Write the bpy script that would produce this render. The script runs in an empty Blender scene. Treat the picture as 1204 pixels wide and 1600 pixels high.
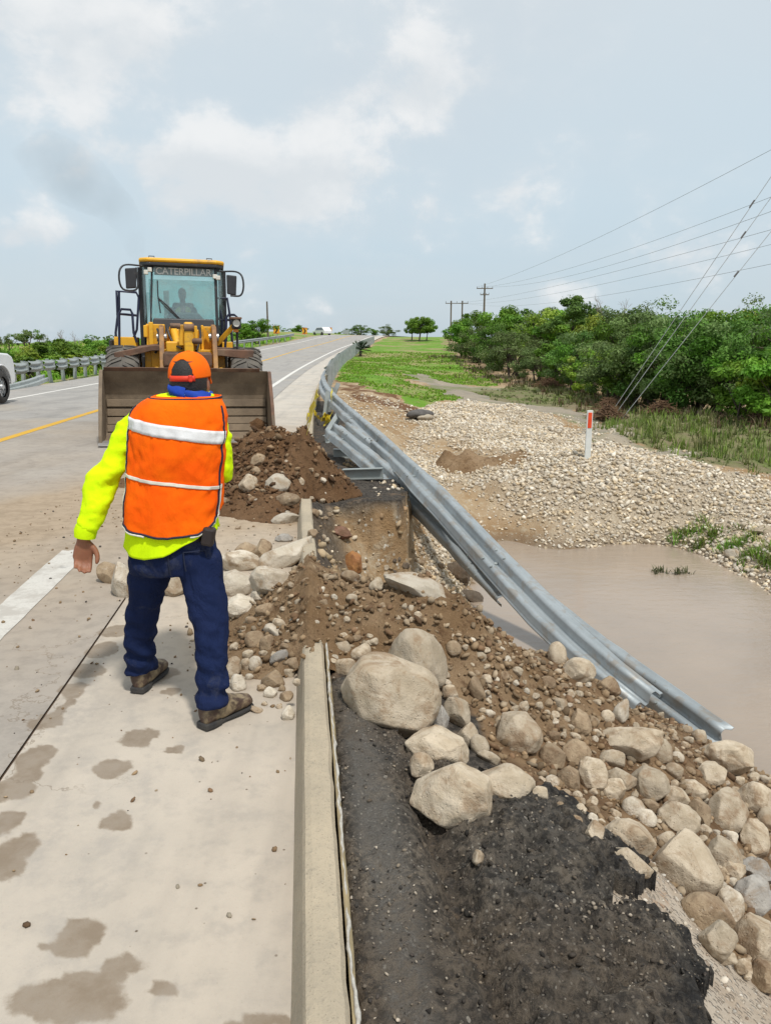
import bpy, bmesh, math, random
import numpy as np
from mathutils import Vector, Matrix, Quaternion
R = math.radians
random.seed(7)
rng = np.random.default_rng(11)
sc = bpy.context.scene
COL = sc.collection

# ------------------------------------------------------------------ camera
PITCH = 12.45
CAMH = 1.70
FPX = 1200.0
cam = bpy.data.objects.new('camera', bpy.data.cameras.new('camera'))
COL.objects.link(cam)
cam.location = (0, 0, CAMH)
cam.rotation_euler = (R(90 - PITCH), 0, 0)
cam.data.sensor_fit = 'VERTICAL'
cam.data.sensor_height = 24
cam.data.lens = 24 * FPX / 1600
cam.data.clip_start = 0.05
cam.data.clip_end = 3000
sc.camera = cam
sc.cycles.use_denoising = True
sc.cycles.max_bounces = 8
sc.cycles.transparent_max_bounces = 12
sc.cycles.caustics_reflective = False
sc.cycles.caustics_refractive = False

# ------------------------------------------------------------------ light
SUN_EL, SUN_AZ = 62.0, 150.0          # azimuth clockwise from +Y (the view) seen from above
sun_dir = Vector((math.sin(R(SUN_AZ)) * math.cos(R(SUN_EL)), math.cos(R(SUN_AZ)) * math.cos(R(SUN_EL)), math.sin(R(SUN_EL))))
sl = bpy.data.lights.new('sun', 'SUN')
sl.energy = 3.1
sl.angle = R(5)
sl.color = (1.0, 0.96, 0.89)
so = bpy.data.objects.new('sun', sl)
COL.objects.link(so)
so.rotation_euler = (-sun_dir).to_track_quat('-Z', 'Y').to_euler()
so.location = (0, 0, 40)

vs = sc.view_settings
sc.display_settings.display_device = 'sRGB'
vs.view_transform = 'Standard'
vs.look = 'None'
vs.exposure = 0.03
vs.gamma = 1
vs.use_curve_mapping = False

CP, SP = math.cos(R(PITCH)), math.sin(R(PITCH))
FWD = Vector((0, CP, -SP)); UP = Vector((0, SP, CP)); RT = Vector((1, 0, 0))

def ray(px, py):                      # direction through a point of the photograph, measured while surveying the place
    return FWD + RT * ((px - 602) / FPX) - UP * ((py - 800) / FPX)
def atY(px, py, Y):
    d = ray(px, py); t = Y / d.y
    return Vector((d.x * t, Y, CAMH + d.z * t))
def atZ(px, py, z=0.0):
    d = ray(px, py); t = (z - CAMH) / d.z
    return Vector((d.x * t, d.y * t, z))

# ------------------------------------------------------------------ world
W = bpy.data.worlds.new('World'); sc.world = W; W.use_nodes = True
def build_world():
    nt = W.node_tree; N = nt.nodes; L = nt.links
    N.clear()
    def node(t, **k):
        n = N.new(t)
        for a, b in k.items(): setattr(n, a, b)
        return n
    def val(sock, v):
        if isinstance(v, bpy.types.NodeSocket): L.new(v, sock)
        else: sock.default_value = v
    def math_(op, a, b=0.0, c=0.0, clamp=False):
        n = node('ShaderNodeMath', operation=op, use_clamp=clamp)
        val(n.inputs[0], a); val(n.inputs[1], b); val(n.inputs[2], c)
        return n.outputs[0]
    def vmath(op, a, b=(0, 0, 0)):
        n = node('ShaderNodeVectorMath', operation=op)
        val(n.inputs[0], a); val(n.inputs[1], b)
        return n.outputs['Value'] if op in ('LENGTH', 'DOT_PRODUCT', 'DISTANCE') else n.outputs['Vector']
    def smooth(x, a, b, lo=0.0, hi=1.0):
        n = node('ShaderNodeMapRange', interpolation_type='SMOOTHSTEP')
        val(n.inputs[0], x); n.inputs[1].default_value = a; n.inputs[2].default_value = b
        n.inputs[3].default_value = lo; n.inputs[4].default_value = hi
        return n.outputs[0]
    def noise(vec, scale, detail, rough=0.55, dist=0.0):
        n = node('ShaderNodeTexNoise', noise_dimensions='3D')
        val(n.inputs['Vector'], vec); n.inputs['Scale'].default_value = scale
        n.inputs['Detail'].default_value = detail; n.inputs['Roughness'].default_value = rough
        n.inputs['Distortion'].default_value = dist
        return n.outputs[0]
    def mix(f, a, b):
        n = node('ShaderNodeMix', data_type='RGBA')
        val(n.inputs[0], f); val(n.inputs[6], a); val(n.inputs[7], b)
        return n.outputs[2]
    sky = node('ShaderNodeTexSky', sky_type='NISHITA')
    sky.sun_disc = False
    sky.sun_elevation = R(SUN_EL); sky.sun_rotation = R(SUN_AZ)
    sky.altitude = 60; sky.air_density = 1.0; sky.dust_density = 1.6; sky.ozone_density = 1.2
    d = vmath('NORMALIZE', node('ShaderNodeTexCoord').outputs['Generated'])
    sep = node('ShaderNodeSeparateXYZ'); L.new(d, sep.inputs[0])
    # cloud deck: the direction carried up to a flat layer
    den = math_('ADD', math_('MAXIMUM', sep.outputs[2], 0.0), 0.22)
    comb = node('ShaderNodeCombineXYZ')
    L.new(math_('DIVIDE', sep.outputs[0], den), comb.inputs[0])
    L.new(math_('DIVIDE', sep.outputs[1], den), comb.inputs[1])
    veil = noise(comb.outputs[0], 0.75, 4, 0.5, 0.3)
    wv = noise(vmath('MULTIPLY', d, (1, 1, 1.5)), 7.0, 7, 0.58, 0.15)
    fine = noise(vmath('ADD', vmath('MULTIPLY', d, (1, 1, 1.4)), (3, 1, 5)), 16.0, 5, 0.6, 0.1)
    blobs = None
    def blob(px, py, rx, ry, amp):
        c = ray(px, py).normalized()
        n = vmath('LENGTH', vmath('MULTIPLY', vmath('SUBTRACT', d, tuple(c)), (FPX / rx, FPX / rx, FPX / ry)))
        return smooth(n, 0.0, 1.25, amp, 0.0)
    # cumulus heaps
    heaps = [(400, 268, 175, 82, .62), (335, 235, 80, 70, .40), (690, 95, 120, 85, .36), (495, 360, 80, 60, .30), (655, 325, 60, 60, .34), (40, 358, 120, 45, .50),
             (160, 210, 190, 90, .30), (220, 40, 220, 90, .36), (265, 330, 70, 45, .28), (470, 185, 60, 40, .30), (855, 462, 60, 26, .22), (1060, 395, 130, 60, .30), (600, 180, 190, 110, .24), (560, 260, 120, 60, .22), (100, 90, 140, 80, .26), (800, 300, 220, 120, .14),
             (505, 480, 26, 26, .25), (385, 392, 46, 26, .25)]
    lum = None
    for i, h in enumerate(heaps):
        b = blob(*h)
        blobs = b if blobs is None else math_('ADD', blobs, b)
        if i in (0, 1, 2, 5, 6, 7):
            c = ray(h[0], h[1]).normalized()
            g = math_('MULTIPLY', b, math_('MULTIPLY', math_('SUBTRACT', sep.outputs[2], c.z + .006), FPX / h[3] * 1.6))
            lum = g if lum is None else math_('ADD', lum, g)
    body = math_('ADD', math_('MULTIPLY', math_('SUBTRACT', wv, 0.5), 1.5), math_('MULTIPLY', math_('SUBTRACT', fine, 0.5), 0.75))
    dens = math_('ADD', body, blobs)
    cm = math_('ADD', math_('MULTIPLY', smooth(dens, 0.18, 0.50), 0.62), math_('MULTIPLY', smooth(dens, -0.05, 0.65), 0.38))
    sh = noise(vmath('ADD', vmath('MULTIPLY', d, (1, 1, 1.5)), (0.02, 0, -0.045)), 7.0, 6, 0.58, 0.15)
    light = smooth(math_('ADD', math_('MULTIPLY', math_('SUBTRACT', wv, sh), 1.6), math_('MULTIPLY', lum, 1.3)), -0.38, 0.42)
    cloud = mix(light, (6.9, 7.3, 7.6, 1), (8.5, 8.6, 8.65, 1))
    base = mix(smooth(sep.outputs[2], 0.0, 0.20), (5.5, 6.7, 7.6, 1), (6.4, 7.55, 8.2, 1))
    base = mix(smooth(sep.outputs[2], 0.12, 0.50), base, (7.7, 8.35, 8.6, 1))
    base = mix(smooth(veil, 0.36, 0.64, 0.0, 0.35), base, (6.9, 7.3, 7.6, 1))
    base = mix(0.18, base, sky.outputs[0])
    colr = mix(math_('MULTIPLY', cm, 0.90), base, cloud)
    bg = node('ShaderNodeBackground'); L.new(colr, bg.inputs[0]); bg.inputs[1].default_value = 0.102
    out = node('ShaderNodeOutputWorld'); L.new(bg.outputs[0], out.inputs[0])
build_world()

# ------------------------------------------------------------------ helpers
def put(o, parent=None):
    COL.objects.link(o)
    if parent is not None: o.parent = parent
    return o
def tag(o, label=None, cat=None, group=None, kind=None):
    if label: o['label'] = label
    if cat: o['category'] = cat
    if group: o['group'] = group
    if kind: o['kind'] = kind
    return o
def empty(name, loc=(0, 0, 0), rz=0.0, parent=None):
    o = bpy.data.objects.new(name, None); o.empty_display_size = 0.1
    o.location = loc; o.rotation_euler = (0, 0, rz)
    return put(o, parent)
def copy_tree(o, parent=None):
    c = o.copy(); COL.objects.link(c); c.parent = parent
    for ch in [x for x in bpy.data.objects if x.parent is o]: copy_tree(ch, c)
    return c
def mesh_np(name, V, F, smooth=True):
    me = bpy.data.meshes.new(name)
    V = np.asarray(V, dtype=np.float32).reshape(-1, 3); F = np.asarray(F, dtype=np.int32)
    n, k = F.shape
    me.vertices.add(len(V)); me.vertices.foreach_set('co', V.ravel())
    me.loops.add(n * k); me.loops.foreach_set('vertex_index', F.ravel())
    me.polygons.add(n); me.polygons.foreach_set('loop_start', np.arange(0, n * k, k, dtype=np.int32))
    if smooth: me.polygons.foreach_set('use_smooth', np.ones(n, dtype=bool))
    me.update(calc_edges=True); me.validate()
    return me
def colattr(me, name, data):          # data n x 4 on points
    a = me.color_attributes.new(name, 'FLOAT_COLOR', 'POINT')
    a.data.foreach_set('color', np.asarray(data, dtype=np.float32).ravel())

class MB:
    """collects shapes and links them as one mesh object"""
    def __init__(s): s.v = []; s.f = []; s.sm = []
    def add(s, vs_, fs, smooth=False):
        o = len(s.v); s.v += [tuple(v) for v in vs_]
        for f in fs: s.f.append([i + o for i in f]); s.sm.append(smooth)
        return s
    def box(s, c, d, rot=None, taper=None):
        c = Vector(c); M = rot if rot is not None else Matrix.Identity(3)
        vs_ = []
        for z in (-.5, .5):
            k = taper if (taper and z > 0) else 1
            for x, y in ((-.5, -.5), (.5, -.5), (.5, .5), (-.5, .5)):
                vs_.append(c + M @ Vector((x * d[0] * k, y * d[1] * k, z * d[2])))
        return s.add(vs_, [(3, 2, 1, 0), (4, 5, 6, 7), (0, 1, 5, 4), (1, 2, 6, 5), (2, 3, 7, 6), (3, 0, 4, 7)])
    def bar(s, a, b, w, h, up=(0, 0, 1)):
        a = Vector(a); b = Vector(b); d = (b - a); l = d.length; d.normalize()
        u = Vector(up); x = d.cross(u)
        if x.length < 1e-4: x = d.cross(Vector((1, 0, 0)))
        x.normalize(); z = x.cross(d)
        M = Matrix((x, d, z)).transposed()
        return s.box((a + b) / 2, (w, l, h), M)
    def tube(s, pts, r, n=8, cap=True, smooth=True):
        pts = [Vector(p) for p in pts]; rs = r if isinstance(r, (list, tuple)) else [r] * len(pts)
        rings = []; prev = None
        for i, p in enumerate(pts):
            t = (pts[min(i + 1, len(pts) - 1)] - pts[max(i - 1, 0)])
            t = t.normalized() if t.length > 1e-9 else Vector((0, 0, 1))
            if prev is None:
                u = Vector((0, 0, 1)) if abs(t.z) < .9 else Vector((1, 0, 0))
                x = t.cross(u).normalized()
            else:
                x = prev - t * prev.dot(t)
                x = x.normalized() if x.length > 1e-6 else t.orthogonal().normalized()
            prev = x; y = t.cross(x)
            rings.append([p + (x * math.cos(2 * math.pi * k / n) + y * math.sin(2 * math.pi * k / n)) * rs[i] for k in range(n)])
        return s.loft(rings, cap, smooth)
    def loft(s, rings, cap=True, smooth=True):
        n = len(rings[0]); vs_ = [v for rg in rings for v in rg]; fs = []
        for i in range(len(rings) - 1):
            for k in range(n):
                a = i * n + k; b = i * n + (k + 1) % n
                fs.append((a, b, b + n, a + n))
        s.add(vs_, fs, smooth)
        if cap:
            s.add(rings[0], [tuple(reversed(range(n)))]); s.add(rings[-1], [tuple(range(n))])
        return s
    def cyl(s, a, b, r, n=20, r2=None):
        return s.tube([a, b], [r, r if r2 is None else r2], n)
    def prism(s, poly, axis, a, b):
        """poly of 2D points extruded along axis 0/1/2 from a to b"""
        def pt(p, t):
            return {0: (t, p[0], p[1]), 1: (p[0], t, p[1]), 2: (p[0], p[1], t)}[axis]
        n = len(poly); vs_ = [pt(p, a) for p in poly] + [pt(p, b) for p in poly]
        fs = [tuple(reversed(range(n))), tuple(range(n, 2 * n))] + [(k, (k + 1) % n, (k + 1) % n + n, k + n) for k in range(n)]
        return s.add(vs_, fs)
    def grid(s, rows, smooth=True):
        n = len(rows[0]); return s.add([v for r_ in rows for v in r_], [(i * n + k, i * n + k + 1, (i + 1) * n + k + 1, (i + 1) * n + k) for i in range(len(rows) - 1) for k in range(n - 1)], smooth)
    def quad(s, a, b, c, d): return s.add([a, b, c, d], [(0, 1, 2, 3)])
    def build(s, name, mat, parent=None, bevel=0.0, seg=2, solid=0.0, fix=True):
        me = bpy.data.meshes.new(name); me.from_pydata(s.v, [], s.f)
        me.polygons.foreach_set('use_smooth', s.sm)
        if fix:
            bm = bmesh.new(); bm.from_mesh(me); bmesh.ops.recalc_face_normals(bm, faces=bm.faces); bm.to_mesh(me); bm.free()
        me.materials.append(mat); me.update()
        o = bpy.data.objects.new(name, me); put(o, parent)
        if solid:
            m = o.modifiers.new('solid', 'SOLIDIFY'); m.thickness = solid; m.offset = 0
        if bevel:
            m = o.modifiers.new('bevel', 'BEVEL'); m.width = bevel; m.segments = seg; m.limit_method = 'ANGLE'; m.angle_limit = R(40)
        return o

# numpy value noise
def _h(i, j, k, s):
    n = (i * 374761393 + j * 668265263 + k * 1274126177 + s * 974634533) & 0xffffffff
    n = ((n ^ (n >> 13)) * 1274126177) & 0xffffffff
    return ((n ^ (n >> 16)) & 0xffff) / 65535.0
def vnoise(x, y, z=0.0, s=0):
    x, y, z = np.broadcast_arrays(np.asarray(x, float), np.asarray(y, float), np.asarray(z, float))
    i = np.floor(x).astype(np.int64); j = np.floor(y).astype(np.int64); k = np.floor(z).astype(np.int64)
    u = x - i; v = y - j; w = z - k
    u = u * u * (3 - 2 * u); v = v * v * (3 - 2 * v); w = w * w * (3 - 2 * w)
    r = 0
    for a in (0, 1):
        for b in (0, 1):
            for c in (0, 1):
                r = r + _h(i + a, j + b, k + c, s) * (u if a else 1 - u) * (v if b else 1 - v) * (w if c else 1 - w)
    return r
def fbm(x, y, z=0.0, s=0, o=4, g=0.5):
    t = 0; a = 1; n = 0; f = 1.0
    for q in range(o):
        t = t + a * (vnoise(np.asarray(x) * f, np.asarray(y) * f, np.asarray(z) * f, s + q * 17) - .5); n += a; a *= g; f *= 2.03
    return t / n                       # about -.5 .. .5
def sst(x, a, b):
    t = np.clip((np.asarray(x, float) - a) / (b - a), 0, 1); return t * t * (3 - 2 * t)
def in_poly(x, y, P):
    x = np.asarray(x, float); y = np.asarray(y, float); r = np.zeros(x.shape, bool); n = len(P)
    for i in range(n):
        x1, y1 = P[i][0], P[i][1]; x2, y2 = P[(i + 1) % n][0], P[(i + 1) % n][1]
        if y1 == y2: continue
        c = ((y1 > y) != (y2 > y)) & (x < (x2 - x1) * (y - y1) / (y2 - y1) + x1)
        r ^= c
    return r

# ------------------------------------------------------------------ materials
class NT:
    def __init__(s, name):
        s.m = bpy.data.materials.new(name); s.m.use_nodes = True
        s.t = s.m.node_tree; s.N = s.t.nodes; s.L = s.t.links
        s.b = s.N['Principled BSDF']
    def new(s, t, **k):
        n = s.N.new(t)
        for a, b in k.items(): setattr(n, a, b)
        return n
    def set(s, sock, v):
        if isinstance(v, bpy.types.NodeSocket): s.L.new(v, sock)
        elif isinstance(v, (tuple, list)) and len(v) == 3 and sock.type == 'RGBA': sock.default_value = (*v, 1)
        else: sock.default_value = v
    def coord(s, kind='Object'): return s.new('ShaderNodeTexCoord').outputs[kind]
    def world(s): return s.new('ShaderNodeNewGeometry').outputs['Position']
    def mapv(s, v, scale): 
        n = s.new('ShaderNodeMapping'); s.L.new(v, n.inputs[0]); n.inputs['Scale'].default_value = scale; return n.outputs[0]
    def noise(s, v, scale, detail=4, rough=.55, dist=0, out=0):
        n = s.new('ShaderNodeTexNoise'); s.L.new(v, n.inputs['Vector']); n.inputs['Scale'].default_value = scale
        n.inputs['Detail'].default_value = detail; n.inputs['Roughness'].default_value = rough; n.inputs['Distortion'].default_value = dist
        return n.outputs[out]
    def vor(s, v, scale, feature='F1', out='Distance', rand=1.0):
        n = s.new('ShaderNodeTexVoronoi', feature=feature); s.L.new(v, n.inputs['Vector']); n.inputs['Scale'].default_value = scale
        n.inputs['Randomness'].default_value = rand
        return n.outputs[out]
    def ramp(s, x, a, b, lo=0., hi=1.):
        n = s.new('ShaderNodeMapRange', interpolation_type='SMOOTHSTEP'); s.set(n.inputs[0], x)
        n.inputs[1].default_value = a; n.inputs[2].default_value = b; n.inputs[3].default_value = lo; n.inputs[4].default_value = hi
        return n.outputs[0]
    def mix(s, f, a, b, mode='MIX'):
        n = s.new('ShaderNodeMix', data_type='RGBA', blend_type=mode); s.set(n.inputs[0], f); s.set(n.inputs[6], a); s.set(n.inputs[7], b)
        return n.outputs[2]
    def math(s, op, a, b=0., clamp=False):
        n = s.new('ShaderNodeMath', operation=op, use_clamp=clamp); s.set(n.inputs[0], a); s.set(n.inputs[1], b); return n.outputs[0]
    def attr(s, name):
        n = s.new('ShaderNodeAttribute'); n.attribute_name = name; return n
    def sep(s, c):
        n = s.new('ShaderNodeSeparateColor'); s.L.new(c, n.inputs[0]); return n.outputs
    def bump(s, h, strength=.5, dist=.01, normal=None):
        n = s.new('ShaderNodeBump'); s.set(n.inputs['Height'], h); n.inputs['Strength'].default_value = strength; n.inputs['Distance'].default_value = dist
        if normal is not None: s.L.new(normal, n.inputs['Normal'])
        return n.outputs[0]
    def out(s, color=None, rough=None, normal=None, metal=None, spec=None):
        if color is not None: s.set(s.b.inputs['Base Color'], color)
        if rough is not None: s.set(s.b.inputs['Roughness'], rough)
        if normal is not None: s.set(s.b.inputs['Normal'], normal)
        if metal is not None: s.set(s.b.inputs['Metallic'], metal)
        if spec is not None: s.b.inputs['Specular IOR Level'].default_value = spec
        return s.m

def plain(name, c1, c2=None, scale=6., rough=.6, bump=0., bscale=40., metal=0., rvar=0., dirt=None, dscale=3., damt=.5, spec=.5):
    t = NT(name); v = t.coord('Object')
    c2 = c2 or tuple(min(1, x * .75) for x in c1)
    n = t.noise(v, scale, 5, .6)
    col = t.mix(t.ramp(n, .3, .7), c1, c2)
    if dirt:
        dn = t.noise(v, dscale, 6, .65, .4)
        col = t.mix(t.ramp(dn, .62 - damt * .4, .75 - damt * .2, 0, min(1, damt + .3)), col, dirt)
    nr = None
    if bump: nr = t.bump(t.noise(v, bscale, 5, .6), bump, .01)
    return t.out(col, t.ramp(n, .25, .75, rough - rvar, rough + rvar) if rvar else rough, nr, metal, spec)
# ------------------------------------------------------------------ the lie of the land
KY = np.array([-8, 0, 1.5, 3.13, 5.33, 7.15, 11.8, 22.8, 32.6, 42, 58, 75, 95, 125, 160, 220, 330.])
KX = np.array([.76, -.07, -.225, -.396, -.63, -.84, -1.27, -2.18, -2.74, -3.06, -3.24, -2.98, -2.1, -.1, 3.6, 15, 50.])
KZ = np.array([0, 0, 0, 0, 0, 0, 0, 0, .04, .18, .49, .95, 1.54, 2.64, 2.9, 2.6, 2.0])
def hermite(X, Y, x):
    X = np.asarray(X, float); Y = np.asarray(Y, float); x = np.clip(np.asarray(x, float), X[0], X[-1])
    m = np.gradient(Y, X); i = np.clip(np.searchsorted(X, x) - 1, 0, len(X) - 2)
    h = X[i + 1] - X[i]; t = (x - X[i]) / h
    return (2*t**3-3*t**2+1)*Y[i] + (t**3-2*t**2+t)*h*m[i] + (-2*t**3+3*t**2)*Y[i+1] + (t**3-t**2)*h*m[i+1]
def kx(y): return hermite(KY, KX, y)
def kz(y): return hermite(KY, KZ, y)
BANK = 0.02
LEFT_EDGE = 10.1
KERB_H = 0.14
def road_z(x, y): return kz(y) + BANK * (kx(y) - np.asarray(x))
def rp(off, y, dz=0.0):               # a point of the road, measured left from the kerb
    x = float(kx(y)) - off
    return Vector((x, y, float(kz(y)) + BANK * off + dz))
WATER_Z = -1.70

ctrl = []
def c_at(px, py, z): p = atZ(px, py, z); ctrl.append(tuple(p))
def c_Y(px, py, Y): ctrl.append(tuple(atY(px, py, Y)))
def c_w(x, y, z): ctrl.append((x, y, z))
for y in (0.2, 1.2, 2, 2.8, 3.6, 4.4): c_w(float(kx(y)) + .3, y, -.02)
for y in (8.9, 10, 12, 14, 17, 20, 24, 28, 33, 42, 58, 75, 95, 125, 160, 220): c_w(float(kx(y)) + .3, y, float(kz(y)) - .07); c_w(float(kx(y)) - 2, y, float(kz(y)) - .1)
for y in (0, 2, 5, 8): c_w(float(kx(y)) - 2, y, -.1)
for y in (5.2, 6, 7, 8): c_w(float(kx(y)) + .25, y, -.15)
# asphalt shelf beside the kerb
for a in ((800, 1590, -.05), (1000, 1590, -.10), (800, 1420, -.06), (960, 1450, -.12), (860, 1290, -.12), (700, 1240, -.06), (600, 1180, -.05), (640, 1100, -.08),
          (1060, 1560, -.2), (1000, 1390, -.26), (905, 1300, -.25)): c_at(*a)
# spoil and boulders running down to the water
for a in ((760, 1180, -.12), (560, 1050, .0), (560, 960, .06), (640, 975, .02), (690, 1000, -.04), (700, 1080, -.1), (790, 1110, -.2), (820, 1030, -.32), (870, 1030, -.55), (880, 1180, -.38), (930, 1250, -.45),
          (1010, 1290, -.52), (1100, 1330, -.66), (1150, 1430, -.62), (1190, 1540, -.58), (1000, 1120, -.78), (950, 1062, -1.0), (1050, 1130, -1.1), (1110, 1165, -1.35),
          (1190, 1215, -1.5), (1200, 1330, -1.05), (1300, 1330, -1.5), (1300, 1500, -1.0), (1500, 1400, -1.75), (1400, 1250, -1.9), (1600, 1600, -1.7)): c_at(*a)
c_w(2.6, 1.0, -.7); c_w(5, 1.0, -1.6); c_w(1.4, .3, -.15); c_w(3.0, -3, -.9); c_w(1.2, -4, -.1)
# the hole behind the spoil and the bed of the pool
c_w(.1, 6.2, -1.2); c_w(.6, 6.6, -1.55); c_w(-.1, 7.4, -1.25); c_w(.5, 7.9, -1.4); c_w(1.6, 7.0, -1.95); c_w(.9, 5.6, -1.2); c_w(1.6, 5.6, -1.5); c_w(2.4, 6.3, -1.95)
c_w(3.0, 8.5, -2.2); c_w(4.5, 10, -2.2); c_w(5, 7, -2.2); c_w(8, 8, -2.2); c_w(12, 6, -2.2); c_w(9, 3, -2.1); c_w(14, 2, -2.2); c_w(30, 2, -2.0); c_w(20, 6, -2.0)
c_w(1.15, 9.5, -1.80); c_w(.95, 9.0, -1.66); c_w(1.15, 8.0, -1.92); c_w(1.5, 9.2, -2.0); c_w(1.27, 10.9, -1.70); c_w(1.7, 10.6, -1.95); c_w(1.6, 12.0, -1.72)
for a in ((660, 850, 10.3), (640, 800, 11.0), (700, 780, 12.6), (640, 760, 12.4), (740, 820, 11.9), (600, 740, 13.0)): c_Y(*a)
for p in ((760, 848), (850, 858), (960, 850), (1040, 850), (1100, 870), (1150, 895), (1210, 930), (1320, 990)): c_at(*p, WATER_Z)
for a in ((600, 640, 23), (560, 612, 27), (680, 640, 26), (720, 652, 26), (780, 640, 27), (850, 652, 25), (916, 712, 15.8), (1000, 742, 14.5), (1204, 800, 12.5), (900, 790, 13.6), (1050, 800, 13.2), (800, 740, 15.5),
          (720, 720, 17.5), (650, 690, 19), (600, 690, 17.5), (560, 650, 18.5), (840, 690, 19), (780, 690, 19.5), (1100, 770, 13.6),
          (1000, 690, 20.5), (930, 650, 28), (1100, 705, 20), (1204, 742, 16.5), (1204, 670, 24), (1000, 640, 30), (850, 600, 45), (740, 570, 60), (700, 530, 110), (640, 590, 42), (560, 562, 68),
          (700, 560, 65), (640, 540, 95), (610, 541, 92), (700, 600, 42), (780, 602, 44), (800, 625, 33), (600, 575, 50), (660, 528, 118), (690, 585, 52)): c_Y(*a)
c_w(20, 30, -.8); c_w(40, 30, -.6); c_w(30, 14, -1.1); c_w(40, 60, -.2); c_w(80, 60, 0); c_w(80, 20, -.8); c_w(60, 120, 1.0); c_w(30, 130, 1.8); c_w(150, 100, .5); c_w(30, 250, 2.0); c_w(150, 300, 1.5); c_w(200, 20, 0)
C = np.array(ctrl)
def warp(x, y):
    q = np.maximum(np.asarray(y, float), -6) + 9.0
    return np.log(q) * 5.0, np.asarray(x, float) / q * 6.0
cu, cv = warp(C[:, 0], C[:, 1])
def _phi(r2): return np.sqrt(r2 + 0.03)
_A = _phi((cu[:, None] - cu[None]) ** 2 + (cv[:, None] - cv[None]) ** 2)
_w = np.linalg.solve(_A - 0.012 * np.eye(len(C)), C[:, 2])
def rbf(x, y):
    x = np.asarray(x, float); y = np.asarray(y, float); sh = x.shape
    u, v = warp(x.ravel(), y.ravel()); r = np.empty(len(u))
    for i in range(0, len(u), 20000):
        uu = u[i:i + 20000, None]; vv = v[i:i + 20000, None]
        r[i:i + 20000] = _phi((uu - cu) ** 2 + (vv - cv) ** 2) @ _w
    return r.reshape(sh)
# undercut shelf of old pavement behind the break
SHELF = [(-1.5, 8.55), (-.42, 8.45), (.10, 8.5), (.27, 8.65), (.28, 9.3), (.08, 10.4), (-.2, 12), (-.62, 14.5), (-1.1, 18), (-1.6, 21), (-2.6, 22), (-2.2, 12)]
def terrain(x, y):
    x = np.asarray(x, float); y = np.asarray(y, float)
    off = kx(y) - x
    z = rbf(x, y)
    near = 1 - sst(y, 30, 60)
    # cut wall and shelf: signed distance is approximated by probing jittered copies
    jx = x + fbm(x * 2.3, y * 2.3, s=5) * .28; jy = y + fbm(x * 2.1, y * 2.1, s=9) * .25
    m = np.zeros(x.shape)
    box = (x > -3.2) & (x < .6) & (y > 8) & (y < 22.5)
    if box.any():
        acc = np.zeros(box.sum())
        for dx, dy in ((0, 0), (.05, 0), (-.05, 0), (0, .05), (0, -.05)):
            acc += in_poly(jx[box] + dx, jy[box] + dy, SHELF)
        m[box] = acc / 5
    shelf_z = kz(y) - .08 + fbm(x * 3, y * 3, s=3) * .05
    z = np.where(m > 0, z * (1 - m) + np.maximum(z, shelf_z) * m, z)
    # just in front of the wall the floor is scoured
    sc_ = np.exp(-(((x - .0) / .75) ** 2 + ((y - 7.6) / .75) ** 2) ** 2) * (1 - m)
    z = z - .25 * sc_
    rough = .05 + .05 * sst(y, 6, 14)
    pool = sst(z, -1.7, -1.4)
    z = z + fbm(x * 1.3, y * 1.3, s=21, o=5) * (rough * 2.2) * near * sst(-off, .25, .9) * (.3 + .7 * pool)
    bank_ = sst(y, 12.5, 15) * (1 - sst(y, 24, 30)) * sst(-off, 2.2, 4) * sst(z, -1.5, -1.1)
    z = z + (fbm(x * .42, y * .42, s=33, o=3) * .75 + .06) * bank_
    z = z + fbm(x * .12, y * .12, s=31) * .35 * sst(y, 26, 60) * sst(-off, 2, 9)
    # under and left of the road
    rz = road_z(x, y)
    dl = off - LEFT_EDGE
    farl = sst(y, 50, 80)
    lz = kz(y) * (1 - .75 * sst(dl, 6, 40)) + BANK * np.minimum(off, LEFT_EDGE)
    left = lz - .06 - sst(dl, .3, 7) * (1.15 * (1 - farl) - .55 * farl) + fbm(x * .15, y * .15, s=41) * .6 * sst(dl, 3, 12)
    under = rz - .28
    z = np.where(off > LEFT_EDGE, left, np.where(off > -.02, np.minimum(under, z), z))
    # shallow strip right at the kerb keeps clear of it
    z = np.where((off <= 0) & (off > -.17), np.minimum(z, kz(y) - .04), z)
    return z

# ------------------------------------------------------------------ spoil heaps (height above whatever is below)
def base_z(x, y):
    x = np.asarray(x, float); y = np.asarray(y, float); off = kx(y) - x
    z = terrain(x, y)
    z = np.where((off > 0) & (off < LEFT_EDGE), road_z(x, y), z)
    kk = (off <= 0) & (off > -.15) & ~((y > 7.6) & (y < 8.4))
    return np.where(kk, kz(y) + KERB_H, z)
def gauss(x, y, cx, cy, rx, ry, h, a=0.0, p=1.0):
    c, s_ = math.cos(a), math.sin(a); dx = x - cx; dy = y - cy
    u = (c * dx + s_ * dy) / rx; v = (-s_ * dx + c * dy) / ry
    return h * np.exp(-(u * u + v * v) ** p)
def gp(px, py, rx, ry, h, a=0.0, z=0.0, p=1.0):
    q = atZ(px, py, z); return (q.x, q.y, rx, ry, h, a, p)
HEAP_A = [(-1.12, 9.0, .62, .52, .62, 0, 1.2), (-1.75, 9.25, .62, .4, .34, 0, 1.1), (-2.35, 9.2, .8, .5, .16, 0, 1), (-.72, 8.35, .34, .40, .36, .3, 1.2), (-1.35, 8.25, .6, .5, .20, 0, 1), (-2.0, 7.9, 1.1, .55, .05, 0, 1), (-1.05, 7.6, .35, .4, .12, 0, 1)]
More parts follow.
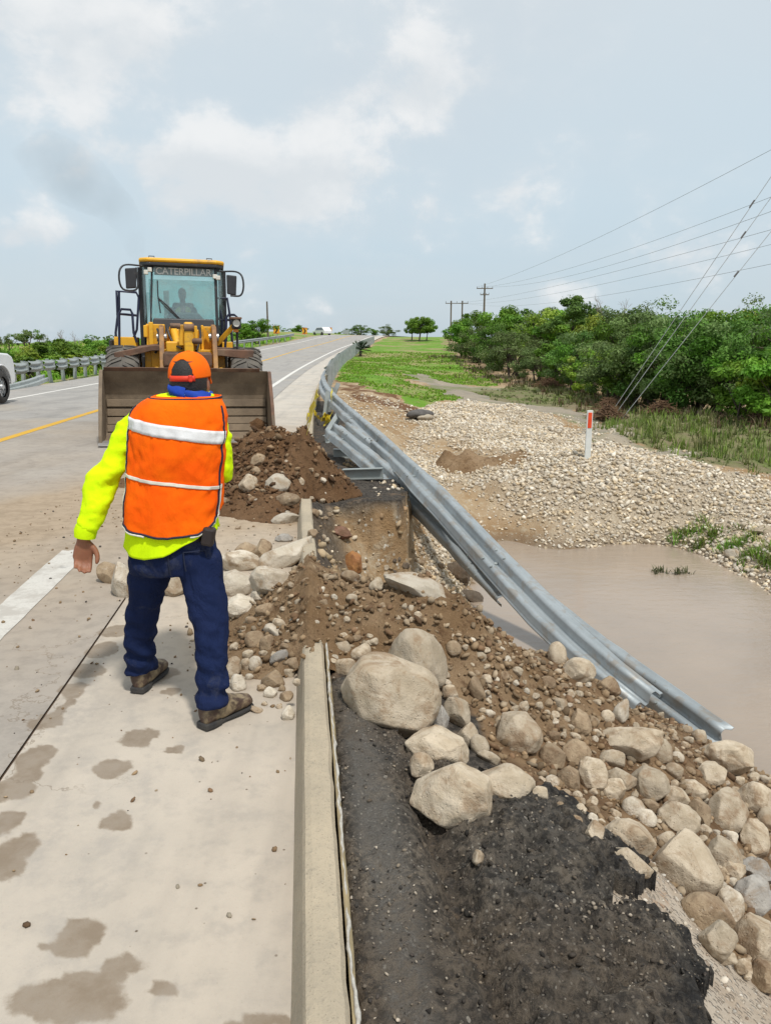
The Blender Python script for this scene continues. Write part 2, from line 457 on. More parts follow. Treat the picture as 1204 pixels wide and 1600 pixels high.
HEAP_B = [gp(560, 965, .42, .38, .16), gp(480, 960, .38, .40, .13, 0, .05), gp(430, 985, .40, .40, .085), gp(640, 1000, .50, .34, .15), gp(720, 1020, .4, .35, .12, 0, -.1), gp(690, 990, .3, .18, .12, .3, -.05), gp(395, 1040, .35, .38, .035),
          gp(500, 1020, .30, .22, .05), gp(800, 1060, .5, .45, .08, 0, -.2), gp(530, 905, .35, .3, .08)]
def heap_h(L, x, y, s):
    h = 0
    for g in L: h = h + gauss(x, y, *g)
    n = fbm(x * 2.2, y * 2.2, s=s, o=5, g=.6)
    n2 = fbm(x * 9, y * 9, s=s + 3, o=3)
    return h * (1 + .7 * n) - .035 + n2 * np.clip(h * .35, 0, .045)
def heapA(x, y):
    off = kx(y) - x; lim = -.95 + .72 * (1 - sst(y, 8.35, 9.0)); m = sst(off, lim, lim + .45)
    return (heap_h(HEAP_A, x, y, 51) + .035) * m - .035
def heapB(x, y): return heap_h(HEAP_B, x, y, 61)
def surface(x, y):
    b = base_z(x, y)
    return b + np.maximum(0, np.maximum(heapA(x, y), heapB(x, y)))
def hit(px, py, fn=None, tmax=400):
    d = ray(px, py); fn = fn or surface
    fn = {terrain: terrain_fast, surface: surface_fast}.get(fn, fn)
    t = np.geomspace(.8, tmax, 500)
    x = d.x * t; y = d.y * t; z = CAMH + d.z * t
    b = z - fn(x, y)
    i = np.argmax(b < 0)
    if not (b < 0).any(): return Vector((d.x * tmax, d.y * tmax, CAMH + d.z * tmax))
    lo, hi = t[max(i - 1, 0)], t[i]
    q = np.linspace(lo, hi, 24); b = CAMH + d.z * q - fn(d.x * q, d.y * q); j = np.argmax(b < 0) if (b < 0).any() else 23
    tt = q[j]; return Vector((d.x * tt, d.y * tt, CAMH + d.z * tt))
def bil(M, x, y):
    x = np.clip(np.asarray(x, float), xs[0], xs[-1] - 1e-6); y = np.clip(np.asarray(y, float), ys[0], ys[-1] - 1e-6)
    i = np.clip(np.searchsorted(xs, x, 'right') - 1, 0, len(xs) - 2); j = np.clip(np.searchsorted(ys, y, 'right') - 1, 0, len(ys) - 2)
    u = (x - xs[i]) / (xs[i + 1] - xs[i]); v = (y - ys[j]) / (ys[j + 1] - ys[j])
    return (M[j, i] * (1 - u) + M[j, i + 1] * u) * (1 - v) + (M[j + 1, i] * (1 - u) + M[j + 1, i + 1] * u) * v
def terrain_fast(x, y): return bil(GZ, x, y)
def surface_fast(x, y):
    x = np.asarray(x, float); y = np.asarray(y, float); off = kx(y) - x; z = bil(GZ, x, y)
    z = np.where((off > 0) & (off < LEFT_EDGE), road_z(x, y), z); kk = (off <= 0) & (off > -.15) & ~((y > 7.6) & (y < 8.4)); z = np.where(kk, kz(y) + KERB_H, z)
    return z + np.maximum(0, bil(HH, x, y))
def poly_px(L, fn=None): return [hit(px, py, fn or terrain) for px, py in L]

# ------------------------------------------------------------------ ground sheet
def grow(a, b, s0, k):
    r = [a]; s_ = s0
    while r[-1] < b: r.append(r[-1] + s_); s_ *= k
    return r
xs = np.array(sorted(set([round(-v, 4) for v in grow(1.4, 330, .12, 1.07)] + [round(v, 4) for v in np.arange(-1.3, 4.4, .045)] + [round(v, 4) for v in np.arange(4.4, 12, .12)] + [round(v, 4) for v in grow(12.1, 330, .2, 1.06)])))
ys = np.array(sorted(set([round(v, 4) for v in np.arange(-8, .6, .4)] + [round(v, 4) for v in np.arange(.6, 13.2, .045)] + [round(v, 4) for v in np.arange(13.2, 30, .12)] + [round(v, 4) for v in grow(30.1, 420, .25, 1.025)])))
GX, GY = np.meshgrid(xs, ys)
GZ = terrain(GX, GY)
HH = np.full(GX.shape, -.1); _hm = (GX > -4) & (GX < 3) & (GY > 2.5) & (GY < 11.5); HH[_hm] = np.maximum(heapA(GX[_hm], GY[_hm]), heapB(GX[_hm], GY[_hm]))
def grid_faces(nr, nc):
    i = np.arange(nr - 1)[:, None] * nc + np.arange(nc - 1)[None]
    i = i.ravel(); return np.stack([i, i + 1, i + nc + 1, i + nc], 1)
GV = np.stack([GX, GY, GZ], -1).reshape(-1, 3)
gme = mesh_np('ground', GV, grid_faces(len(ys), len(xs)))
# region outlines surveyed on the ground
def soft(P, jit, n=0.5, s=71):
    jx = GX + fbm(GX / jit, GY / jit, s=s, o=4) * jit * 2 * n; jy = GY + fbm(GX / jit, GY / jit, s=s + 7, o=4) * jit * 2 * n
    return in_poly(jx, jy, P).astype(float)
gravel = soft(poly_px([(560, 705), (640, 690), (650, 640), (700, 628), (800, 632), (870, 655), (930, 690), (1010, 705), (1110, 742), (1204, 748), (1330, 790), (1330, 990), (1210, 935), (1150, 897), (1100, 875), (960, 856), (850, 862), (760, 852), (740, 900), (748, 960), (640, 940), (650, 820), (620, 740)]), .8)
for q in ((690, 705, 60, 14), (740, 800, 60, 18), (790, 845, 80, 12), (735, 710, 55, 16)):
    p = hit(q[0], q[1], terrain); e = p.y / 1200
    gravel *= 1 - np.exp(-(((GX - p.x) / (q[2] * e)) ** 2 + ((GY - p.y) / (q[3] * e * 5)) ** 2) + fbm(GX * 1.5, GY * 1.5, s=5) * 1.2).clip(0, 1)
green = soft(poly_px([(521, 575), (545, 558), (580, 541), (612, 527), (700, 522), (745, 524), (705, 545), (715, 560), (760, 585), (790, 600), (760, 604), (700, 598), (640, 580), (640, 592), (700, 618), (692, 640), (640, 632), (560, 603), (530, 590)]), 2.5)
pale = soft(poly_px([(600, 560), (640, 575), (720, 600), (840, 612), (1000, 690), (1080, 700), (1130, 742), (1010, 712), (930, 690), (860, 650), (780, 632), (700, 625), (660, 600), (610, 578)]), 2.0)
track = soft(poly_px([(690, 527), (718, 528), (742, 560), (790, 588), (800, 602), (760, 596), (720, 570), (700, 548)]), 2.0)
meadow = soft(poly_px([(800, 600), (850, 598), (1000, 640), (1204, 665), (1500, 720), (1500, 850), (1204, 745), (1130, 735), (1070, 705), (990, 685), (900, 640), (790, 628), (740, 612)]), 2.0)
offg = kx(GY) - GX
leftgreen = ((offg > LEFT_EDGE + .5)).astype(float)
far = sst(GY, 60, 75) * (offg < -1)
green = np.maximum(green, far * (1 - track) * .8); green = np.maximum(green, leftgreen * .9)
# wet rim at the water
wet = (1 - sst(GZ, WATER_Z + .02, WATER_Z + .22)) * (GY < 14.5) * (offg < -1)
# dark fill: old pavement rubble beside the kerb
dark = ((offg < .1) & (offg > -1.6) & (GY > 8.2) & (GY < 24)) * sst(GZ, -.22, -.11) * (GX < .45 - (GY - 9) * .13)
dark = np.maximum(dark, ((offg < 0) & (offg > -.9) & (GY < 5.0)) * 1.0)
dark = np.maximum(dark, ((offg < 0) & (GY > 4.6) & (GY < 8.7)) * sst(offg + fbm(GX * 3, GY * 3, s=7) * .5, -.60, -.30) * .85)
soil = 1 - sst(GY, 5.6, 8.6)
brown = soft(poly_px([(530, 590), (560, 604), (640, 634), (690, 642), (700, 660), (640, 648), (560, 625), (528, 605)]), 1.0)
colattr(gme, 'mask_a', np.stack([green, gravel, meadow, np.ones_like(green)], -1).reshape(-1, 4))
colattr(gme, 'mask_b', np.stack([pale, track, wet, np.ones_like(green)], -1).reshape(-1, 4))
colattr(gme, 'mask_c', np.stack([dark.astype(float), soil, brown, np.ones_like(green)], -1).reshape(-1, 4))

def ground_mat():
    t = NT('ground'); p = t.world()
    a = t.sep(t.attr('mask_a').outputs['Color']); b = t.sep(t.attr('mask_b').outputs['Color']); c = t.sep(t.attr('mask_c').outputs['Color'])
    n1 = t.noise(p, .9, 6, .62); n2 = t.noise(p, 5, 6, .62); n3 = t.noise(p, 28, 5, .65); nb = t.noise(p, .22, 5, .6)
    sand = t.mix(t.ramp(n1, .35, .62), (.40, .30, .19), (.30, .19, .095))
    sand = t.mix(t.ramp(n2, .5, .68, 0, .7), sand, (.48, .41, .30))
    pv = t.vor(p, 14, out='Color'); pd = t.vor(p, 14)
    pebble = t.mix(t.sep(pv)[0], (.42, .36, .27), (.60, .56, .48))
    sand = t.mix(t.math('MULTIPLY', t.ramp(pd, .28, .18), t.ramp(t.sep(pv)[1], .55, .6)), sand, pebble)
    soilc = t.mix(t.ramp(n2, .35, .65), (.24, .155, .085), (.13, .075, .038))
    col = t.mix(c[1], sand, soilc)
    col = t.mix(t.math('MULTIPLY', c[2], t.ramp(n1, .35, .55)), col, (.15, .075, .035))
    grav = t.mix(t.ramp(n3, .35, .65), (.50, .43, .33), (.34, .27, .19))
    col = t.mix(a[1], col, grav)
    palec = t.mix(t.ramp(n1, .35, .65), (.34, .29, .22), (.25, .22, .18))
    palec = t.mix(t.ramp(nb, .48, .6, 0, .8), palec, (.17, .19, .08))
    col = t.mix(b[0], col, palec)
    mead = t.mix(t.ramp(n1, .38, .62), (.15, .17, .06), (.22, .18, .11))
    mead = t.mix(t.ramp(n2, .5, .7, 0, .7), mead, (.10, .13, .035))
    col = t.mix(a[2], col, mead)
    gr = t.mix(t.ramp(n1, .36, .64), (.105, .225, .020), (.155, .285, .030))
    gr = t.mix(t.ramp(nb, .46, .60, 0, .85), gr, (.30, .25, .12))
    gr = t.mix(t.ramp(n2, .56, .74, 0, .6), gr, (.30, .23, .13))
    col = t.mix(a[0], col, gr)
    tr = t.mix(t.ramp(n1, .35, .65), (.34, .24, .15), (.24, .17, .10))
    col = t.mix(b[1], col, tr)
    asp = t.mix(t.ramp(n3, .4, .65), (.035, .031, .027), (.10, .085, .07))
    asp = t.mix(t.ramp(n2, .55, .72), asp, (.17, .12, .08))
    col = t.mix(c[0], col, asp)
    col = t.mix(t.math('MULTIPLY', b[2], .6), col, (.14, .095, .06))
    rough = t.ramp(b[2], 0, 1, .95, .55)
    h = t.math('ADD', t.math('MULTIPLY', n3, .5), t.math('MULTIPLY', t.noise(p, 90, 4, .6), .3))
    h = t.math('ADD', h, t.math('MULTIPLY', n2, 1.0))
    return t.out(col, rough, t.bump(h, .9, .05), spec=.25)
gme.materials.append(ground_mat())
ground = put(bpy.data.objects.new('ground', gme)); tag(ground, kind='structure')

# ------------------------------------------------------------------ water
def water():
    x0, x1, y0, y1 = -.3, 60, -6, 13.6
    nx, ny = 60, 40
    X, Y = np.meshgrid(np.linspace(x0, x1, nx), np.linspace(y0, y1, ny))
    me = mesh_np('water', np.stack([X, Y, np.full_like(X, WATER_Z)], -1), grid_faces(ny, nx))
    t = NT('muddy_water'); p = t.world()
    n = t.noise(t.mapv(p, (1, 2.2, 1)), 3.0, 5, .55, .3); n2 = t.noise(t.mapv(p, (1, 2.6, 1)), 16, 3, .5)
    col = t.mix(t.ramp(t.noise(p, .5, 4), .35, .65), (.345, .275, .212), (.30, .242, .19))
    h = t.math('ADD', n, t.math('MULTIPLY', n2, .25))
    me.materials.append(t.out(col, .07, t.bump(h, .20, .05), spec=.6))
    o = put(bpy.data.objects.new('water', me)); tag(o, kind='structure')
water()

# ------------------------------------------------------------------ pavement
def strip_grid(offs, yv, dz, name):
    O, Y = np.meshgrid(np.asarray(offs), np.asarray(yv)); X = kx(Y) - O; Z = kz(Y) + BANK * O + dz
    return O, X, Y, mesh_np(name, np.stack([X, Y, Z], -1), grid_faces(len(yv), len(offs)))
yfine = np.concatenate([np.arange(-3, 1.2, .3), np.arange(1.2, 9.5, .025), np.arange(9.5, 15, .12), np.arange(15, 30, .3), grow(30.2, 240, .6, 1.02)])
STAINS = [(125, 1462, 46, 24), (110, 1565, 100, 46), (188, 1522, 38, 20), (245, 1545, 19, 15), (180, 1200, 31, 12), (182, 1283, 27, 20), (220, 1155, 28, 14), (276, 1168, 15, 10), (412, 1597, 52, 20),
          (22, 1340, 34, 38), (12, 1236, 50, 22), (55, 1187, 26, 18), (76, 1132, 27, 14), (250, 1057, 22, 9), (480, 1040, 10, 10), (270, 1080, 20, 8), (112, 1085, 22, 14), (138, 1050, 26, 14), (160, 1018, 26, 12), (178, 990, 24, 10), (100, 1110, 12, 20), (40, 1215, 30, 16), (10, 1290, 24, 26),
          (258, 1052, 26, 8), (145, 1262, 6, 9), (60, 1480, 20, 8)]
def stain_mask(X, Y):
    jx = X + fbm(X * 7, Y * 7, s=81, o=5, g=.6) * .09; jy = Y + fbm(X * 7, Y * 7, s=87, o=5, g=.6) * .14
    m = np.zeros_like(X)
    for (px, py, rx, ry) in STAINS:
        c = atZ(px, py, .01); ex = abs(atZ(px + rx, py, .01).x - c.x); ey = abs(atZ(px, py - ry, .01).y - atZ(px, py + ry, .01).y) / 2
        d = ((jx - c.x) / ex) ** 2 + ((jy - c.y) / ey) ** 2
        m = np.maximum(m, 1 - sst(d, .45, 1.25))
    return m
def dust_mask(X, Y):
    O = kx(Y) - X
    f = fbm(X * .9, Y * .45, s=91, o=5) + .5
    band = np.exp(-((Y - 7.4) / 2.3) ** 2) * (1 - sst(O, 1.8, 6.5)) * .8
    dirt_ = np.clip(heapA(X, Y) + .06, 0, 1) * 9 + np.clip(heapB(X, Y) + .045, 0, 1) * 14
    return np.clip(band * (.35 + .9 * f) + dirt_ * (.4 + f), 0, 1)
def concrete(name, c1, c2, c3):
    t = NT(name); p = t.world()
    s_ = t.sep(t.attr('wear').outputs['Color'])
    n1 = t.noise(p, 1.6, 6, .6); n2 = t.noise(p, 9, 6, .65); n3 = t.noise(p, 120, 4, .7)
    brush = t.noise(t.mapv(p, (1, .25, 1)), 22, 5, .65)
    col = t.mix(t.ramp(n1, .32, .68), c1, c2)
    col = t.mix(t.ramp(n2, .48, .72, 0, .55), col, c3)
    gp_ = t.math('MULTIPLY', t.ramp(t.noise(p, 1.1, 6, .68), .50, .64), t.ramp(t.noise(p, 34, 5, .7), .30, .62, .15, .75))
    col = t.mix(gp_, col, c3)
    col = t.mix(t.ramp(brush, .5, .72, 0, .35), col, c2)
    trk = t.noise(t.mapv(p, (1.1, .10, 1)), 2.4, 4, .6)
    col = t.mix(t.ramp(trk, .50, .70, 0, .40), col, tuple(v * .78 for v in c3))
    col = t.mix(t.ramp(t.noise(p, .45, 5, .6), .52, .68, 0, .35), col, (.44, .38, .30))
    col = t.mix(t.ramp(n3, .6, .78, 0, .5), col, (.22, .195, .16))
    wp = t.new('ShaderNodeVectorMath', operation='ADD'); t.L.new(p, wp.inputs[0]); sc3 = t.new('ShaderNodeVectorMath', operation='SCALE'); t.L.new(t.noise(p, 3, 5, .65, 0, 1), sc3.inputs[0]); sc3.inputs['Scale'].default_value = .55; t.L.new(sc3.outputs[0], wp.inputs[1])
    ck = t.vor(wp.outputs[0], .55, 'DISTANCE_TO_EDGE')
    col = t.mix(t.math('MULTIPLY', t.ramp(ck, .0035, .0012), t.ramp(t.noise(p, .8, 3), .48, .56, 0, .55)), col, (.12, .10, .08))
    fl = t.vor(p, 26, out='Distance'); fc = t.sep(t.vor(p, 26, out='Color'))
    col = t.mix(t.math('MULTIPLY', t.ramp(fl, .16, .07), t.ramp(fc[0], .93, .95)), col, (.08, .07, .06))
    col = t.mix(t.math('MULTIPLY', s_[1], .85), col, t.mix(t.ramp(n2, .4, .65), (.36, .27, .18), (.28, .205, .13)))
    wetm = t.ramp(t.math('ADD', s_[0], t.math('MULTIPLY', t.math('SUBTRACT', t.noise(p, 16, 6, .7), .5), 1.2)), .22, .78)
    col = t.mix(t.math('MULTIPLY', wetm, t.ramp(n2, .3, .7, .92, .62)), col, (.20, .152, .105))
    rough = t.math('SUBTRACT', .9, t.math('MULTIPLY', s_[0], .3))
    h = t.math('ADD', t.math('MULTIPLY', n3, .4), t.math('MULTIPLY', n2, .6))
    return t.out(col, rough, t.bump(h, .28, .012), spec=.3)
def pave(name, offs, dz, m):
    O, X, Y, me = strip_grid(offs, yfine, dz, name)
    near = (Y < 12)
    st = np.where(near, stain_mask(X, Y), 0); du = np.where(Y < 16, dust_mask(X, Y), 0)
    colattr(me, 'wear', np.stack([st, du, np.zeros_like(st), np.ones_like(st)], -1).reshape(-1, 4))
    me.materials.append(m)
    o = put(bpy.data.objects.new(name, me)); tag(o, kind='structure'); return o
JOINT = 1.16
pave('shoulder_slab', np.concatenate([np.arange(-.01, JOINT - .006, .025), [JOINT - .006]]), 0.0, concrete('shoulder_concrete', (.54, .49, .425), (.47, .432, .378), (.375, .355, .33)))
pave('road', np.concatenate([np.arange(JOINT + .006, 4.2, .03), np.arange(4.2, LEFT_EDGE + .1, .3)]), 0.0, concrete('road_concrete', (.36, .34, .315), (.315, .30, .283), (.25, .24, .228)))
def joint_fill():
    mb = MB()
    O, X, Y, me = strip_grid([JOINT - .012, JOINT + .012], np.concatenate([np.arange(-2, 12, .1), np.arange(12, 60, 1)]), -.012, 'joint_seal')
    me.materials.append(plain('joint_seal', (.05, .035, .025), (.10, .06, .035), 20, .9))
    tag(put(bpy.data.objects.new('joint_seal', me)), kind='structure')
joint_fill()
def paint(name, col, wear):
    t = NT(name); p = t.world()
    n = t.noise(p, 6, 6, .7); n2 = t.noise(p, 60, 4, .7)
    c = t.mix(t.ramp(n2, .45, .7, 0, .5), col, tuple(v * .7 for v in col))
    c = t.mix(t.ramp(n, .62 - wear, .80 - wear, 0, .85), c, (.40, .37, .33))
    return t.out(c, .7, spec=.3)
def marking(name, o0, o1, y0, y1, m):
    yv = np.concatenate([np.arange(y0, min(y1, 30), .15), np.arange(30, y1, 1.0)]) if y1 > 30 else np.arange(y0, y1 + .01, .08)
    O, Y = np.meshgrid(np.linspace(o0, o1, 5), yv)
    ed = fbm(O * 9, Y * 9, s=97) * .02
    ed[:, 1:-1] = 0; X = kx(Y) - O + ed; Z = kz(Y) + BANK * (O) + .004
    if y1 < 30:
        Y[-6:] += fbm(O[-6:] * 9, Y[-6:] * 5, s=3) * .3
    me = mesh_np(name, np.stack([X, Y, Z], -1), grid_faces(*O.shape)); me.materials.append(m)
    tag(put(bpy.data.objects.new(name, me)), kind='structure')
wl = paint('white_road_paint', (.66, .64, .60), .05)
marking('edge_line_marking', 1.70, 1.93, -3, 6.1, paint('worn_white_paint', (.54, .515, .47), .18))
marking('edge_line_marking', 1.66, 1.83, 11.5, 200, wl)
marking('edge_line_marking', 8.22, 8.36, -3, 200, wl)
marking('centre_line_marking', 4.98, 5.15, -3, 200, paint('yellow_road_paint', (.62, .36, .03), .06))

# ------------------------------------------------------------------ kerb (lengths with joints; broken where the flood undercut it)
def kerb_mat():
    t = NT('kerb_concrete'); p = t.world()
    n = t.noise(p, 4, 6, .65); n2 = t.noise(p, 45, 5, .7); n3 = t.noise(p, 150, 3, .7)
    col = t.mix(t.ramp(n, .35, .66), (.44, .37, .27), (.37, .315, .235))
    col = t.mix(t.ramp(n2, .5, .7, 0, .7), col, (.30, .26, .20))
    col = t.mix(t.ramp(n3, .58, .72, 0, .75), col, (.12, .10, .075))
    g = t.new('ShaderNodeNewGeometry'); sp = t.new('ShaderNodeSeparateXYZ'); t.L.new(g.outputs['Normal'], sp.inputs[0])
    return t.out(col, .9, t.bump(t.math('ADD', n2, t.math('MULTIPLY', n3, .5)), .5, .012), spec=.3)
KM = kerb_mat()
kerb = tag(empty('kerb', (0, 0, 0)), kind='structure')
def kerb_length(y0, y1, tilt=0.0):
    yv = np.arange(y0, y1 + 1e-6, (y1 - y0) / max(3, int((y1 - y0) / .08))); mb = MB(); rings = []
    for i, y in enumerate(yv):
        x = float(kx(y)); z = float(kz(y)); w = fbm(y * 3.1, 0, s=3) * .008; w2 = fbm(y * 9.1, 4, s=13, g=.7) * .012; w3 = fbm(y * 6.1, 8, s=23) * .01
        ends = .012 if i in (0, len(yv) - 1) else 0
        prof = [(-.002, -.12), (-.002 + w * .3, .002), (.030 + w3 * .4, KERB_H - .022 - ends), (.040 + w, KERB_H - .006 + w2 * .3), (.060, KERB_H - ends), (.105, KERB_H - ends + w3 * .3), (.130 + w2, KERB_H - .008), (.142 + w2, KERB_H - .03 + w3), (.150, -.12)]
        rings.append([(x + a, y, z + b) for a, b in prof])
    mb.loft(rings, True, False)
    for k in range(len(mb.sm)): mb.sm[k] = False
    mb.build('kerb_length', KM, kerb)
for a, b in ((-1.0, 4.3), (4.31, 6.1), (6.11, 7.75), (8.6, 10.9), (10.91, 13.9), (13.91, 17), (17.01, 20), (20.01, 23.4), (23.41, 27), (27.01, 31)): kerb_length(a, b)
for q in range(6): kerb_length(31.01 + q * 6, 37 + q * 6)
# ragged mortar bead along the back of the kerb
def bead():
    yv = np.arange(.9, 5.2, .02); mb = MB(); rings = []
    for y in yv:
        x = float(kx(y)) + .158 + float(fbm(y * 14, 1, s=4, g=.7)) * .018; z = .105 + float(fbm(y * 3, 5, s=4)) * .02; r = .0055 + float(fbm(y * 25, 3, s=6, g=.7)) * .010
        rings.append([(x + r * 1.1 * math.cos(k * math.pi / 3), y, z + r * 1.6 * math.sin(k * math.pi / 3)) for k in range(6)])
    mb.loft(rings); mb.build('mortar_bead', plain('mortar', (.50, .48, .43), (.36, .33, .29), 40, .9, .5, 120), kerb)
    mb = MB(); rings = []
    for y in yv:
        x = float(kx(y)) + .150; z0 = -.1; w = .016 + float(fbm(y * 5, 9, s=8)) * .008
        rings.append([(x, y, z0), (x, y, .115), (x + w, y, .10), (x + w + .004, y, z0)])
    mb.loft(rings); mb.build('backing_strip', plain('damp_kerb_back', (.34, .27, .15), (.24, .19, .11), 12, .85, .4, 60), kerb)
bead()
# ------------------------------------------------------------------ broken asphalt, base course, spoil heaps
def blur(Z, k):
    for ax in (0, 1):
        P_ = np.pad(Z, [(k, k) if a == ax else (0, 0) for a in (0, 1)], mode='edge'); c = np.cumsum(np.insert(P_, 0, 0, axis=ax), axis=ax)
        n = Z.shape[ax]; Z = (np.take(c, range(2 * k + 1, 2 * k + 1 + n), axis=ax) - np.take(c, range(0, n), axis=ax)) / (2 * k + 1)
    return Z
def patch(name, x0, x1, y0, y1, step, fz, fkeep, skirt, m, jit=0.0):
    xv = np.arange(x0, x1, step); yv = np.arange(y0, y1, step); X, Y = np.meshgrid(xv, yv)
    keep = fkeep(X, Y); Z = fz(X, Y)
    if jit:
        X = X + (rng.random(X.shape) - .5) * step * jit; Y = Y + (rng.random(X.shape) - .5) * step * jit
    F = grid_faces(len(yv), len(xv)); k = keep.ravel()
    F = F[k[F].all(1)]
    used = np.unique(F); remap = np.full(X.size, -1); remap[used] = np.arange(len(used))
    V = np.stack([X, Y, Z], -1).reshape(-1, 3)[used]; F = remap[F]
    # skirt round the rim
    E = np.concatenate([F[:, [0, 1]], F[:, [1, 2]], F[:, [2, 3]], F[:, [3, 0]]])
    key = np.sort(E, 1); u, idx, cnt = np.unique(key, axis=0, return_index=True, return_counts=True)
    B = E[idx[cnt == 1]]
    if skirt:
        rim = np.unique(B); rm = np.full(len(V), -1); rm[rim] = np.arange(len(rim)) + len(V)
        V2 = V[rim].copy(); V2[:, 2] -= skirt
        F = np.concatenate([F, np.stack([B[:, 1], B[:, 0], rm[B[:, 0]], rm[B[:, 1]]], 1)])
        V = np.concatenate([V, V2])
    me = mesh_np(name, V, F); me.materials.append(m)
    return put(bpy.data.objects.new(name, me))

ASPH = poly_px([(560, 1680), (1090, 1680), (1104, 1560), (1075, 1500), (1020, 1462), (960, 1440), (965, 1415), (1025, 1400), (1030, 1385), (1000, 1350), (935, 1325), (905, 1285), (862, 1255), (800, 1240), (720, 1230), (640, 1180), (600, 1120), (560, 1085), (522, 1050)])
ASPH = [(float(kx(.7)) + .1, .7), (1.3, .7)] + [(p.x, p.y) for p in ASPH[1:]]
ASPH[-1] = (float(kx(3.4)) + .1, 3.4); 
g0, g1 = hit(655, 1230, terrain), hit(790, 1600, terrain)
def groove(x, y):
    t = (y - g0.y) / (g1.y - g0.y); cx = g0.x + (g1.x - g0.x) * t + fbm(y * 2.2, 3, s=8) * .10
    return np.exp(-((x - cx) / (.045 + .03 * vnoise(y * 3, 1, s=2))) ** 2) * sst(t, -.15, .1)
def asph_z(x, y):
    z = terrain(x, y)
    d = x - (kx(y) + .15)
    lump = fbm(x * 4, y * 4, s=111, o=3) * .035 + (.05 - np.abs(fbm(x * 6, y * 6, s=117, o=4, g=.6)) * .20) + np.abs(fbm(x * 20, y * 20, s=113, o=5, g=.75)) * .08 - np.abs(fbm(x * 14, y * 14, s=119, o=4, g=.7)) * .10 + fbm(x * 60, y * 60, s=115, o=2) * .010
    g = groove(x, y)
    strip = 1 - sst(d, .22, .42)
    return z + .06 + lump * (1 - .6 * strip) + strip * .035 - g * .085
def asph_keep(x, y):
    jx = x + fbm(x * 7, y * 7, s=121, o=5, g=.65) * .16; jy = y + fbm(x * 7, y * 7, s=127, o=5, g=.65) * .16
    return in_poly(jx, jy, ASPH) & (x > kx(y) + .152)
def asphalt_mat():
    t = NT('broken_asphalt'); p = t.world()
    n = t.noise(p, 3, 5, .6); n2 = t.noise(p, 30, 6, .72); n3 = t.noise(p, 130, 4, .7)
    z_ = t.sep(t.attr('zone').outputs['Color'])
    col = t.mix(t.ramp(n2, .38, .62), (.034, .030, .025), (.135, .117, .096))
    col = t.mix(t.ramp(n, .40, .60, 0, .9), col, t.mix(t.ramp(n2, .4, .62), (.055, .045, .035), (.22, .18, .135)))
    vd = t.vor(p, 85); vc = t.sep(t.vor(p, 85, out='Color'))
    col = t.mix(t.math('MULTIPLY', t.ramp(vd, .42, .28), t.ramp(vc[0], .80, .86)), col, t.mix(vc[1], (.16, .13, .10), (.42, .38, .32)))
    vd2 = t.vor(p, 34); vc2 = t.sep(t.vor(p, 34, out='Color'))
    col = t.mix(t.math('MULTIPLY', t.ramp(vd2, .30, .22), t.ramp(vc2[0], .955, .965)), col, t.mix(vc2[1], (.22, .17, .12), (.42, .38, .32)))
    col = t.mix(t.math('MULTIPLY', z_[0], t.ramp(n2, .3, .62, .85, .35)), col, t.mix(t.ramp(n3, .4, .65), (.17, .155, .135), (.26, .24, .21)))
    col = t.mix(t.math('MULTIPLY', z_[2], t.ramp(n2, .35, .6, .15, .55)), col, (.115, .080, .050))
    col = t.mix(t.math('MULTIPLY', z_[1], t.ramp(n2, .3, .65, .95, .6)), col, (.014, .013, .013))
    h = t.math('ADD', t.math('MULTIPLY', n2, 1.0), t.math('MULTIPLY', n3, .5))
    return t.out(col, t.ramp(n3, .3, .7, .75, .95), t.bump(h, 1.0, .035), spec=.45)
asphalt = patch('asphalt_shoulder', -.4, 2.0, .7, 3.9, .015, asph_z, asph_keep, .11, asphalt_mat(), .9)
tag(asphalt, kind='structure')
def zone_asphalt():
    me = asphalt.data; n = len(me.vertices); co = np.empty(n * 3, np.float32); me.vertices.foreach_get('co', co); x, y, z = co.reshape(-1, 3).T
    d = x - (kx(y) + .15); w = fbm(x * 3, y * 2, s=181) * .10
    strip = sst(d + w, .05, .09) * (1 - sst(d + w, .17, .24)); g = groove(x, y)
    ring = np.zeros(n); r_ = .11 + .10 * fbm(x * 4, y * 4, s=183, o=4)
    for k in range(12): a = k * math.pi / 6; ring += ~asph_keep(x + r_ * math.cos(a), y + r_ * math.sin(a))
    edge = np.clip(ring / 4, 0, 1) * sst(d, .45, .6)
    soilm = np.clip(np.maximum(g * .9, sst(fbm(x * 1.7, y * 1.7, s=187, o=4), .03, .16) * .7) + (1 - sst(d + w, .02, .06)) * .8, 0, 1)
    colattr(me, 'zone', np.stack([strip, edge, soilm * (1 - edge), np.ones(n)], -1))
zone_asphalt()

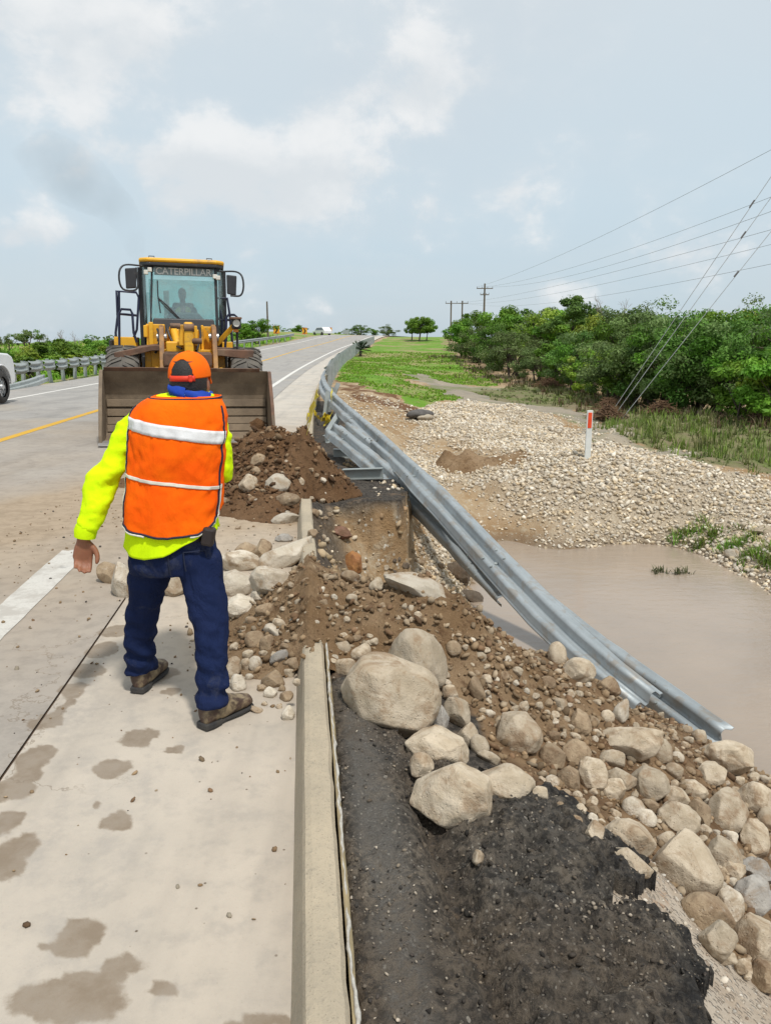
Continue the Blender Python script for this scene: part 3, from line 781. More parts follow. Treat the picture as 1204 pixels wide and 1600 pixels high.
CONG = [(p.x, p.y) for p in poly_px([(880, 1270), (905, 1272), (950, 1312), (1010, 1335), (1035, 1380), (1075, 1425), (1125, 1480), (1204, 1560), (1290, 1680), (980, 1680), (900, 1400)])]
def cong_keep(x, y):
    jx = x + fbm(x * 5, y * 5, s=131, o=4) * .10; jy = y + fbm(x * 5, y * 5, s=137, o=4) * .10
    return in_poly(jx, jy, CONG)
def cong_z(x, y): return terrain(x, y) + .035 + fbm(x * 5, y * 5, s=141) * .05 + np.abs(fbm(x * 26, y * 26, s=143, o=3)) * .012
def cong_mat():
    t = NT('stony_base_course'); p = t.world()
    n = t.noise(p, 4, 5, .6); n2 = t.noise(p, 60, 5, .7)
    col = t.mix(t.ramp(n, .4, .62), (.36, .29, .22), (.42, .36, .29))
    col = t.mix(t.ramp(t.noise(p, 6, 5), .58, .68, 0, .75), col, (.26, .13, .06))
    vd = t.vor(p, 48); vc = t.sep(t.vor(p, 48, out='Color'))
    col = t.mix(t.math('MULTIPLY', t.ramp(vd, .45, .30), t.ramp(vc[0], .35, .4)), col, t.mix(vc[1], (.34, .27, .21), (.54, .49, .42)))
    h = t.math('ADD', t.math('MULTIPLY', n2, .4), t.ramp(vd, .5, .1))
    return t.out(col, .9, t.bump(h, .8, .02), spec=.3)
tag(patch('base_course', .5, 3.2, .7, 3.6, .016, cong_z, cong_keep, .14, cong_mat(), .2), kind='structure')

_sf = surface_fast
def surface_fast(x, y):
    x = np.asarray(x, float); y = np.asarray(y, float); off = kx(y) - x; z = bil(GZ, x, y)
    z = np.where((off > 0) & (off < LEFT_EDGE), road_z(x, y), z); kk = (off <= 0) & (off > -.15) & ~((y > 7.6) & (y < 8.4)); z = np.where(kk, kz(y) + KERB_H, z)
    for x0_, y0_, st_, Z_ in TOPS:
        i = np.round((x - x0_) / st_).astype(int); j = np.round((y - y0_) / st_).astype(int); ok = (i >= 0) & (j >= 0) & (i < Z_.shape[1]) & (j < Z_.shape[0])
        z = np.where(ok, np.maximum(z, Z_[np.clip(j, 0, Z_.shape[0] - 1), np.clip(i, 0, Z_.shape[1] - 1)]), z)
    a = in_poly(x, y, ASPH) & (x > kx(y) + .15); return z + np.where(a, .075, 0) + np.where(in_poly(x, y, CONG) & ~a, .05, 0)
def soil_mat(name, c1, c2, c3):
    t = NT(name); p = t.world()
    n = t.noise(p, 2.2, 6, .62); n2 = t.noise(p, 14, 6, .68); n3 = t.noise(p, 70, 5, .7)
    col = t.mix(t.ramp(n, .36, .64), c1, c2)
    col = t.mix(t.ramp(n2, .5, .68, 0, .8), col, c3)
    col = t.mix(t.ramp(n3, .55, .72, 0, .6), col, tuple(min(1, v * 1.6) for v in c2))
    h = t.math('ADD', t.math('MULTIPLY', n2, 1.0), t.math('MULTIPLY', n3, .6))
    return t.out(col, .97, t.bump(h, 1.0, .03), spec=.15)
SOIL_A = soil_mat('dark_moist_soil', (.13, .070, .034), (.18, .105, .056), (.075, .042, .022))
SOIL_B = soil_mat('stony_spoil', (.20, .125, .066), (.29, .20, .12), (.105, .058, .030))
TOPS = []
def fz_coarse(X, Y, fh):
    b = base_z(X, Y); b = np.maximum(blur(b, 2), blur(b, 4)); h = fh(X, Y); lump = np.abs(fbm(X * 11, Y * 11, s=151, o=4, g=.65)) * .13
    return np.where(h > 0, b + h + lump * np.clip(h * 8, 0, 1) * .75, -9)
def heap(name, fh, x0, x1, y0, y1, m, label):
    def fz(X, Y):
        b = base_z(X, Y); b = np.maximum(blur(b, 3), blur(b, 8)); h = fh(X, Y)
        lump = np.abs(fbm(X * 11, Y * 11, s=151, o=4, g=.65)) * .13
        return b + np.where(h > 0, h + lump * np.clip(h * 8, 0, 1) * .75, -.03)
    if fh in (heapA, heapB):
        gx_ = np.arange(x0, x1, .04); gy_ = np.arange(y0, y1, .04); X_, Y_ = np.meshgrid(gx_, gy_); Z_ = fz_coarse(X_, Y_, fh); TOPS.append((x0, y0, .04, Z_))
    o = patch(name, x0, x1, y0, y1, .02, fz, lambda X, Y: (blur(fh(X, Y), 1) > -.006) , 0, m, .5)
    return tag(o, label, 'soil heap')
heap('soil_heap', heapA, -3.6, .4, 7.0, 10.4, SOIL_A, 'dark brown soil heap tipped across the kerb in front of the loader')
heap('soil_heap', heapB, -1.9, 1.9, 3.0, 6.8, SOIL_B, 'stony brown spoil bank over the kerb behind the big boulders')

cC = hit(740, 722, terrain); HEAP_C = [(cC.x - .25, cC.y, .40, .5, .15, .2, 1.3), (cC.x - .6, cC.y + .2, .16, .25, .20, 0, 1.2), (cC.x + .45, cC.y - .1, .8, .4, .09, 0, 1), (cC.x - .1, cC.y + .3, .14, .2, .16, 0, 1.2)]
heap('soil_heap', lambda x, y: heap_h(HEAP_C, x, y, 171), cC.x - 2.2, cC.x + 2.2, cC.y - 2, cC.y + 2, SOIL_B, 'small eroded brown mound standing on the gravel bank beyond the rail')
# ------------------------------------------------------------------ stones
def ico(sub):
    bm = bmesh.new(); bmesh.ops.create_icosphere(bm, subdivisions=sub, radius=1)
    V = np.array([v.co[:] for v in bm.verts]); F = np.array([[v.index for v in f.verts] for f in bm.faces]); bm.free(); return V, F
def rock_shape(sub, seed, amp=.30, cuts=7, fine=.03, ang=.82, mid=.0):
    V, F = ico(sub); r = np.random.default_rng(seed)
    o = r.random(3) * 40
    d = 1 + amp * 2 * fbm(V[:, 0] * .9 + o[0], V[:, 1] * .9 + o[1], V[:, 2] * .9 + o[2], s=seed, o=3)
    P = V * d[:, None]
    for k in range(cuts):
        n = r.normal(size=3); n /= np.linalg.norm(n); lim = ang + r.random() * .16
        e = P @ n; over = np.maximum(e - lim, 0); P = P - n * (over * .90)[:, None]
    if mid: P = P * (1 + mid * 2 * fbm(V[:, 0] * 1.9 + o[1], V[:, 1] * 1.9, V[:, 2] * 1.9 + o[0], s=seed + 5, o=3))[:, None]
    d2 = fine * 2 * fbm(V[:, 0] * 4 + o[0], V[:, 1] * 4, V[:, 2] * 4, s=seed + 9, o=4)
    P = P * (1 + d2)[:, None]
    lo, hi = P.min(0), P.max(0); P = (P - (lo + hi) / 2) / ((hi - lo) / 2)
    return P, F
def rock_mat(name, c1, c2, dirt, spread=.12):
    t = NT(name); v = t.coord('Object'); p = t.world()
    oi = t.new('ShaderNodeObjectInfo').outputs['Random']
    n = t.noise(v, 1.3, 5, .6); n2 = t.noise(p, 18, 6, .65); n3 = t.noise(p, 110, 4, .7)
    col = t.mix(t.ramp(n, .35, .65), c1, c2)
    hs = t.new('ShaderNodeHueSaturation'); t.L.new(col, hs.inputs['Color'])
    t.set(hs.inputs['Value'], t.ramp(oi, 0, 1, 1 - spread * 1.6, 1 + spread)); hs.inputs['Saturation'].default_value = 1.0
    col = hs.outputs[0]
    col = t.mix(t.ramp(n2, .52, .74, 0, .55), col, tuple(x * .72 for x in c2))
    col = t.mix(t.ramp(n3, .60, .75, 0, .35), col, (.60, .56, .48))
    col = t.mix(t.ramp(t.noise(p, 6, 6, .72, .6), .47, .66, 0, .85), col, dirt)
    sc_ = t.noise(t.mapv(p, (1, 1, 2.5)), 11, 6, .7, .8)
    col = t.mix(t.ramp(sc_, .60, .70, 0, .5), col, (.56, .51, .43))
    pit = t.ramp(t.vor(p, 46), .10, .22)
    h = t.math('ADD', t.math('ADD', t.math('MULTIPLY', n2, .9), t.math('MULTIPLY', n3, .35)), t.math('MULTIPLY', pit, .25))
    return t.out(col, .85, t.bump(h, .65, .02), spec=.25)
RM = dict(tan=rock_mat('tan_limestone', (.52, .44, .335), (.41, .335, .24), (.26, .175, .105)),
          white=rock_mat('pale_limestone', (.58, .52, .43), (.48, .42, .33), (.30, .21, .13)),
          brown=rock_mat('brown_stone', (.35, .265, .175), (.27, .195, .125), (.16, .10, .058)),
          grey=rock_mat('grey_stone', (.36, .335, .30), (.28, .26, .235), (.24, .17, .11)),
          orange=rock_mat('rusty_stone', (.34, .165, .06), (.27, .12, .05), (.16, .08, .04)),
          red=rock_mat('reddish_stone', (.28, .15, .105), (.22, .125, .085), (.14, .08, .045)),
          dark=rock_mat('dark_wet_stone', (.16, .125, .09), (.11, .085, .065), (.10, .065, .04)))
BIG = []; SMALL = []
for k in range(14):
    P, F = rock_shape(5, 200 + k, .30, 9 + k % 5, .028, .66, .05); BIG.append(mesh_np('boulder', P, F))
for k in range(12):
    P, F = rock_shape(3, 300 + k, .34, 9 + k % 5, .05, .62, .08); SMALL.append(mesh_np('cobble', P, F))
MESHES = {}
def rock_mesh(i, big, c):
    key = (i, big, c)
    if key not in MESHES:
        m = (BIG if big else SMALL)[i % (14 if big else 12)].copy(); m.materials.clear(); m.materials.append(RM[c]); MESHES[key] = m
    return MESHES[key]
placed = []
def rock(px, py, w, h, rot=0, c='tan', label=None, group=None, name='boulder', i=None, flat=1.0, lift=.0, big=None, Y=None):
    big = (w * h > 900) if big is None else big
    b = hit(px, py + h * (.40 - lift)) if Y is None else atY(px, py + h * .4, Y)
    dist = (b - Vector((0, 0, CAMH))).dot(FWD); s_ = dist / FPX
    v = ray(px, py); ctr = Vector((0, 0, CAMH)) + v * (dist + .28 * w * s_)
    k = (dist + .28 * w * s_) / FPX
    i = i if i is not None else len(placed)
    o = bpy.data.objects.new(name, rock_mesh(i, big, c))
    vd = v.normalized(); right = RT - vd * RT.dot(vd); right.normalize(); up = right.cross(vd) 
    a = R(rot); x = right * math.cos(a) + up * math.sin(a); z = -right * math.sin(a) + up * math.cos(a)
    # depth axis leans to the ground so that the stone lies instead of facing the viewer
    M = Matrix((x, vd, z)).transposed()
    S = Matrix.Diagonal((w * k / 2 * 1.04, (w * .5 + h * .5) * k / 2 * .95 * flat, h * k / 2 * 1.04))
    o.matrix_world = Matrix.Translation(ctr) @ (M @ S).to_4x4()
    put(o); placed.append((px, py, w, h))
    tag(o, label, 'boulder' if name == 'boulder' else ('stone' if name == 'stone' else 'cobble'), group)
    return o
B = 'boulder'
named = [
 (610, 1089, 152, 126, -12, 'tan', 'largest tan boulder, smooth and rounded, resting beside the kerb end', 0),
 (650, 1040, 94, 112, 8, 'tan', 'tall smooth boulder standing directly behind the largest boulder', 1),
 (683, 1166, 98, 62, -8, 'tan', 'long tan boulder wedged below the largest boulder, above the flat squarish one', 2),
 (706, 1242, 127, 98, -6, 'tan', 'squarish smooth boulder lying on the broken asphalt, nearest the kerb', 3),
 (785, 1226, 96, 64, -10, 'tan', 'wide boulder touching the right side of the squarish boulder on the asphalt', 4),
 (812, 1146, 70, 68, -20, 'tan', 'single egg shaped pale boulder on the dirt slope right of the largest boulder', 5),
 (655, 922, 118, 46, -24, 'white', 'long pale slab shaped boulder half buried at the edge above the pit', 6),
 (978, 1163, 112, 54, 8, 'tan', 'long flat topped block with soil on it in the middle of the rock slope', 7),
 (984, 1309, 76, 54, -16, 'tan', 'sloping brown stained boulder above the asphalt edge', 8),
 (985, 1350, 66, 40, -24, 'tan', 'low rounded boulder at the broken asphalt edge under the sloping one', 9),
 (1068, 1351, 108, 102, -6, 'tan', 'big flat faced boulder with brown mud spot on the right rock slope', 10),
 (1059, 1281, 62, 50, -20, 'tan', 'pale tilted boulder right above the flat faced one with the mud spot', 11),
 (1133, 1185, 78, 56, -14, 'tan', 'wide boulder at the waterside where the last guardrail beam ends', 12),
 (1135, 1268, 60, 72, -15, 'tan', 'tall ridged boulder upslope of the right picture edge', 13),
 (1180, 1252, 58, 56, -10, 'tan', 'rounded boulder at the right picture edge below the waterside', 1),
 (1129, 1334, 52, 52, 0, 'tan', 'round boulder touching the right of the mud spotted one', 2),
 (1105, 1428, 78, 60, -20, 'brown', 'brown blocky boulder directly below the mud spotted one', 8),
 (1173, 1466, 70, 70, 0, 'tan', 'plump round boulder low on the right picture edge', 3),
 (1121, 1470, 56, 58, -10, 'tan', 'smooth upright boulder left of the plump one near the base course', 4),
 (1016, 1225, 54, 58, 10, 'tan', 'round boulder capped with brown soil on the rock slope', 5),
 (1176, 1400, 58, 64, -30, 'grey', 'grey angular boulder at the right picture edge', 13),
 (1178, 1362, 56, 42, -18, 'grey', 'flat grey boulder lying on top of the grey angular one', 6),
 (440, 872, 112, 40, 33, 'white', 'long pale finger shaped boulder leaning on the kerb left of the pit', 9),
 (373, 879, 62, 40, -12, 'white', 'white boulder right behind the worker, lying against the finger shaped one', 12),
 (421, 908, 62, 44, -8, 'white', 'rounded pale boulder under the foot of the finger shaped one', 0),
 (368, 913, 54, 46, 0, 'white', 'broad white boulder close behind the right knee of the worker', 5),
 (376, 947, 50, 38, 4, 'white', 'grey white boulder nearest the worker among the row on the slab', 2),
 (193, 908, 40, 62, 20, 'white', 'tall white stone seen just left of the left leg of the worker', 10),
 (169, 897, 34, 38, 0, 'brown', 'brown angular stone at the left end of the stone row', 7),
 (272, 912, 40, 48, 15, 'tan', 'pale pointed stone seen between the legs of the worker', 11),
 (548, 880, 34, 38, 0, 'orange', 'rusty orange boulder sitting below the broken kerb at the pit', 3),
 (529, 833, 42, 22, -6, 'red', 'reddish flat stone on the flank of the dark soil heap', 6),
 (434, 756, 40, 32, 0, 'white', 'white jagged block in the middle of the dark soil heap', 13),
 (388, 757, 30, 32, 10, 'tan', 'tan boulder set in the dark soil heap beside the elbow of the worker', 4),
 (405, 720, 26, 22, 0, 'brown', 'brown boulder on the crest of the dark soil heap', 1),
 (446, 811, 44, 20, 12, 'white', 'pale wedge shaped stone against the broken kerb end', 8),
 (450, 781, 36, 24, 8, 'brown', 'soil covered boulder below the white jagged block', 5),
 (444, 841, 28, 15, 0, 'grey', 'small grey broken slab with black crumbs by the kerb', 13),
 (385, 860, 36, 26, 0, 'brown', 'brown stone behind the white boulders on the slab', 2),
 (412, 860, 28, 36, 15, 'brown', 'upright brown stone left of the finger shaped boulder', 4),
 (733, 935, 54, 26, -12, 'dark', 'dark wet slab of rock at the water edge below the pit', 6),
 (712, 893, 46, 34, -15, 'dark', 'wet brown boulder on the shore below the twisted guardrail', 3),
 (690, 1125, 22, 44, -8, 'grey', 'narrow grey stone squeezed between the two tallest boulders', 9),
]
for r_ in named: rock(r_[0], r_[1], r_[2], r_[3], r_[4], r_[5], r_[6], None, B, r_[7], big=True)
plainrocks = [(658, 1196, 38, 40), (840, 1241, 30, 24), (715, 1114, 38, 52), (731, 1150, 38, 42), (748, 1164, 28, 32), (762, 1184, 36, 20), (565, 1021, 34, 32), (538, 1042, 30, 30), (535, 1010, 28, 20), (546, 903, 30, 24), (588, 914, 24, 24),
 (743, 1077, 22, 38), (708, 1013, 24, 24), (702, 1084, 24, 28), (903, 1049, 52, 42), (888, 1010, 38, 34), (870, 1021, 28, 36), (949, 1073, 40, 34), (970, 1112, 24, 42), (906, 1129, 32, 42), (1034, 1174, 30, 38), (862, 1182, 40, 40), (899, 1179, 44, 44),
 (925, 1212, 46, 56), (886, 1216, 36, 38), (955, 1187, 40, 30), (970, 1218, 46, 34), (956, 1236, 42, 36), (988, 1262, 34, 32), (928, 1302, 32, 38), (1093, 1273, 32, 46), (1163, 1178, 40, 38), (1110, 1210, 47, 40), (1051, 1205, 28, 26), (1083, 1234, 42, 30),
 (1054, 1248, 46, 38), (1178, 1312, 42, 60), (1137, 1418, 44, 60), (1188, 1523, 42, 48), (1160, 1510, 26, 24), (1144, 1358, 38, 32), (1198, 1200, 30, 30), (1196, 1280, 30, 40), (1040, 1315, 30, 30), (1010, 1278, 30, 26)]
SHORT = {0: 'the largest boulder', 1: 'the boulder behind the largest one', 3: 'the squarish boulder on the asphalt', 5: 'the egg shaped boulder', 7: 'the long flat topped block', 8: 'the sloping stained boulder', 10: 'the mud spotted boulder', 12: 'the waterside boulder at the beam end', 13: 'the tall ridged boulder', 17: 'the plump round boulder', 19: 'the soil capped boulder', 20: 'the grey angular boulder', 6: 'the pale slab at the pit',
         30: 'the rusty orange boulder', 31: 'the reddish flat stone', 32: 'the white jagged block', 33: 'the tan boulder in the soil heap', 34: 'the brown crest boulder', 40: 'the dark wet slab', 41: 'the wet shore boulder', 35: 'the pale wedge at the kerb end',
         22: 'the finger shaped boulder', 25: 'the broad white boulder', 26: 'the grey white boulder nearest the worker'}
USED = set()
def where(px, py, keys, colour, noun, w, fall=None):
    def d(k): return math.hypot(px - named[k][0], py - named[k][1])
    for k in sorted(keys, key=d)[:3]:
        a = math.degrees(math.atan2(named[k][1] - py, px - named[k][0])) % 360
        side_ = ('right of', 'above and right of', 'above', 'above and left of', 'left of', 'below and left of', 'below', 'below and right of')[int((a + 22.5) // 45) % 8]
        for sz_ in (('tiny',) if w < 12 else ('little',) if w < 16 else ('small', 'smaller') if w < 21 else ('fist sized', 'smallish') if w < 27 else ('medium', 'middling') if w < 38 else ('larger', 'big')):
            for near in ('close', 'farther'):
                if near == 'close' and d(k) > 75: continue
                lb_ = f"{sz_} {colour} {noun} {near} {side_} {SHORT[k]}"
                if lb_ not in USED: USED.add(lb_); return lb_
    return fall or f"{colour} {noun} among its like"
CW = dict(tan='tan', white='pale', brown='brown', grey='grey', dark='dark')
for q, (px, py, w, h) in enumerate(plainrocks):
    c_ = random.choice(['tan', 'tan', 'tan', 'tan', 'brown', 'white'])
    rock(px, py, w, h, random.uniform(-25, 25), c_, where(px, py, [0, 1, 3, 5, 6, 7, 8, 10, 12, 13, 17, 19, 20], CW[c_], 'boulder', w), 'medium boulders of the rock slope', B, q * 3 + 1, big=(w * h > 1200))
slabstones = [(404, 931, 24, 20), (414, 953, 30, 24), (398, 999, 32, 28), (428, 986, 32, 18), (416, 1005, 21, 28), (362, 1044, 30, 38), (383, 1039, 16, 22), (398, 1037, 22, 24), (387, 1023, 16, 16), (457, 1037, 28, 22), (427, 1062, 36, 30), (422, 1083, 22, 20),
 (448, 1089, 22, 18), (450, 1115, 21, 25), (372, 1067, 24, 28), (409, 1075, 14, 14), (451, 1052, 18, 16), (401, 1110, 22, 11), (436, 975, 22, 16), (436, 1104, 10, 8), (389, 1058, 12, 12), (440, 1076, 12, 12), (463, 1066, 12, 12), (413, 1100, 10, 8), (380, 985, 16, 14),
 (366, 1010, 14, 14), (376, 1098, 10, 8), (445, 1010, 14, 12), (462, 1000, 16, 12), (430, 1025, 14, 12), (411, 1022, 14, 12), (357, 1090, 12, 10), (392, 970, 18, 14)]
for q, (px, py, w, h) in enumerate(slabstones):
    c_ = random.choice(['tan', 'tan', 'white', 'brown', 'tan']); rock(px, py, w, h, random.uniform(-30, 30), c_, where(px, py, [22, 25, 26, 0], CW[c_], 'cobble', w), 'cobbles spilled beside the kerb', 'cobble', q * 5 + 2)
rock(436, 1028, 32, 20, 30, 'grey', 'small blue grey stone among the tan cobbles beside the kerb', None, 'cobble', 4)
rock(746, 1341, 18, 24, -20, 'tan', 'lone small pale stone lying on the black asphalt', None, 'stone', 2)
rock(1143, 866, 22, 16, 0, 'white', 'lone rounded boulder at the water edge beside the grass tuft', None, 'boulder', 3)
rock(1192, 830, 34, 18, -6, 'tan', 'big tan rock on the far gravel bank at the right picture edge', None, 'boulder', 6, big=True)
# more cobbles fill the slope between the ones picked out above
def fill(polypx, n, lo, hi, label, group, tries=9000, cols=('tan', 'tan', 'tan', 'brown', 'white'), gap=.36, name='cobble'):
    k = 0; xs_ = [p[0] for p in polypx]; ys_ = [p[1] for p in polypx]
    for _ in range(tries):
        px = random.uniform(min(xs_), max(xs_)); py = random.uniform(min(ys_), max(ys_))
        if not in_poly(np.array([px]), np.array([py]), polypx)[0]: continue
        w = lo + (hi - lo) * random.random() ** 1.8; h = w * random.uniform(.6, .95)
        if any(abs(px - a) < gap * (w + c_) and abs(py - b_) < gap * (h + d_) for a, b_, c_, d_ in placed): continue
        c_ = random.choice(cols); rock(px, py, w, h, random.uniform(-35, 35), c_, where(px, py, list(SHORT), CW[c_], 'stone' if 'stone' in label else 'cobble', w, CW[c_] + ' ' + label), group + ', ' + CW[c_], name, random.randrange(99)); k += 1
        if k >= n: break
fill([(860, 1000), (960, 1055), (1110, 1150), (1204, 1185), (1215, 1560), (1150, 1520), (1060, 1400), (920, 1300), (840, 1230), (850, 1120)], 130, 11, 32, 'fist sized cobble filling the gaps between boulders on the rock slope', 'cobbles between the boulders')
fill([(520, 990), (700, 990), (860, 1010), (960, 1060), (870, 1190), (760, 1130), (700, 1100), (520, 1040)], 50, 9, 20, 'small stone stuck in the dirt slope above the rail ends', 'stones in the dirt slope')
fill([(400, 940), (470, 900), (600, 930), (690, 960), (560, 1000), (470, 1010), (400, 1010)], 34, 9, 18, 'small stone lying in the spoil bank across the kerb', 'stones in the spoil bank')
fill([(350, 780), (400, 730), (460, 700), (520, 740), (545, 820), (500, 860), (440, 800), (360, 830)], 26, 7, 18, 'small stone or clod sticking out of the dark soil heap', 'stones in the dark soil heap', cols=('brown', 'brown', 'tan', 'white'))
fill([(560, 880), (650, 870), (735, 900), (745, 950), (650, 900), (580, 900)], 24, 8, 17, 'small stone at the bottom of the washed out pit', 'stones in the pit', cols=('tan', 'brown', 'dark'))

# ------------------------------------------------------------------ loose small stuff (uncountable)
PEB = [rock_shape(1, 400 + k, .22, 3, 0, .8) for k in range(6)]
CLOD = [(lambda V, F: (V * np.random.default_rng(470 + k).uniform(.5, 1.3, (len(V), 1)), F))(*ico(1)) for k in range(6)]
PEB0 = [rock_shape(0, 420 + k, .18, 1, 0, .85) if False else (lambda V, F: (V * (1 + .25 * (np.random.default_rng(430 + k).random(len(V)) - .5))[:, None], F))(*ico(1)) for k in range(6)]
def tint_mat(name, rough=.9, bump=.3):
    t = NT(name); p = t.world(); c = t.attr('tint').outputs['Color']
    n = t.noise(p, 40, 4, .65)
    return t.out(t.mix(t.ramp(n, .4, .7, 0, .5), c, t.mix(1.0, c, (.6, .55, .48), 'MULTIPLY')), rough, t.bump(n, bump, .01), spec=.25)
STUFFM = tint_mat('loose_stone')
def scatter(name, pts, size, cols, shapes, flat=(.45, .9), sink=.25, m=None, label=None, cat=None, smooth=True):
    pts = np.asarray(pts); n = len(pts); Vs = []; Fs = []; Cs = []; off = 0
    idx = rng.integers(0, len(shapes), n)
    for k, (P, F) in enumerate(shapes):
        sel = np.where(idx == k)[0]
        if not len(sel): continue
        q = rng.normal(size=(len(sel), 4)); q /= np.linalg.norm(q, axis=1)[:, None]
        a = rng.random(len(sel)) * 6.283; tl = rng.normal(size=(len(sel), 2)) * .3
        ca, sa = np.cos(a), np.sin(a)
        s0 = size[sel] * .5; sx = s0 * (.8 + .5 * rng.random(len(sel))); sy = s0 * (.7 + .3 * rng.random(len(sel))); sz = s0 * (flat[0] + (flat[1] - flat[0]) * rng.random(len(sel)))
        L_ = P[None] * np.stack([sx, sy, sz], -1)[:, None, :]
        x = L_[..., 0] * ca[:, None] - L_[..., 1] * sa[:, None]; y = L_[..., 0] * sa[:, None] + L_[..., 1] * ca[:, None]
        z = L_[..., 2] + x * tl[:, :1] + y * tl[:, 1:]
        V = np.stack([x, y, z], -1) + pts[sel][:, None, :]; V[..., 2] += (sz * (1 - 2 * sink))[:, None]
        nv = P.shape[0]
        Fs.append((F[None] + (np.arange(len(sel)) * nv)[:, None, None] + off).reshape(-1, 3)); Vs.append(V.reshape(-1, 3)); off += len(sel) * nv
        Cs.append(np.repeat(np.concatenate([cols[sel], np.ones((len(sel), 1))], 1), nv, 0))
    me = mesh_np(name, np.concatenate(Vs), np.concatenate(Fs), smooth); colattr(me, 'tint', np.concatenate(Cs)); me.materials.append(m or STUFFM)
    o = put(bpy.data.objects.new(name, me)); tag(o, label, cat, None, 'stuff'); return o
def palette(n, P, v=.15):
    P = np.array(P); c = P[rng.integers(0, len(P), n)]; return c * (1 + v * rng.normal(size=(n, 1))).clip(.5, 1.5)
from_grid = lambda M, x, y: M[np.clip(np.searchsorted(ys, y), 0, len(ys) - 1), np.clip(np.searchsorted(xs, x), 0, len(xs) - 1)]
# gravel bank
n = 230000; X = rng.uniform(-1.5, 16, n); Y = rng.uniform(8.8, 29, n)
dens = from_grid(gravel, X, Y) * np.where(Y < 20, .75, .42); dens = np.maximum(dens, .06 * (Y < 26) * (X > kx(Y) + .9) * from_grid(1 - green, X, Y) * from_grid(1 - meadow, X, Y))
k = (rng.random(n) < dens) & (np.abs(X) / Y < .58); X, Y = X[k], Y[k]; Z = terrain_fast(X, Y); k = Z > WATER_Z - .03; X, Y, Z = X[k], Y[k], Z[k]
sz = (.028 + .065 * rng.random(len(X)) ** 2.6) * (.85 + .018 * Y); sz *= 1 + .5 * (vnoise(X * .7, Y * .7, s=3) - .5)
GRAVPAL = [(.60, .52, .41), (.55, .475, .37), (.64, .58, .48), (.48, .405, .305), (.60, .50, .36), (.52, .465, .39), (.53, .425, .285), (.66, .61, .52)]
print('gravel', len(X))
scatter('gravel', np.stack([X, Y, Z], -1), sz, palette(len(X), GRAVPAL), [ (P_, F_) for P_, F_ in [(lambda V, F: (V, F))(*rock_shape(1, 440 + j, .22, 2, 0, .85)) for j in range(5)]] if False else [(lambda V, F: (V * np.random.default_rng(440 + j).uniform(.8, 1.2, (len(V), 1)), F))(*ico(1)) for j in range(5)], label='pale rounded river gravel heaped on the bank beyond the water', cat='gravel')
# clods and grit on the heaps and slopes
def grit(name, x0, x1, y0, y1, n, fn, s0, s1, pal, label, cat, surf=surface_fast, smooth=True):
    X = rng.uniform(x0, x1, n); Y = rng.uniform(y0, y1, n); k = rng.random(n) < fn(X, Y); X, Y = X[k], Y[k]; Z = surf(X, Y)
    k = Z > WATER_Z; X, Y, Z = X[k], Y[k], Z[k]
    scatter(name, np.stack([X, Y, Z], -1), s0 + (s1 - s0) * rng.random(len(X)) ** 2.5, palette(len(X), pal, .2), PEB if smooth else CLOD, (.5, 1.0), .2, None, label, cat, smooth)
SP = [(.25, .175, .105), (.21, .14, .08), (.28, .205, .13), (.17, .105, .06), (.33, .26, .18), (.23, .16, .095)]
grit('dirt_clods', -2.6, .4, 7.2, 10.2, 10000, lambda x, y: np.clip(heapA(x, y) * 6, 0, 1) * .55, .014, .085, [(.13, .072, .036), (.17, .10, .055), (.09, .05, .026), (.22, .15, .09)], 'crumbly dark clods on the soil heap', 'clods', surface_fast, False)
grit('spoil_grit', -1.9, 2.2, 3.0, 6.6, 24000, lambda x, y: np.clip((heapB(x, y) + .02) * 12, 0, 1) * .55, .008, .055, SP, 'loose grit and small stones on the spoil bank', 'grit', surface_fast, False)
grit('slope_grit', .3, 3.6, 1.6, 6.2, 15000, lambda x, y: ((kx(y) - x) < -.9) * ~asph_keep(x, y) * ~cong_keep(x, y) * .55, .010, .055, SP, 'loose dirt and small stones between the slope boulders', 'grit')
grit('slab_grit', -3.5, -.2, 1.8, 9.5, 5200, lambda x, y: np.clip(dust_mask(x, y), 0, 1) * .30 * ((kx(y) - x) > .02) + .006, .006, .026, SP + [(.3, .26, .2), (.07, .06, .055)], 'scattered grit on the pavement', 'grit')
grit('asphalt_chips', -.3, 1.7, .8, 3.8, 22000, lambda x, y: asph_keep(x, y) * np.clip(.25 + 1.8 * (fbm(x * 3, y * 3, s=77) + .08), 0, 1), .004, .016, [(.05, .045, .04), (.20, .165, .125), (.14, .115, .09), (.36, .31, .25), (.09, .075, .06), (.06, .05, .043)], 'stone chips and crumbs on the broken asphalt', 'stone chips', lambda x, y: asph_z(x, y), False)
grit('asphalt_clods', -.3, 1.7, .8, 3.8, 14000, lambda x, y: asph_keep(x, y) * np.clip(.10 + 1.9 * (fbm(x * 2.4, y * 2.4, s=79) + .10), 0, 1) * (.25 + .75 * sst(x - kx(y), .35, .6)), .005, .024, [(.035, .030, .026), (.055, .046, .038), (.025, .022, .019), (.10, .08, .06), (.075, .062, .05)], 'black crumbled asphalt clods lying on the broken shoulder', 'clods', lambda x, y: asph_z(x, y) - .004, False)
grit('pit_rubble', -1.0, 1.9, 5.6, 12.5, 5200, lambda x, y: ((kx(y) - x) < -.2) * .7 * (terrain_fast(x, y) < -.12), .015, .09, [(.40, .31, .20), (.33, .25, .16), (.48, .41, .31), (.28, .19, .11), (.36, .27, .16)], 'tan stones and rubble littering the washed out pit', 'rubble', terrain_fast)
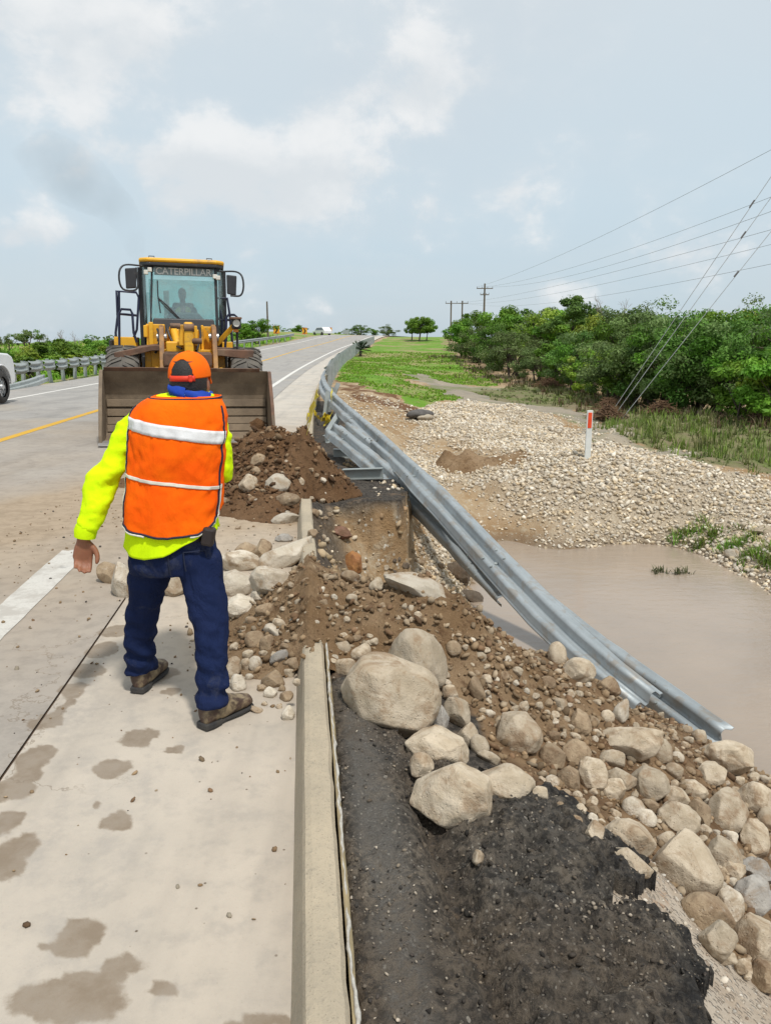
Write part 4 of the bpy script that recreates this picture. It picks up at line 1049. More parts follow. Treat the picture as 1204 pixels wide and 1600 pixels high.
grit('base_chips', .5, 3.1, .8, 3.6, 4200, lambda x, y: (cong_keep(x, y) & ~asph_keep(x, y)) * .8, .006, .024, [(.42, .36, .29), (.48, .43, .36), (.34, .27, .21), (.52, .48, .42)], 'pale pebbles of the exposed base course', 'pebbles', lambda x, y: cong_z(x, y))
# ------------------------------------------------------------------ guardrails
def galv(name, c1, c2, rust=.0):
    t = NT(name); p = t.coord('Object')
    n = t.noise(p, 3, 5, .6); n2 = t.noise(p, 40, 4, .6)
    col = t.mix(t.ramp(n, .3, .7), c1, c2)
    col = t.mix(t.ramp(n2, .55, .75, 0, .4), col, tuple(v * .75 for v in c2))
    col = t.mix(t.ramp(t.noise(p, 5, 6, .7, .6), .60 - rust, .74 - rust, 0, .55), col, (.27, .22, .165))
    return t.out(col, t.ramp(n, .3, .7, .48, .68), t.bump(n2, .10, .005), .35, .4)
GALV = galv('galvanised_steel', (.42, .455, .47), (.33, .365, .385))
GALVM = galv('muddy_galvanised_steel', (.37, .405, .42), (.28, .31, .325), .1)
GALV2 = galv('weathered_galvanised_steel', (.40, .43, .42), (.30, .33, .325))
PROF = [(-.158, .000), (-.150, .006), (-.128, .010), (-.098, .076), (-.082, .083), (-.062, .083), (-.047, .074), (-.018, .010), (0, .004), (.018, .010), (.047, .074), (.062, .083), (.082, .083), (.098, .076), (.128, .010), (.150, .006), (.158, .000)]
def beam(name, pts, normals, parent, m, wscale=1.0, tail=None, dent=0.0):
    """W-beam lofted along pts; normals say where its ridges face"""
    pts = [Vector(p) for p in pts]; rings = []
    for i, p in enumerate(pts):
        t = (pts[min(i + 1, len(pts) - 1)] - pts[max(i - 1, 0)]).normalized()
        n = Vector(normals[i]); n = (n - t * n.dot(t)).normalized(); u = n.cross(t).normalized()
        dp = 1.0
        if dent:
            s_ = i * .31 + dent * 37; n = Quaternion(t, float(fbm(s_ * .6, dent, s=191)) * .55 * min(1, i / 8)) @ n; u = n.cross(t).normalized(); dp = 1 - .75 * max(0, float(fbm(s_ * .9, dent + 3, s=193)) * 2)
        k = wscale if not callable(wscale) else wscale(i / (len(pts) - 1))
        rings.append([p + u * (a * (k + (1 - dp) * .25)) + n * (b * dp) for a, b in PROF])
    n_ = len(PROF); V = [v for r in rings for v in r]; F = []
    for i in range(len(rings) - 1):
        for k in range(n_ - 1):
            a = i * n_ + k; F.append((a, a + 1, a + 1 + n_, a + n_))
    mb = MB(); mb.add(V, F, True)
    return mb.build(name, m, parent, solid=.005, fix=False)
def spl(P, n):
    P = np.array(P, float); s = np.concatenate([[0], np.cumsum(np.linalg.norm(np.diff(P, axis=0), axis=1))]); q = np.linspace(0, s[-1], n)
    return [Vector((float(hermite(s, P[:, 0], v)), float(hermite(s, P[:, 1], v)), float(hermite(s, P[:, 2], v)))) for v in q]
def nspl(N_, n):
    N_ = np.array(N_, float); s = np.linspace(0, 1, len(N_)); return [Vector([float(np.interp(v, s, N_[:, k])) for k in range(3)]) for v in np.linspace(0, 1, n)]
def ipost(mb, p, h, w=.10, d=.15, lean=(0, 0)):
    a = Vector(p); b = a + Vector((lean[0], lean[1], h)); ax = (b - a).normalized()
    mb.bar(a, b, w, .008, up=(1, 0, 0)); e = Vector((d / 2, 0, 0))
    return mb
def post_mb(h, rz):
    mb = MB(); t = .008; w, d = .11, .15
    mb.box((0, 0, h / 2 - .2), (t, d - .016, h + .4)); mb.box((0, -d / 2 + t / 2, h / 2 - .2), (w, t, h + .4)); mb.box((0, d / 2 - t / 2, h / 2 - .2), (w, t, h + .4))
    return mb
# right rail still standing along the curve
gr = empty('guardrail', (float(kx(32)) + .3, 32, 0)); tag(gr, 'standing steel guardrail curving away along the right road edge', 'guardrail')
inv = Matrix.Translation(gr.location).inverted()
yy = np.arange(30, 100, 1.0)
pts = [inv @ Vector((float(kx(y)) + .34, y, float(kz(y)) + .60 + .05 * math.sin(y * .7) * (y < 50))) for y in yy]
beam('rail', pts, [(-1, 0, 0)] * len(pts), gr, GALV2)
for y in np.arange(30.5, 99, 2.0):
    q = inv @ Vector((float(kx(y)) + .45, y, float(kz(y)) - .1)); mb = MB()
    mb.box(q + Vector((0, 0, .40)), (.14, .10, 1.0)); mb.build('post', GALV2, gr)
    mb = MB(); mb.box(q + Vector((-.07, 0, .70)), (.08, .14, .34)); mb.build('spacer_block', GALV2, gr)
# the long beam torn loose and hanging over the washout
NB = 60
def wreck(name, P, normals, label, ws=1.0, ws_f=None, bolts=()):
    pts = spl([tuple(atY(*p)) for p in P], NB); root = empty(name, pts[-1]); tag(root, label, 'guardrail')
    loc = [p - root.location for p in pts]; nn = nspl(normals, NB)
    beam('rail', loc, nn, root, GALVM, ws, None, 1.0 + (len(P) % 5) * .7)
    mb = MB()
    for f in bolts:
        i = int(f * (NB - 1)); p = loc[i]; t = (loc[min(i + 1, NB - 1)] - loc[max(i - 1, 0)]).normalized(); n = (nn[i] - t * nn[i].dot(t)).normalized(); u = n.cross(t)
        for du, dt, r in ((0, 0, .020), (.075, .08, .012), (-.075, .08, .012), (.075, -.08, .012), (-.075, -.08, .012)):
            c = p + u * du + t * dt + n * (.008 if du == 0 else .082); b = MB(); b.cyl(c, c + n * .014, r, 8); b.build('bolt', GALV2, root)
    return root
wreck('torn_guardrail', [(509, 583, 30), (504, 597, 24), (509, 613, 19.8), (540, 645, 15.5), (600, 700, 11.6), (700, 800, 8.3), (800, 908, 6.9), (880, 990, 6.15), (960, 1062, 5.6), (1010, 1102, 5.3)],
      [(-1, -.1, .05), (-1, -.2, .2), (-.75, -.3, .6), (-.6, -.25, .8), (-.5, -.22, .88), (-.5, -.2, .95), (-.5, -.2, 1)],
      'longest torn steel guardrail beam sweeping from the road down into the boulders', 1.0, None, (.35, .5, .62, .72, .82, .92))
wreck('torn_guardrail', [(519, 673, 12.2), (560, 707, 11.3), (616, 754, 10.1), (660, 792, 9.3), (720, 853, 8.4), (790, 928, 7.5)],
      [(-.5, -.3, .9), (-.55, -.3, .8), (-.75, -.3, .5), (-.85, -.3, .3)], 'loose guardrail beam with bare end lying under the longest one, nearest the kerb', 1.0, None, (.1, .5, .9))
wreck('torn_guardrail', [(538, 670, 12.6), (583, 708, 11.9), (628, 748, 11.1), (700, 812, 10.0), (770, 880, 9.1), (850, 948, 8.3), (950, 1030, 7.2), (1040, 1096, 6.45), (1125, 1160, 5.75)],
      [(-.5, -.25, .9), (-.45, -.2, .9), (-.5, -.2, .9), (-.6, -.25, .8), (-.7, -.3, .7)], 'lowest loose guardrail beam running along the water to the waterside boulder', 1.0, None, (.1, .9))
# steel posts washed loose on the undercut shelf
def lying_post(a, b, label, roll=0.0):
    pa, pb = Vector(a), Vector(b); d = pb - pa; L_ = d.length; o = empty('steel_post', pa); tag(o, label, 'steel post')
    w, h, t = .10, .14, .009; x = d.cross(Vector((0, 0, 1))).normalized(); dn = d.normalized(); z = x.cross(dn)
    q = Quaternion(dn, roll); x = q @ x; z = q @ z
    m = Matrix((x, dn, z)).transposed()
    for nm, c, dim in (('web', (0, 0, 0), (t, L_, h - 2 * t)), ('flange', (0, 0, h / 2 - t / 2), (w, L_, t)), ('flange', (0, 0, -h / 2 + t / 2), (w, L_, t))):
        mb = MB(); mb.box(d / 2 + m @ Vector(c) + z * .0 + Vector((0, 0, .06)), dim, m); mb.build(nm, GALV2, o)
def hp(px, py): return hit(px, py, terrain)
lying_post(hp(521, 714), hp(566, 718) + Vector((.1, 0, .02)), 'grey steel rail post lying on the shelf, middle one of three')
lying_post(hp(536, 748), hp(592, 752) + Vector((.05, 0, .05)), 'grey steel rail post lying nearest the edge of the pit')
lying_post(hp(508, 692), hp(531, 686) + Vector((0, 0, .05)), 'short grey rail post lying farthest back on the shelf')
lying_post(hp(512, 682), hp(532, 668) + Vector((0, 0, .25)), 'steel rail post propped up against the bare beam ends')
for q, (px, py, l) in enumerate(((506, 655, (.1, .1)), (511, 643, (.18, .0)), (513, 632, (.3, .1)))):
    b = hp(px, py); o = empty('leaning_post', b); tag(o, ('bent guardrail post leaning out just beyond the yellow tape', 'bent guardrail post leaning out, middle of the three under the rail', 'bent guardrail post leaning out farthest from the yellow tape')[q], 'steel post')
    mb = MB(); mb.bar((0, 0, -.1), (l[0], l[1], .62), .009, .13); mb.build('web', GALV2, o)
    for s_ in (-1, 1):
        mb = MB(); mb.bar((0, s_ * .066, -.1), (l[0], l[1] + s_ * .066, .62), .10, .009, up=(0, 1, 0)); mb.build('flange', GALV2, o)
# left rail: crooked posts, beams knocked down in places
lr = empty('guardrail', (float(kx(30)) - 10.6, 30, .2)); tag(lr, 'battered guardrail with crooked posts along the far left road edge', 'guardrail')
il = Matrix.Translation(lr.location).inverted()
def lp(y, dz, do=0.0): o_ = LEFT_EDGE + .55 + do; return il @ Vector((float(kx(y)) - o_, y, float(kz(y)) + BANK * o_ + dz))
rnd = random.Random(5)
yv = list(np.arange(23.2, 44, 1.36)) + list(np.arange(46, 106, 3.8))
for q, y in enumerate(yv):
    big = y < 45; ln = rnd.uniform(-.10, .10) if big else 0
    mb = MB(); a = lp(y, -.15, .12); b = a + Vector((ln * .6, ln, .96 if big else .9)); mb.bar(a, b, .15, .10, up=(1, 0, 0)); mb.build('post', GALV2, lr)
    if big:
        mb = MB(); c = lp(y, .60, .0) + Vector((.03, ln * .6, 0)); mb.box(c, (.12, .15, .36), Matrix.Rotation(ln, 3, 'X')); mb.build('spacer_block', GALV2, lr)
for q in range(len(yv) - 1):
    y0, y1 = yv[q], yv[q + 1]
    if y1 > 46: continue
    if q in (1,): continue
    dz = rnd.uniform(-.02, .02); n = 8
    P = [lp(y0 + .1 + (y1 - y0 - .32) * t, .60 + dz - .03 * math.sin(math.pi * t), -.10) for t in np.linspace(0, 1, n)]
    beam('rail', P, [(1, 0, .1)] * n, lr, GALV2, 1.25)
P = [lp(y, .62, -.08) for y in np.arange(46, 106, 1.5)]; beam('rail', P, [(1, 0, 0)] * len(P), lr, GALV2)
fl = empty('fallen_rail', lp(22.5, 0) + lr.location); tag(fl, 'guardrail beam fallen flat on the verge behind the white pickup', 'guardrail')
P = [Vector((.75, -1.0, .12)), Vector((.70, .8, .05)), Vector((.62, 2.6, .03)), Vector((.45, 4.6, .10)), Vector((.1, 6.6, .2))]
beam('rail', spl(P, 20), [(.7, -.1, .7)] * 20, fl, GALV2, 1.1)

# ------------------------------------------------------------------ roadside bits
def box_part(name, c, d, m, parent, bevel=0.0, rot=None):
    mb = MB(); mb.box(c, d, rot); return mb.build(name, m, parent, bevel)
WHITEP = plain('white_plastic', (.70, .72, .70), (.60, .62, .60), 4, .5, .1, 60)
b = hit(916, 717); dl = empty('delineator_post', b); tag(dl, 'white roadside marker post with orange red reflector on the gravel bank', 'marker post')
k = b.y / 1200
mb = MB(); mb.box((.01, 0, .5 * 76 * k - .05), (.115, .05, 76 * k + .1)); mb.build('post', WHITEP, dl, .01)
mb = MB(); mb.box((.012, -.028, 76 * k - .19), (.075, .008, .30)); mb.build('reflector', plain('orange_red_reflector', (.80, .085, .02), (.62, .06, .015), 8, .4), dl, .004)
TAPE = plain('yellow_tape', (.75, .60, .03), (.55, .42, .03), 20, .5)
def ribbon(P, w, seed, n=26):
    r = random.Random(seed); P = spl(P, n); mb = MB(); L_ = []
    for i, p in enumerate(P):
        a = r.uniform(-1.2, 1.2) + i * .5; d = Vector((math.cos(a) * .4, math.sin(a) * .3, .8)).normalized() * w / 2
        j = Vector((r.uniform(-1, 1), r.uniform(-1, 1), r.uniform(-.6, 1))) * .02
        L_.append((p - d + j, p + d + j))
    for i in range(n - 1): mb.quad(L_[i][0], L_[i + 1][0], L_[i + 1][1], L_[i][1])
    return mb
tp = empty('caution_tape', rp(-.05, 14.5, .14)); tag(tp, 'crumpled yellow caution tape tied round the kerb and the rail posts', 'tape')
it = Matrix.Translation(tp.location).inverted()
def T(px, py, dz=0.0): return it @ (hit(px, py) + Vector((0, 0, dz)))
ribbon([T(479, 659, .05), T(484, 652, .08), T(491, 651, .1), T(497, 660, .12), T(503, 667, .16), T(512, 669, .2), T(519, 664, .3)], .09, 1).build('strip', TAPE, tp)
ribbon([T(476, 683, .02), T(480, 676, .06), T(477, 672, .03)], .09, 2, 12).build('strip', TAPE, tp)
ribbon([T(503, 668, .16), T(508, 666, .24), T(514, 669, .16), T(506, 671, .12), T(515, 667, .2)], .12, 3, 18).build('knot', TAPE, tp)
ribbon([T(507, 648, .3), T(509, 640, .35), T(508, 630, .4)], .06, 4, 10).build('strip', TAPE, tp)
ribbon([T(517, 664, .5), T(519, 656, .5), T(518, 648, .6)], .05, 5, 10).build('strip', TAPE, tp)

# slab of old pavement dropped at the foot of the grass
b = hit(655, 655, terrain); sl_ = empty('pavement_slab', b, .4); tag(sl_, 'broken dark pavement slab dumped at the foot of the grass slope', 'slab')
P_, F_ = rock_shape(3, 901, .3, 8, .04, .7); me = mesh_np('slab', P_ * np.array([.42, .30, .13]) + np.array([0, 0, .16]), F_); me.materials.append(plain('grey_pavement', (.13, .12, .115), (.08, .075, .07), 6, .9, .5, 30)); put(bpy.data.objects.new('slab', me), sl_)
P_, F_ = rock_shape(3, 905, .3, 8, .04, .7); me = mesh_np('broken_face', P_ * np.array([.24, .10, .10]) + np.array([.05, -.26, .08]), F_); me.materials.append(RM['white']); put(bpy.data.objects.new('broken_face', me), sl_)
# chevron signs
RED = plain('sign_red', (.60, .03, .02), None, 4, .5); YEL = plain('sign_yellow', (.85, .42, .02), None, 4, .5); BLK = plain('sign_black', (.02, .02, .02), None, 4, .5); STEELG = plain('sign_post_grey', (.40, .41, .40), None, 4, .5)
for q, (px, py, Y, w) in enumerate(((432, 515, 92, .72), (476, 517, 112, .70), (516, 515, 150, .62))):
    c = atY(px, py, Y); gz = float(terrain(np.array([c.x]), np.array([c.y]))[0]); o = empty('chevron_sign', (c.x, c.y, gz)); h = c.z - gz
    tag(o, ('orange curve chevron sign nearest the loader, beside the guardrail end', 'orange curve chevron sign, middle of the three beyond the loader', 'orange curve chevron sign farthest up the road')[q], 'road sign')
    mb = MB(); mb.tube([(0, 0, -.2), (0, 0, h)], .04, 8); mb.build('post', STEELG, o)
    box_part('panel', (0, -.05, h), (w, .02, w * 1.2), YEL, o)
    a = w * .5; mb = MB()
    mb.prism([(-a * .55, h + a * .95), (-a * .05, h + a * .95), (a * .6, h), (-a * .05, h - a * .95), (-a * .55, h - a * .95), (a * .05, h)], 1, -.075, -.062); mb.build('chevron', BLK, o)
    box_part('border', (0, -.066, h + w * .57), (w, .008, .07), RED, o); box_part('border', (0, -.066, h - w * .57), (w, .008, .07), RED, o)
c = atY(433, 519, 170); c = atY(540, 520, 175); gz = float(terrain(np.array([c.x]), np.array([c.y]))[0]); o = empty('road_sign', (c.x, c.y, gz)); tag(o, 'small grey back of a sign at the road crest', 'road sign')
mb = MB(); mb.tube([(0, 0, 0), (0, 0, c.z - gz)], .06, 6); mb.build('post', STEELG, o); box_part('panel', (0, -.08, c.z - gz + .2), (1.3, .04, .9), plain('sign_back', (.35, .38, .40)), o)

# ------------------------------------------------------------------ utility poles and wires
WOOD = plain('weathered_pole_wood', (.16, .125, .095), (.10, .08, .062), 4, .85, .4, 30); INS = plain('insulator', (.16, .15, .15), None, 4, .3); WIRE = plain('wire', (.30, .31, .32), None, 4, .5, metal=.3); GUY = plain('guy_wire', (.50, .51, .51), None, 4, .45, metal=.4)
def pole(px, ptop, Y, arms, label, r=.14, x=None, top=None):
    c = atY(px, ptop, Y); 
    if top: c.z = top
    gz = float(terrain(np.array([c.x]), np.array([Y]))[0]) - .3; o = empty('utility_pole', (c.x, Y, gz)); tag(o, label, 'utility pole'); h = c.z - gz
    mb = MB(); mb.tube([(0, 0, 0), (0, 0, h)], [r * 1.3, r * .85], 10); mb.build('pole', WOOD, o)
    for dz, w in arms:
        a = box_part('crossarm', (0, -.12, h - dz), (w, .10, .13), WOOD, o)
        for s_ in (-1, -.35, .35, 1): 
            mb = MB(); mb.tube([(s_ * w * .47, -.12, h - dz + .06), (s_ * w * .47, -.12, h - dz + .26)], [.03, .05], 6); mb.build('insulator', INS, a)
    return o, h, gz
pA, hA, gA = pole(757, 443, 118, ((.7, 2.4), (1.6, 1.3)), 'tall wooden utility pole with crossarms above the bushes')
hf = empty('frame_pole', (0, 0, 0)); c1 = atY(704.5, 470, 175); c2 = atY(722, 470, 175); gz = 1.6; hf.location = ((c1.x + c2.x) / 2, 175, gz); tag(hf, 'two legged wooden line pole joined by one crossarm, left of the tall pole', 'utility pole')
for c in (c1, c2): 
    mb = MB(); mb.tube([(c.x - hf.location.x, 0, 0), (c.x - hf.location.x, 0, c.z - gz)], .16, 8); mb.build('pole', WOOD, hf)
box_part('crossarm', (0, -.2, c1.z - gz - .55), (5.0, .12, .16), WOOD, hf)
for s_ in (-2.4, 0, 2.4): mb = MB(); mb.tube([(s_, -.2, c1.z - gz - .5), (s_, -.2, c1.z - gz - .1)], .06, 6); mb.build('insulator', INS, hf)
pole(417, 471, 100, (), 'bare dark pole standing on the grass behind the loader', .11)
# poles just outside the picture on the right carry the wires
pR, hR, gR = pole(1310, 0, 24, ((.4, 1.6),), 'near wooden pole held by three guy wires', .15, top=9.6)
pB, hB, gB = pole(1310, 0, 40, ((.4, 2.4), (1.9, 2.2), (3.6, 1.6)), 'second wooden pole beside the bushes carrying the wires', .15, top=12.2)
def wire(name, a, b, sag, r, label, cat, m=WIRE, n=24, coil=None):
    a = Vector(a); b = Vector(b); P = [a.lerp(b, t) - Vector((0, 0, sag * 4 * t * (1 - t))) for t in np.linspace(0, 1, n)]
    mb = MB(); mb.tube([p - a for p in P], r, 5); o = mb.build(name, m); o.location = a; tag(o, label, cat); 
    return o
pt = pA.location
for q, (z, dx, fx, fz, sag, lab) in enumerate(((11.5, -1.1, -1.1, -.5, .7, 'highest power line wire crossing the sky on the right'), (9.9, 1.0, .0, -.5, .9, 'second highest power line wire on the right'), (8.4, -1.0, 1.1, -.5, 1.0, 'middle power line wire on the right'))):
    wire('power_line', (pB.location.x + dx, 39.9, z), (pt.x + fx, 117.8, pt.z + hA + fz), sag, .011, lab, 'wire')
for q, (z, dx, xe, lab) in enumerate(((7.5, -.7, -2.4, 'fourth power line wire just above the bushes on the right'), (7.1, .7, 0, 'fifth power line wire close under the fourth on the right'), (5.9, 0, 2.4, 'lowest power line wire skimming the bush tops'))):
    wire('power_line', (pB.location.x + dx, 39.9, z), (hf.location.x + xe, 174.8, c1.z - .6), .9 + q * .2, .011, lab, 'wire')
for q, (px, py, z, lab) in enumerate(((948, 650, 8.7, 'left guy wire slanting up from the flooded grass'), (952, 655, 7.9, 'middle guy wire slanting up from the flooded grass'), (967, 655, 6.6, 'right guy wire slanting up from the flooded grass'))):
    g = hit(px, py, terrain); e = Vector((pR.location.x, 24, z)); o = wire('guy_wire', e, g - Vector((0, 0, .1)), .0, .010, lab, 'guy wire', GUY)
    d = (g - e); f = .30 + .04 * q; mb = MB(); mb.tube([d * f, d * (f + .022)], .028, 6); mb.build('strain_insulator', INS, o)
# ------------------------------------------------------------------ vegetation
def leaf_mat(name, trans=.35):
    t = NT(name); c = t.attr('tint').outputs['Color']; oi = t.new('ShaderNodeObjectInfo').outputs['Random']
    hs = t.new('ShaderNodeHueSaturation'); t.L.new(c, hs.inputs['Color']); t.set(hs.inputs['Value'], t.ramp(oi, 0, 1, .82, 1.18)); t.set(hs.inputs['Hue'], t.ramp(oi, 0, 1, .49, .51))
    t.set(t.b.inputs['Base Color'], hs.outputs[0]); t.b.inputs['Roughness'].default_value = .55; t.b.inputs['Specular IOR Level'].default_value = .25
    tr = t.new('ShaderNodeBsdfTranslucent'); t.L.new(hs.outputs[0], tr.inputs[0]); mx = t.new('ShaderNodeMixShader'); mx.inputs[0].default_value = trans
    t.L.new(t.b.outputs[0], mx.inputs[1]); t.L.new(tr.outputs[0], mx.inputs[2]); t.L.new(mx.outputs[0], t.N['Material Output'].inputs[0])
    return t.m
LEAF = leaf_mat('leaf'); BARK = plain('bark', (.10, .075, .055), (.06, .045, .035), 6, .9, .5, 30); DEADWOOD = plain('dead_twigs', (.30, .25, .21), (.20, .165, .14), 6, .9)
def leaves_mesh(name, ctr, nrm, size, cols, aspect=.45):
    n = len(ctr); t = rng.normal(size=(n, 3)); t -= nrm * (t * nrm).sum(1)[:, None]; t /= np.linalg.norm(t, axis=1)[:, None] + 1e-9; b = np.cross(nrm, t)
    s = size[:, None]; V = np.stack([ctr - t * s, ctr + b * s * aspect + nrm * s * .12, ctr + t * s, ctr - b * s * aspect + nrm * s * .12], 1).reshape(-1, 3)
    me = mesh_np(name, V, np.arange(4 * n).reshape(-1, 4), False); colattr(me, 'tint', np.repeat(np.concatenate([cols, np.ones((n, 1))], 1), 4, 0)); me.materials.append(LEAF); return me
def tree_variant(seed, rx, ry, h, z0, nclump, nleaf, size, pal, trunk=1, spread=.30, droop=0.0, twig=False):
    """crown of many leaf clumps on real limbs; returns (trunk mesh, crown mesh)"""
    r = np.random.default_rng(seed); C_ = []
    while len(C_) < nclump:
        p = r.uniform(-1, 1, 3); d = np.linalg.norm(p)
        if d > 1 or d < .35: continue
        k = 1 + .22 * math.sin(5 * math.atan2(p[1], p[0]) + seed) + .15 * r.normal()
        C_.append((p[0] * rx * k, p[1] * ry * k, z0 + (h - z0) * (.5 + .5 * p[2] * (1 + .12 * r.normal()))))
    C_ = np.array(C_); per = nleaf // nclump; pts = []; nr = []; sz_ = []; cl = []
    pal = np.array(pal)
    for c in C_:
        k = int(per * r.uniform(.5, 1.5)); rad = spread * min(rx, h * .5) * r.uniform(.7, 1.35)
        q = r.normal(size=(k, 3)); q /= np.linalg.norm(q, axis=1)[:, None]; q *= (r.random(k) ** .45)[:, None] * rad; q[:, 2] *= .62
        p = c + q; p[:, 2] = np.maximum(p[:, 2], .12)
        n = q / rad + np.array([0, 0, .65]) + r.normal(size=(k, 3)) * .55; n /= np.linalg.norm(n, axis=1)[:, None]
        base = pal[r.integers(len(pal))] * r.uniform(.75, 1.25); pts.append(p); nr.append(n); sz_.append(size * r.uniform(.6, 1.4, k)); cl.append(base[None] * r.uniform(.75, 1.25, (k, 1)))
    crown = leaves_mesh('crown', np.concatenate(pts), np.concatenate(nr), np.concatenate(sz_), np.concatenate(cl))
    mb = MB(); stems = []
    for s_ in range(trunk):
        a = r.uniform(0, 6.28); top = Vector((math.cos(a) * rx * .25, math.sin(a) * ry * .25, z0 + (h - z0) * .55)); b = Vector((r.normal() * .06 * trunk, r.normal() * .06 * trunk, -.25))
        P = [b, b.lerp(top, .4) + Vector((r.normal() * .07, r.normal() * .07, 0)) * h * .3, top]; mb.tube(spl(P, 7), [h * .026 * (1 - .10 * q) for q in range(7)], 7); stems.append((b, top))
    for c in C_[::2]:
        b, top = stems[r.integers(len(stems))]; s0 = b.lerp(top, r.uniform(.35, 1)); e = Vector(c); mid = s0.lerp(e, .5) + Vector((0, 0, .08 * h * r.random()))
        mb.tube([s0, mid, e], [h * .010, h * .007, h * .003], 5, False)
    me = bpy.data.meshes.new('trunk'); me.from_pydata(mb.v, [], mb.f); me.polygons.foreach_set('use_smooth', mb.sm); me.materials.append(DEADWOOD if twig else BARK); me.update()
    return me, crown
G_DARK = [(0.081, 0.163, 0.028), (0.106, 0.198, 0.035), (0.133, 0.239, 0.044)]
G_MID = [(0.115, 0.243, 0.023), (0.149, 0.287, 0.030), (0.186, 0.331, 0.037)]
G_GREY = [(0.152, 0.221, 0.070), (0.183, 0.256, 0.084), (0.122, 0.185, 0.055)]
G_YEL = [(0.254, 0.361, 0.037), (0.212, 0.316, 0.037), (0.289, 0.368, 0.058)]
VAR = dict(
  dark=tree_variant(1, 2.1, 2.0, 4.0, .35, 46, 9000, .085, G_DARK + G_MID[:1], 4),
  dark2=tree_variant(2, 2.4, 2.1, 3.7, .3, 50, 9500, .08, G_DARK + G_GREY + G_MID[:1], 5),
  mid=tree_variant(3, 1.8, 1.8, 3.6, .3, 40, 7500, .10, G_MID, 3),
  bright=tree_variant(4, 1.7, 1.6, 2.9, .2, 38, 7000, .12, G_MID + G_YEL[:1], 4),
  grey=tree_variant(5, 2.2, 2.0, 3.4, .25, 46, 9000, .075, G_GREY, 5),
  yel=tree_variant(6, 1.9, 1.8, 3.0, .25, 40, 7000, .09, G_YEL + G_MID, 4),
  tall=tree_variant(7, 1.5, 1.5, 4.6, 1.3, 34, 6500, .10, G_MID[:2] + G_DARK, 2),
  round=tree_variant(8, 2.0, 1.9, 3.4, 1.0, 36, 7500, .11, G_MID, 2, .27),
  airy=tree_variant(9, 2.4, 2.0, 3.6, 1.4, 26, 3400, .09, G_GREY + G_MID[:1], 2, .2),
  scrub=tree_variant(10, 2.6, 2.2, 2.2, .1, 44, 9000, .085, G_YEL + G_MID, 6))
def tree(kind, x, y, s, label, group, cat='bush', name=None, rz=None, sx=1.0, z=None):
    gz = float(terrain_fast(x, y)) if z is None else z
    o = empty(name or 'bush', (x, y, gz), random.uniform(0, 6.28) if rz is None else rz); o.scale = (s * sx, s * sx, s)
    t, c = VAR[kind]; put(bpy.data.objects.new('trunk', t), o); put(bpy.data.objects.new('crown', c), o); tag(o, label, cat, group); return o
def tree_px(kind, px, Y, top, label, group, cat='bush', name=None, sx=1.0):
    e = atY(px, top, Y); gz = float(terrain_fast(e.x, Y)); H = {'dark': 4.0, 'dark2': 3.7, 'mid': 3.6, 'bright': 2.9, 'grey': 3.4, 'yel': 3.0, 'tall': 4.6, 'round': 3.4, 'airy': 3.6, 'scrub': 2.2, 'bare': 3.6}[kind]
    return tree(kind, e.x, Y, max(.3, (e.z - gz) / H), label, group, cat, name, None, sx, gz)
GR = 'bushes and trees along the flooded right bank'
front = [('mid', 722, 68, 498), ('grey', 745, 62, 508), ('dark', 775, 56, 505), ('grey', 805, 50, 515), ('grey', 842, 46, 540), ('mid', 872, 44, 525), ('dark2', 905, 40, 520), ('yel', 936, 37, 545), ('grey', 962, 34, 530), ('bright', 985, 32.5, 560),
         ('dark', 1010, 31.5, 510), ('dark2', 1050, 30, 498), ('dark', 1092, 28.5, 500), ('dark2', 1130, 28, 505), ('bright', 1168, 25.0, 566), ('bright', 1215, 23.5, 560), ('mid', 1260, 25, 520), ('dark', 1320, 24, 500)]
names_f = ['leafy bush at the left tip of the right bank thicket', 'grey green bush second from the left tip of the thicket', 'dark bush below the tall utility pole', 'grey bush left of the low feathery one', 'low feathery grey green bush at the thicket foot', 'mid green bush right of the feathery one', 'dark spreading bush below the tallest tree', 'yellow green bush left of the guy wires',
           'grey bush left of the guy wires, in front of the yellow green one', 'low bright bush where the guy wires start', 'dark bush crossed by the left guy wires', 'broad dark bush crossed by the right guy wire', 'dark bush right of the guy wires', 'dark bush between guy wires and right picture edge', 'bright large leaved bush in front at the right', 'bright large leaved bush cut by the right picture edge', 'mid green bush just past the right picture edge', 'dark bush beyond the right picture edge']
for (k_, px, Y, top), lb in zip(front, names_f): tree_px(k_, px, Y, top, lb, GR)
back = [('mid', 735, 82, 487, 'bushy tree beside the two legged pole'), ('round', 785, 66, 486, 'round tree in the second row right of the tall pole'), ('mid', 815, 64, 478, 'rust tinged tree top left of the tallest tree'), ('yel', 850, 58, 484, 'yellow green tree top left of the tallest tree'), ('tall', 905, 52, 460, 'tallest dark tree of the thicket'), ('grey', 880, 60, 478, 'grey tree top behind the tallest tree'),
        ('yel', 950, 50, 492, 'yellow green tree top right of the tallest tree'), ('dark2', 985, 46, 484, 'dark tree top behind the guy wires'), ('grey', 1030, 44, 483, 'grey green tree top right of the bare tree'), ('dark', 1075, 42, 487, 'dark tree top in the second row of the right bank'), ('mid', 1115, 40, 488, 'mid green tree top near the right edge'), ('yel', 1155, 42, 486, 'yellow green tree top near the right edge'), ('dark', 1200, 38, 478, 'dark tree top at the right picture edge'),
        ('dark2', 1260, 36, 480, 'dark tree top past the right picture edge'), ('grey', 1000, 62, 486, 'grey tree top far back in the thicket'), ('mid', 1090, 58, 484, 'mid green tree top far back in the thicket'), ('grey', 1180, 55, 478, 'grey tree top far back near the right edge'), ('dark', 860, 75, 482, 'dark tree top far back left of the tallest tree'), ('dark2', 930, 70, 482, 'dark tree top far back right of the tallest tree')]
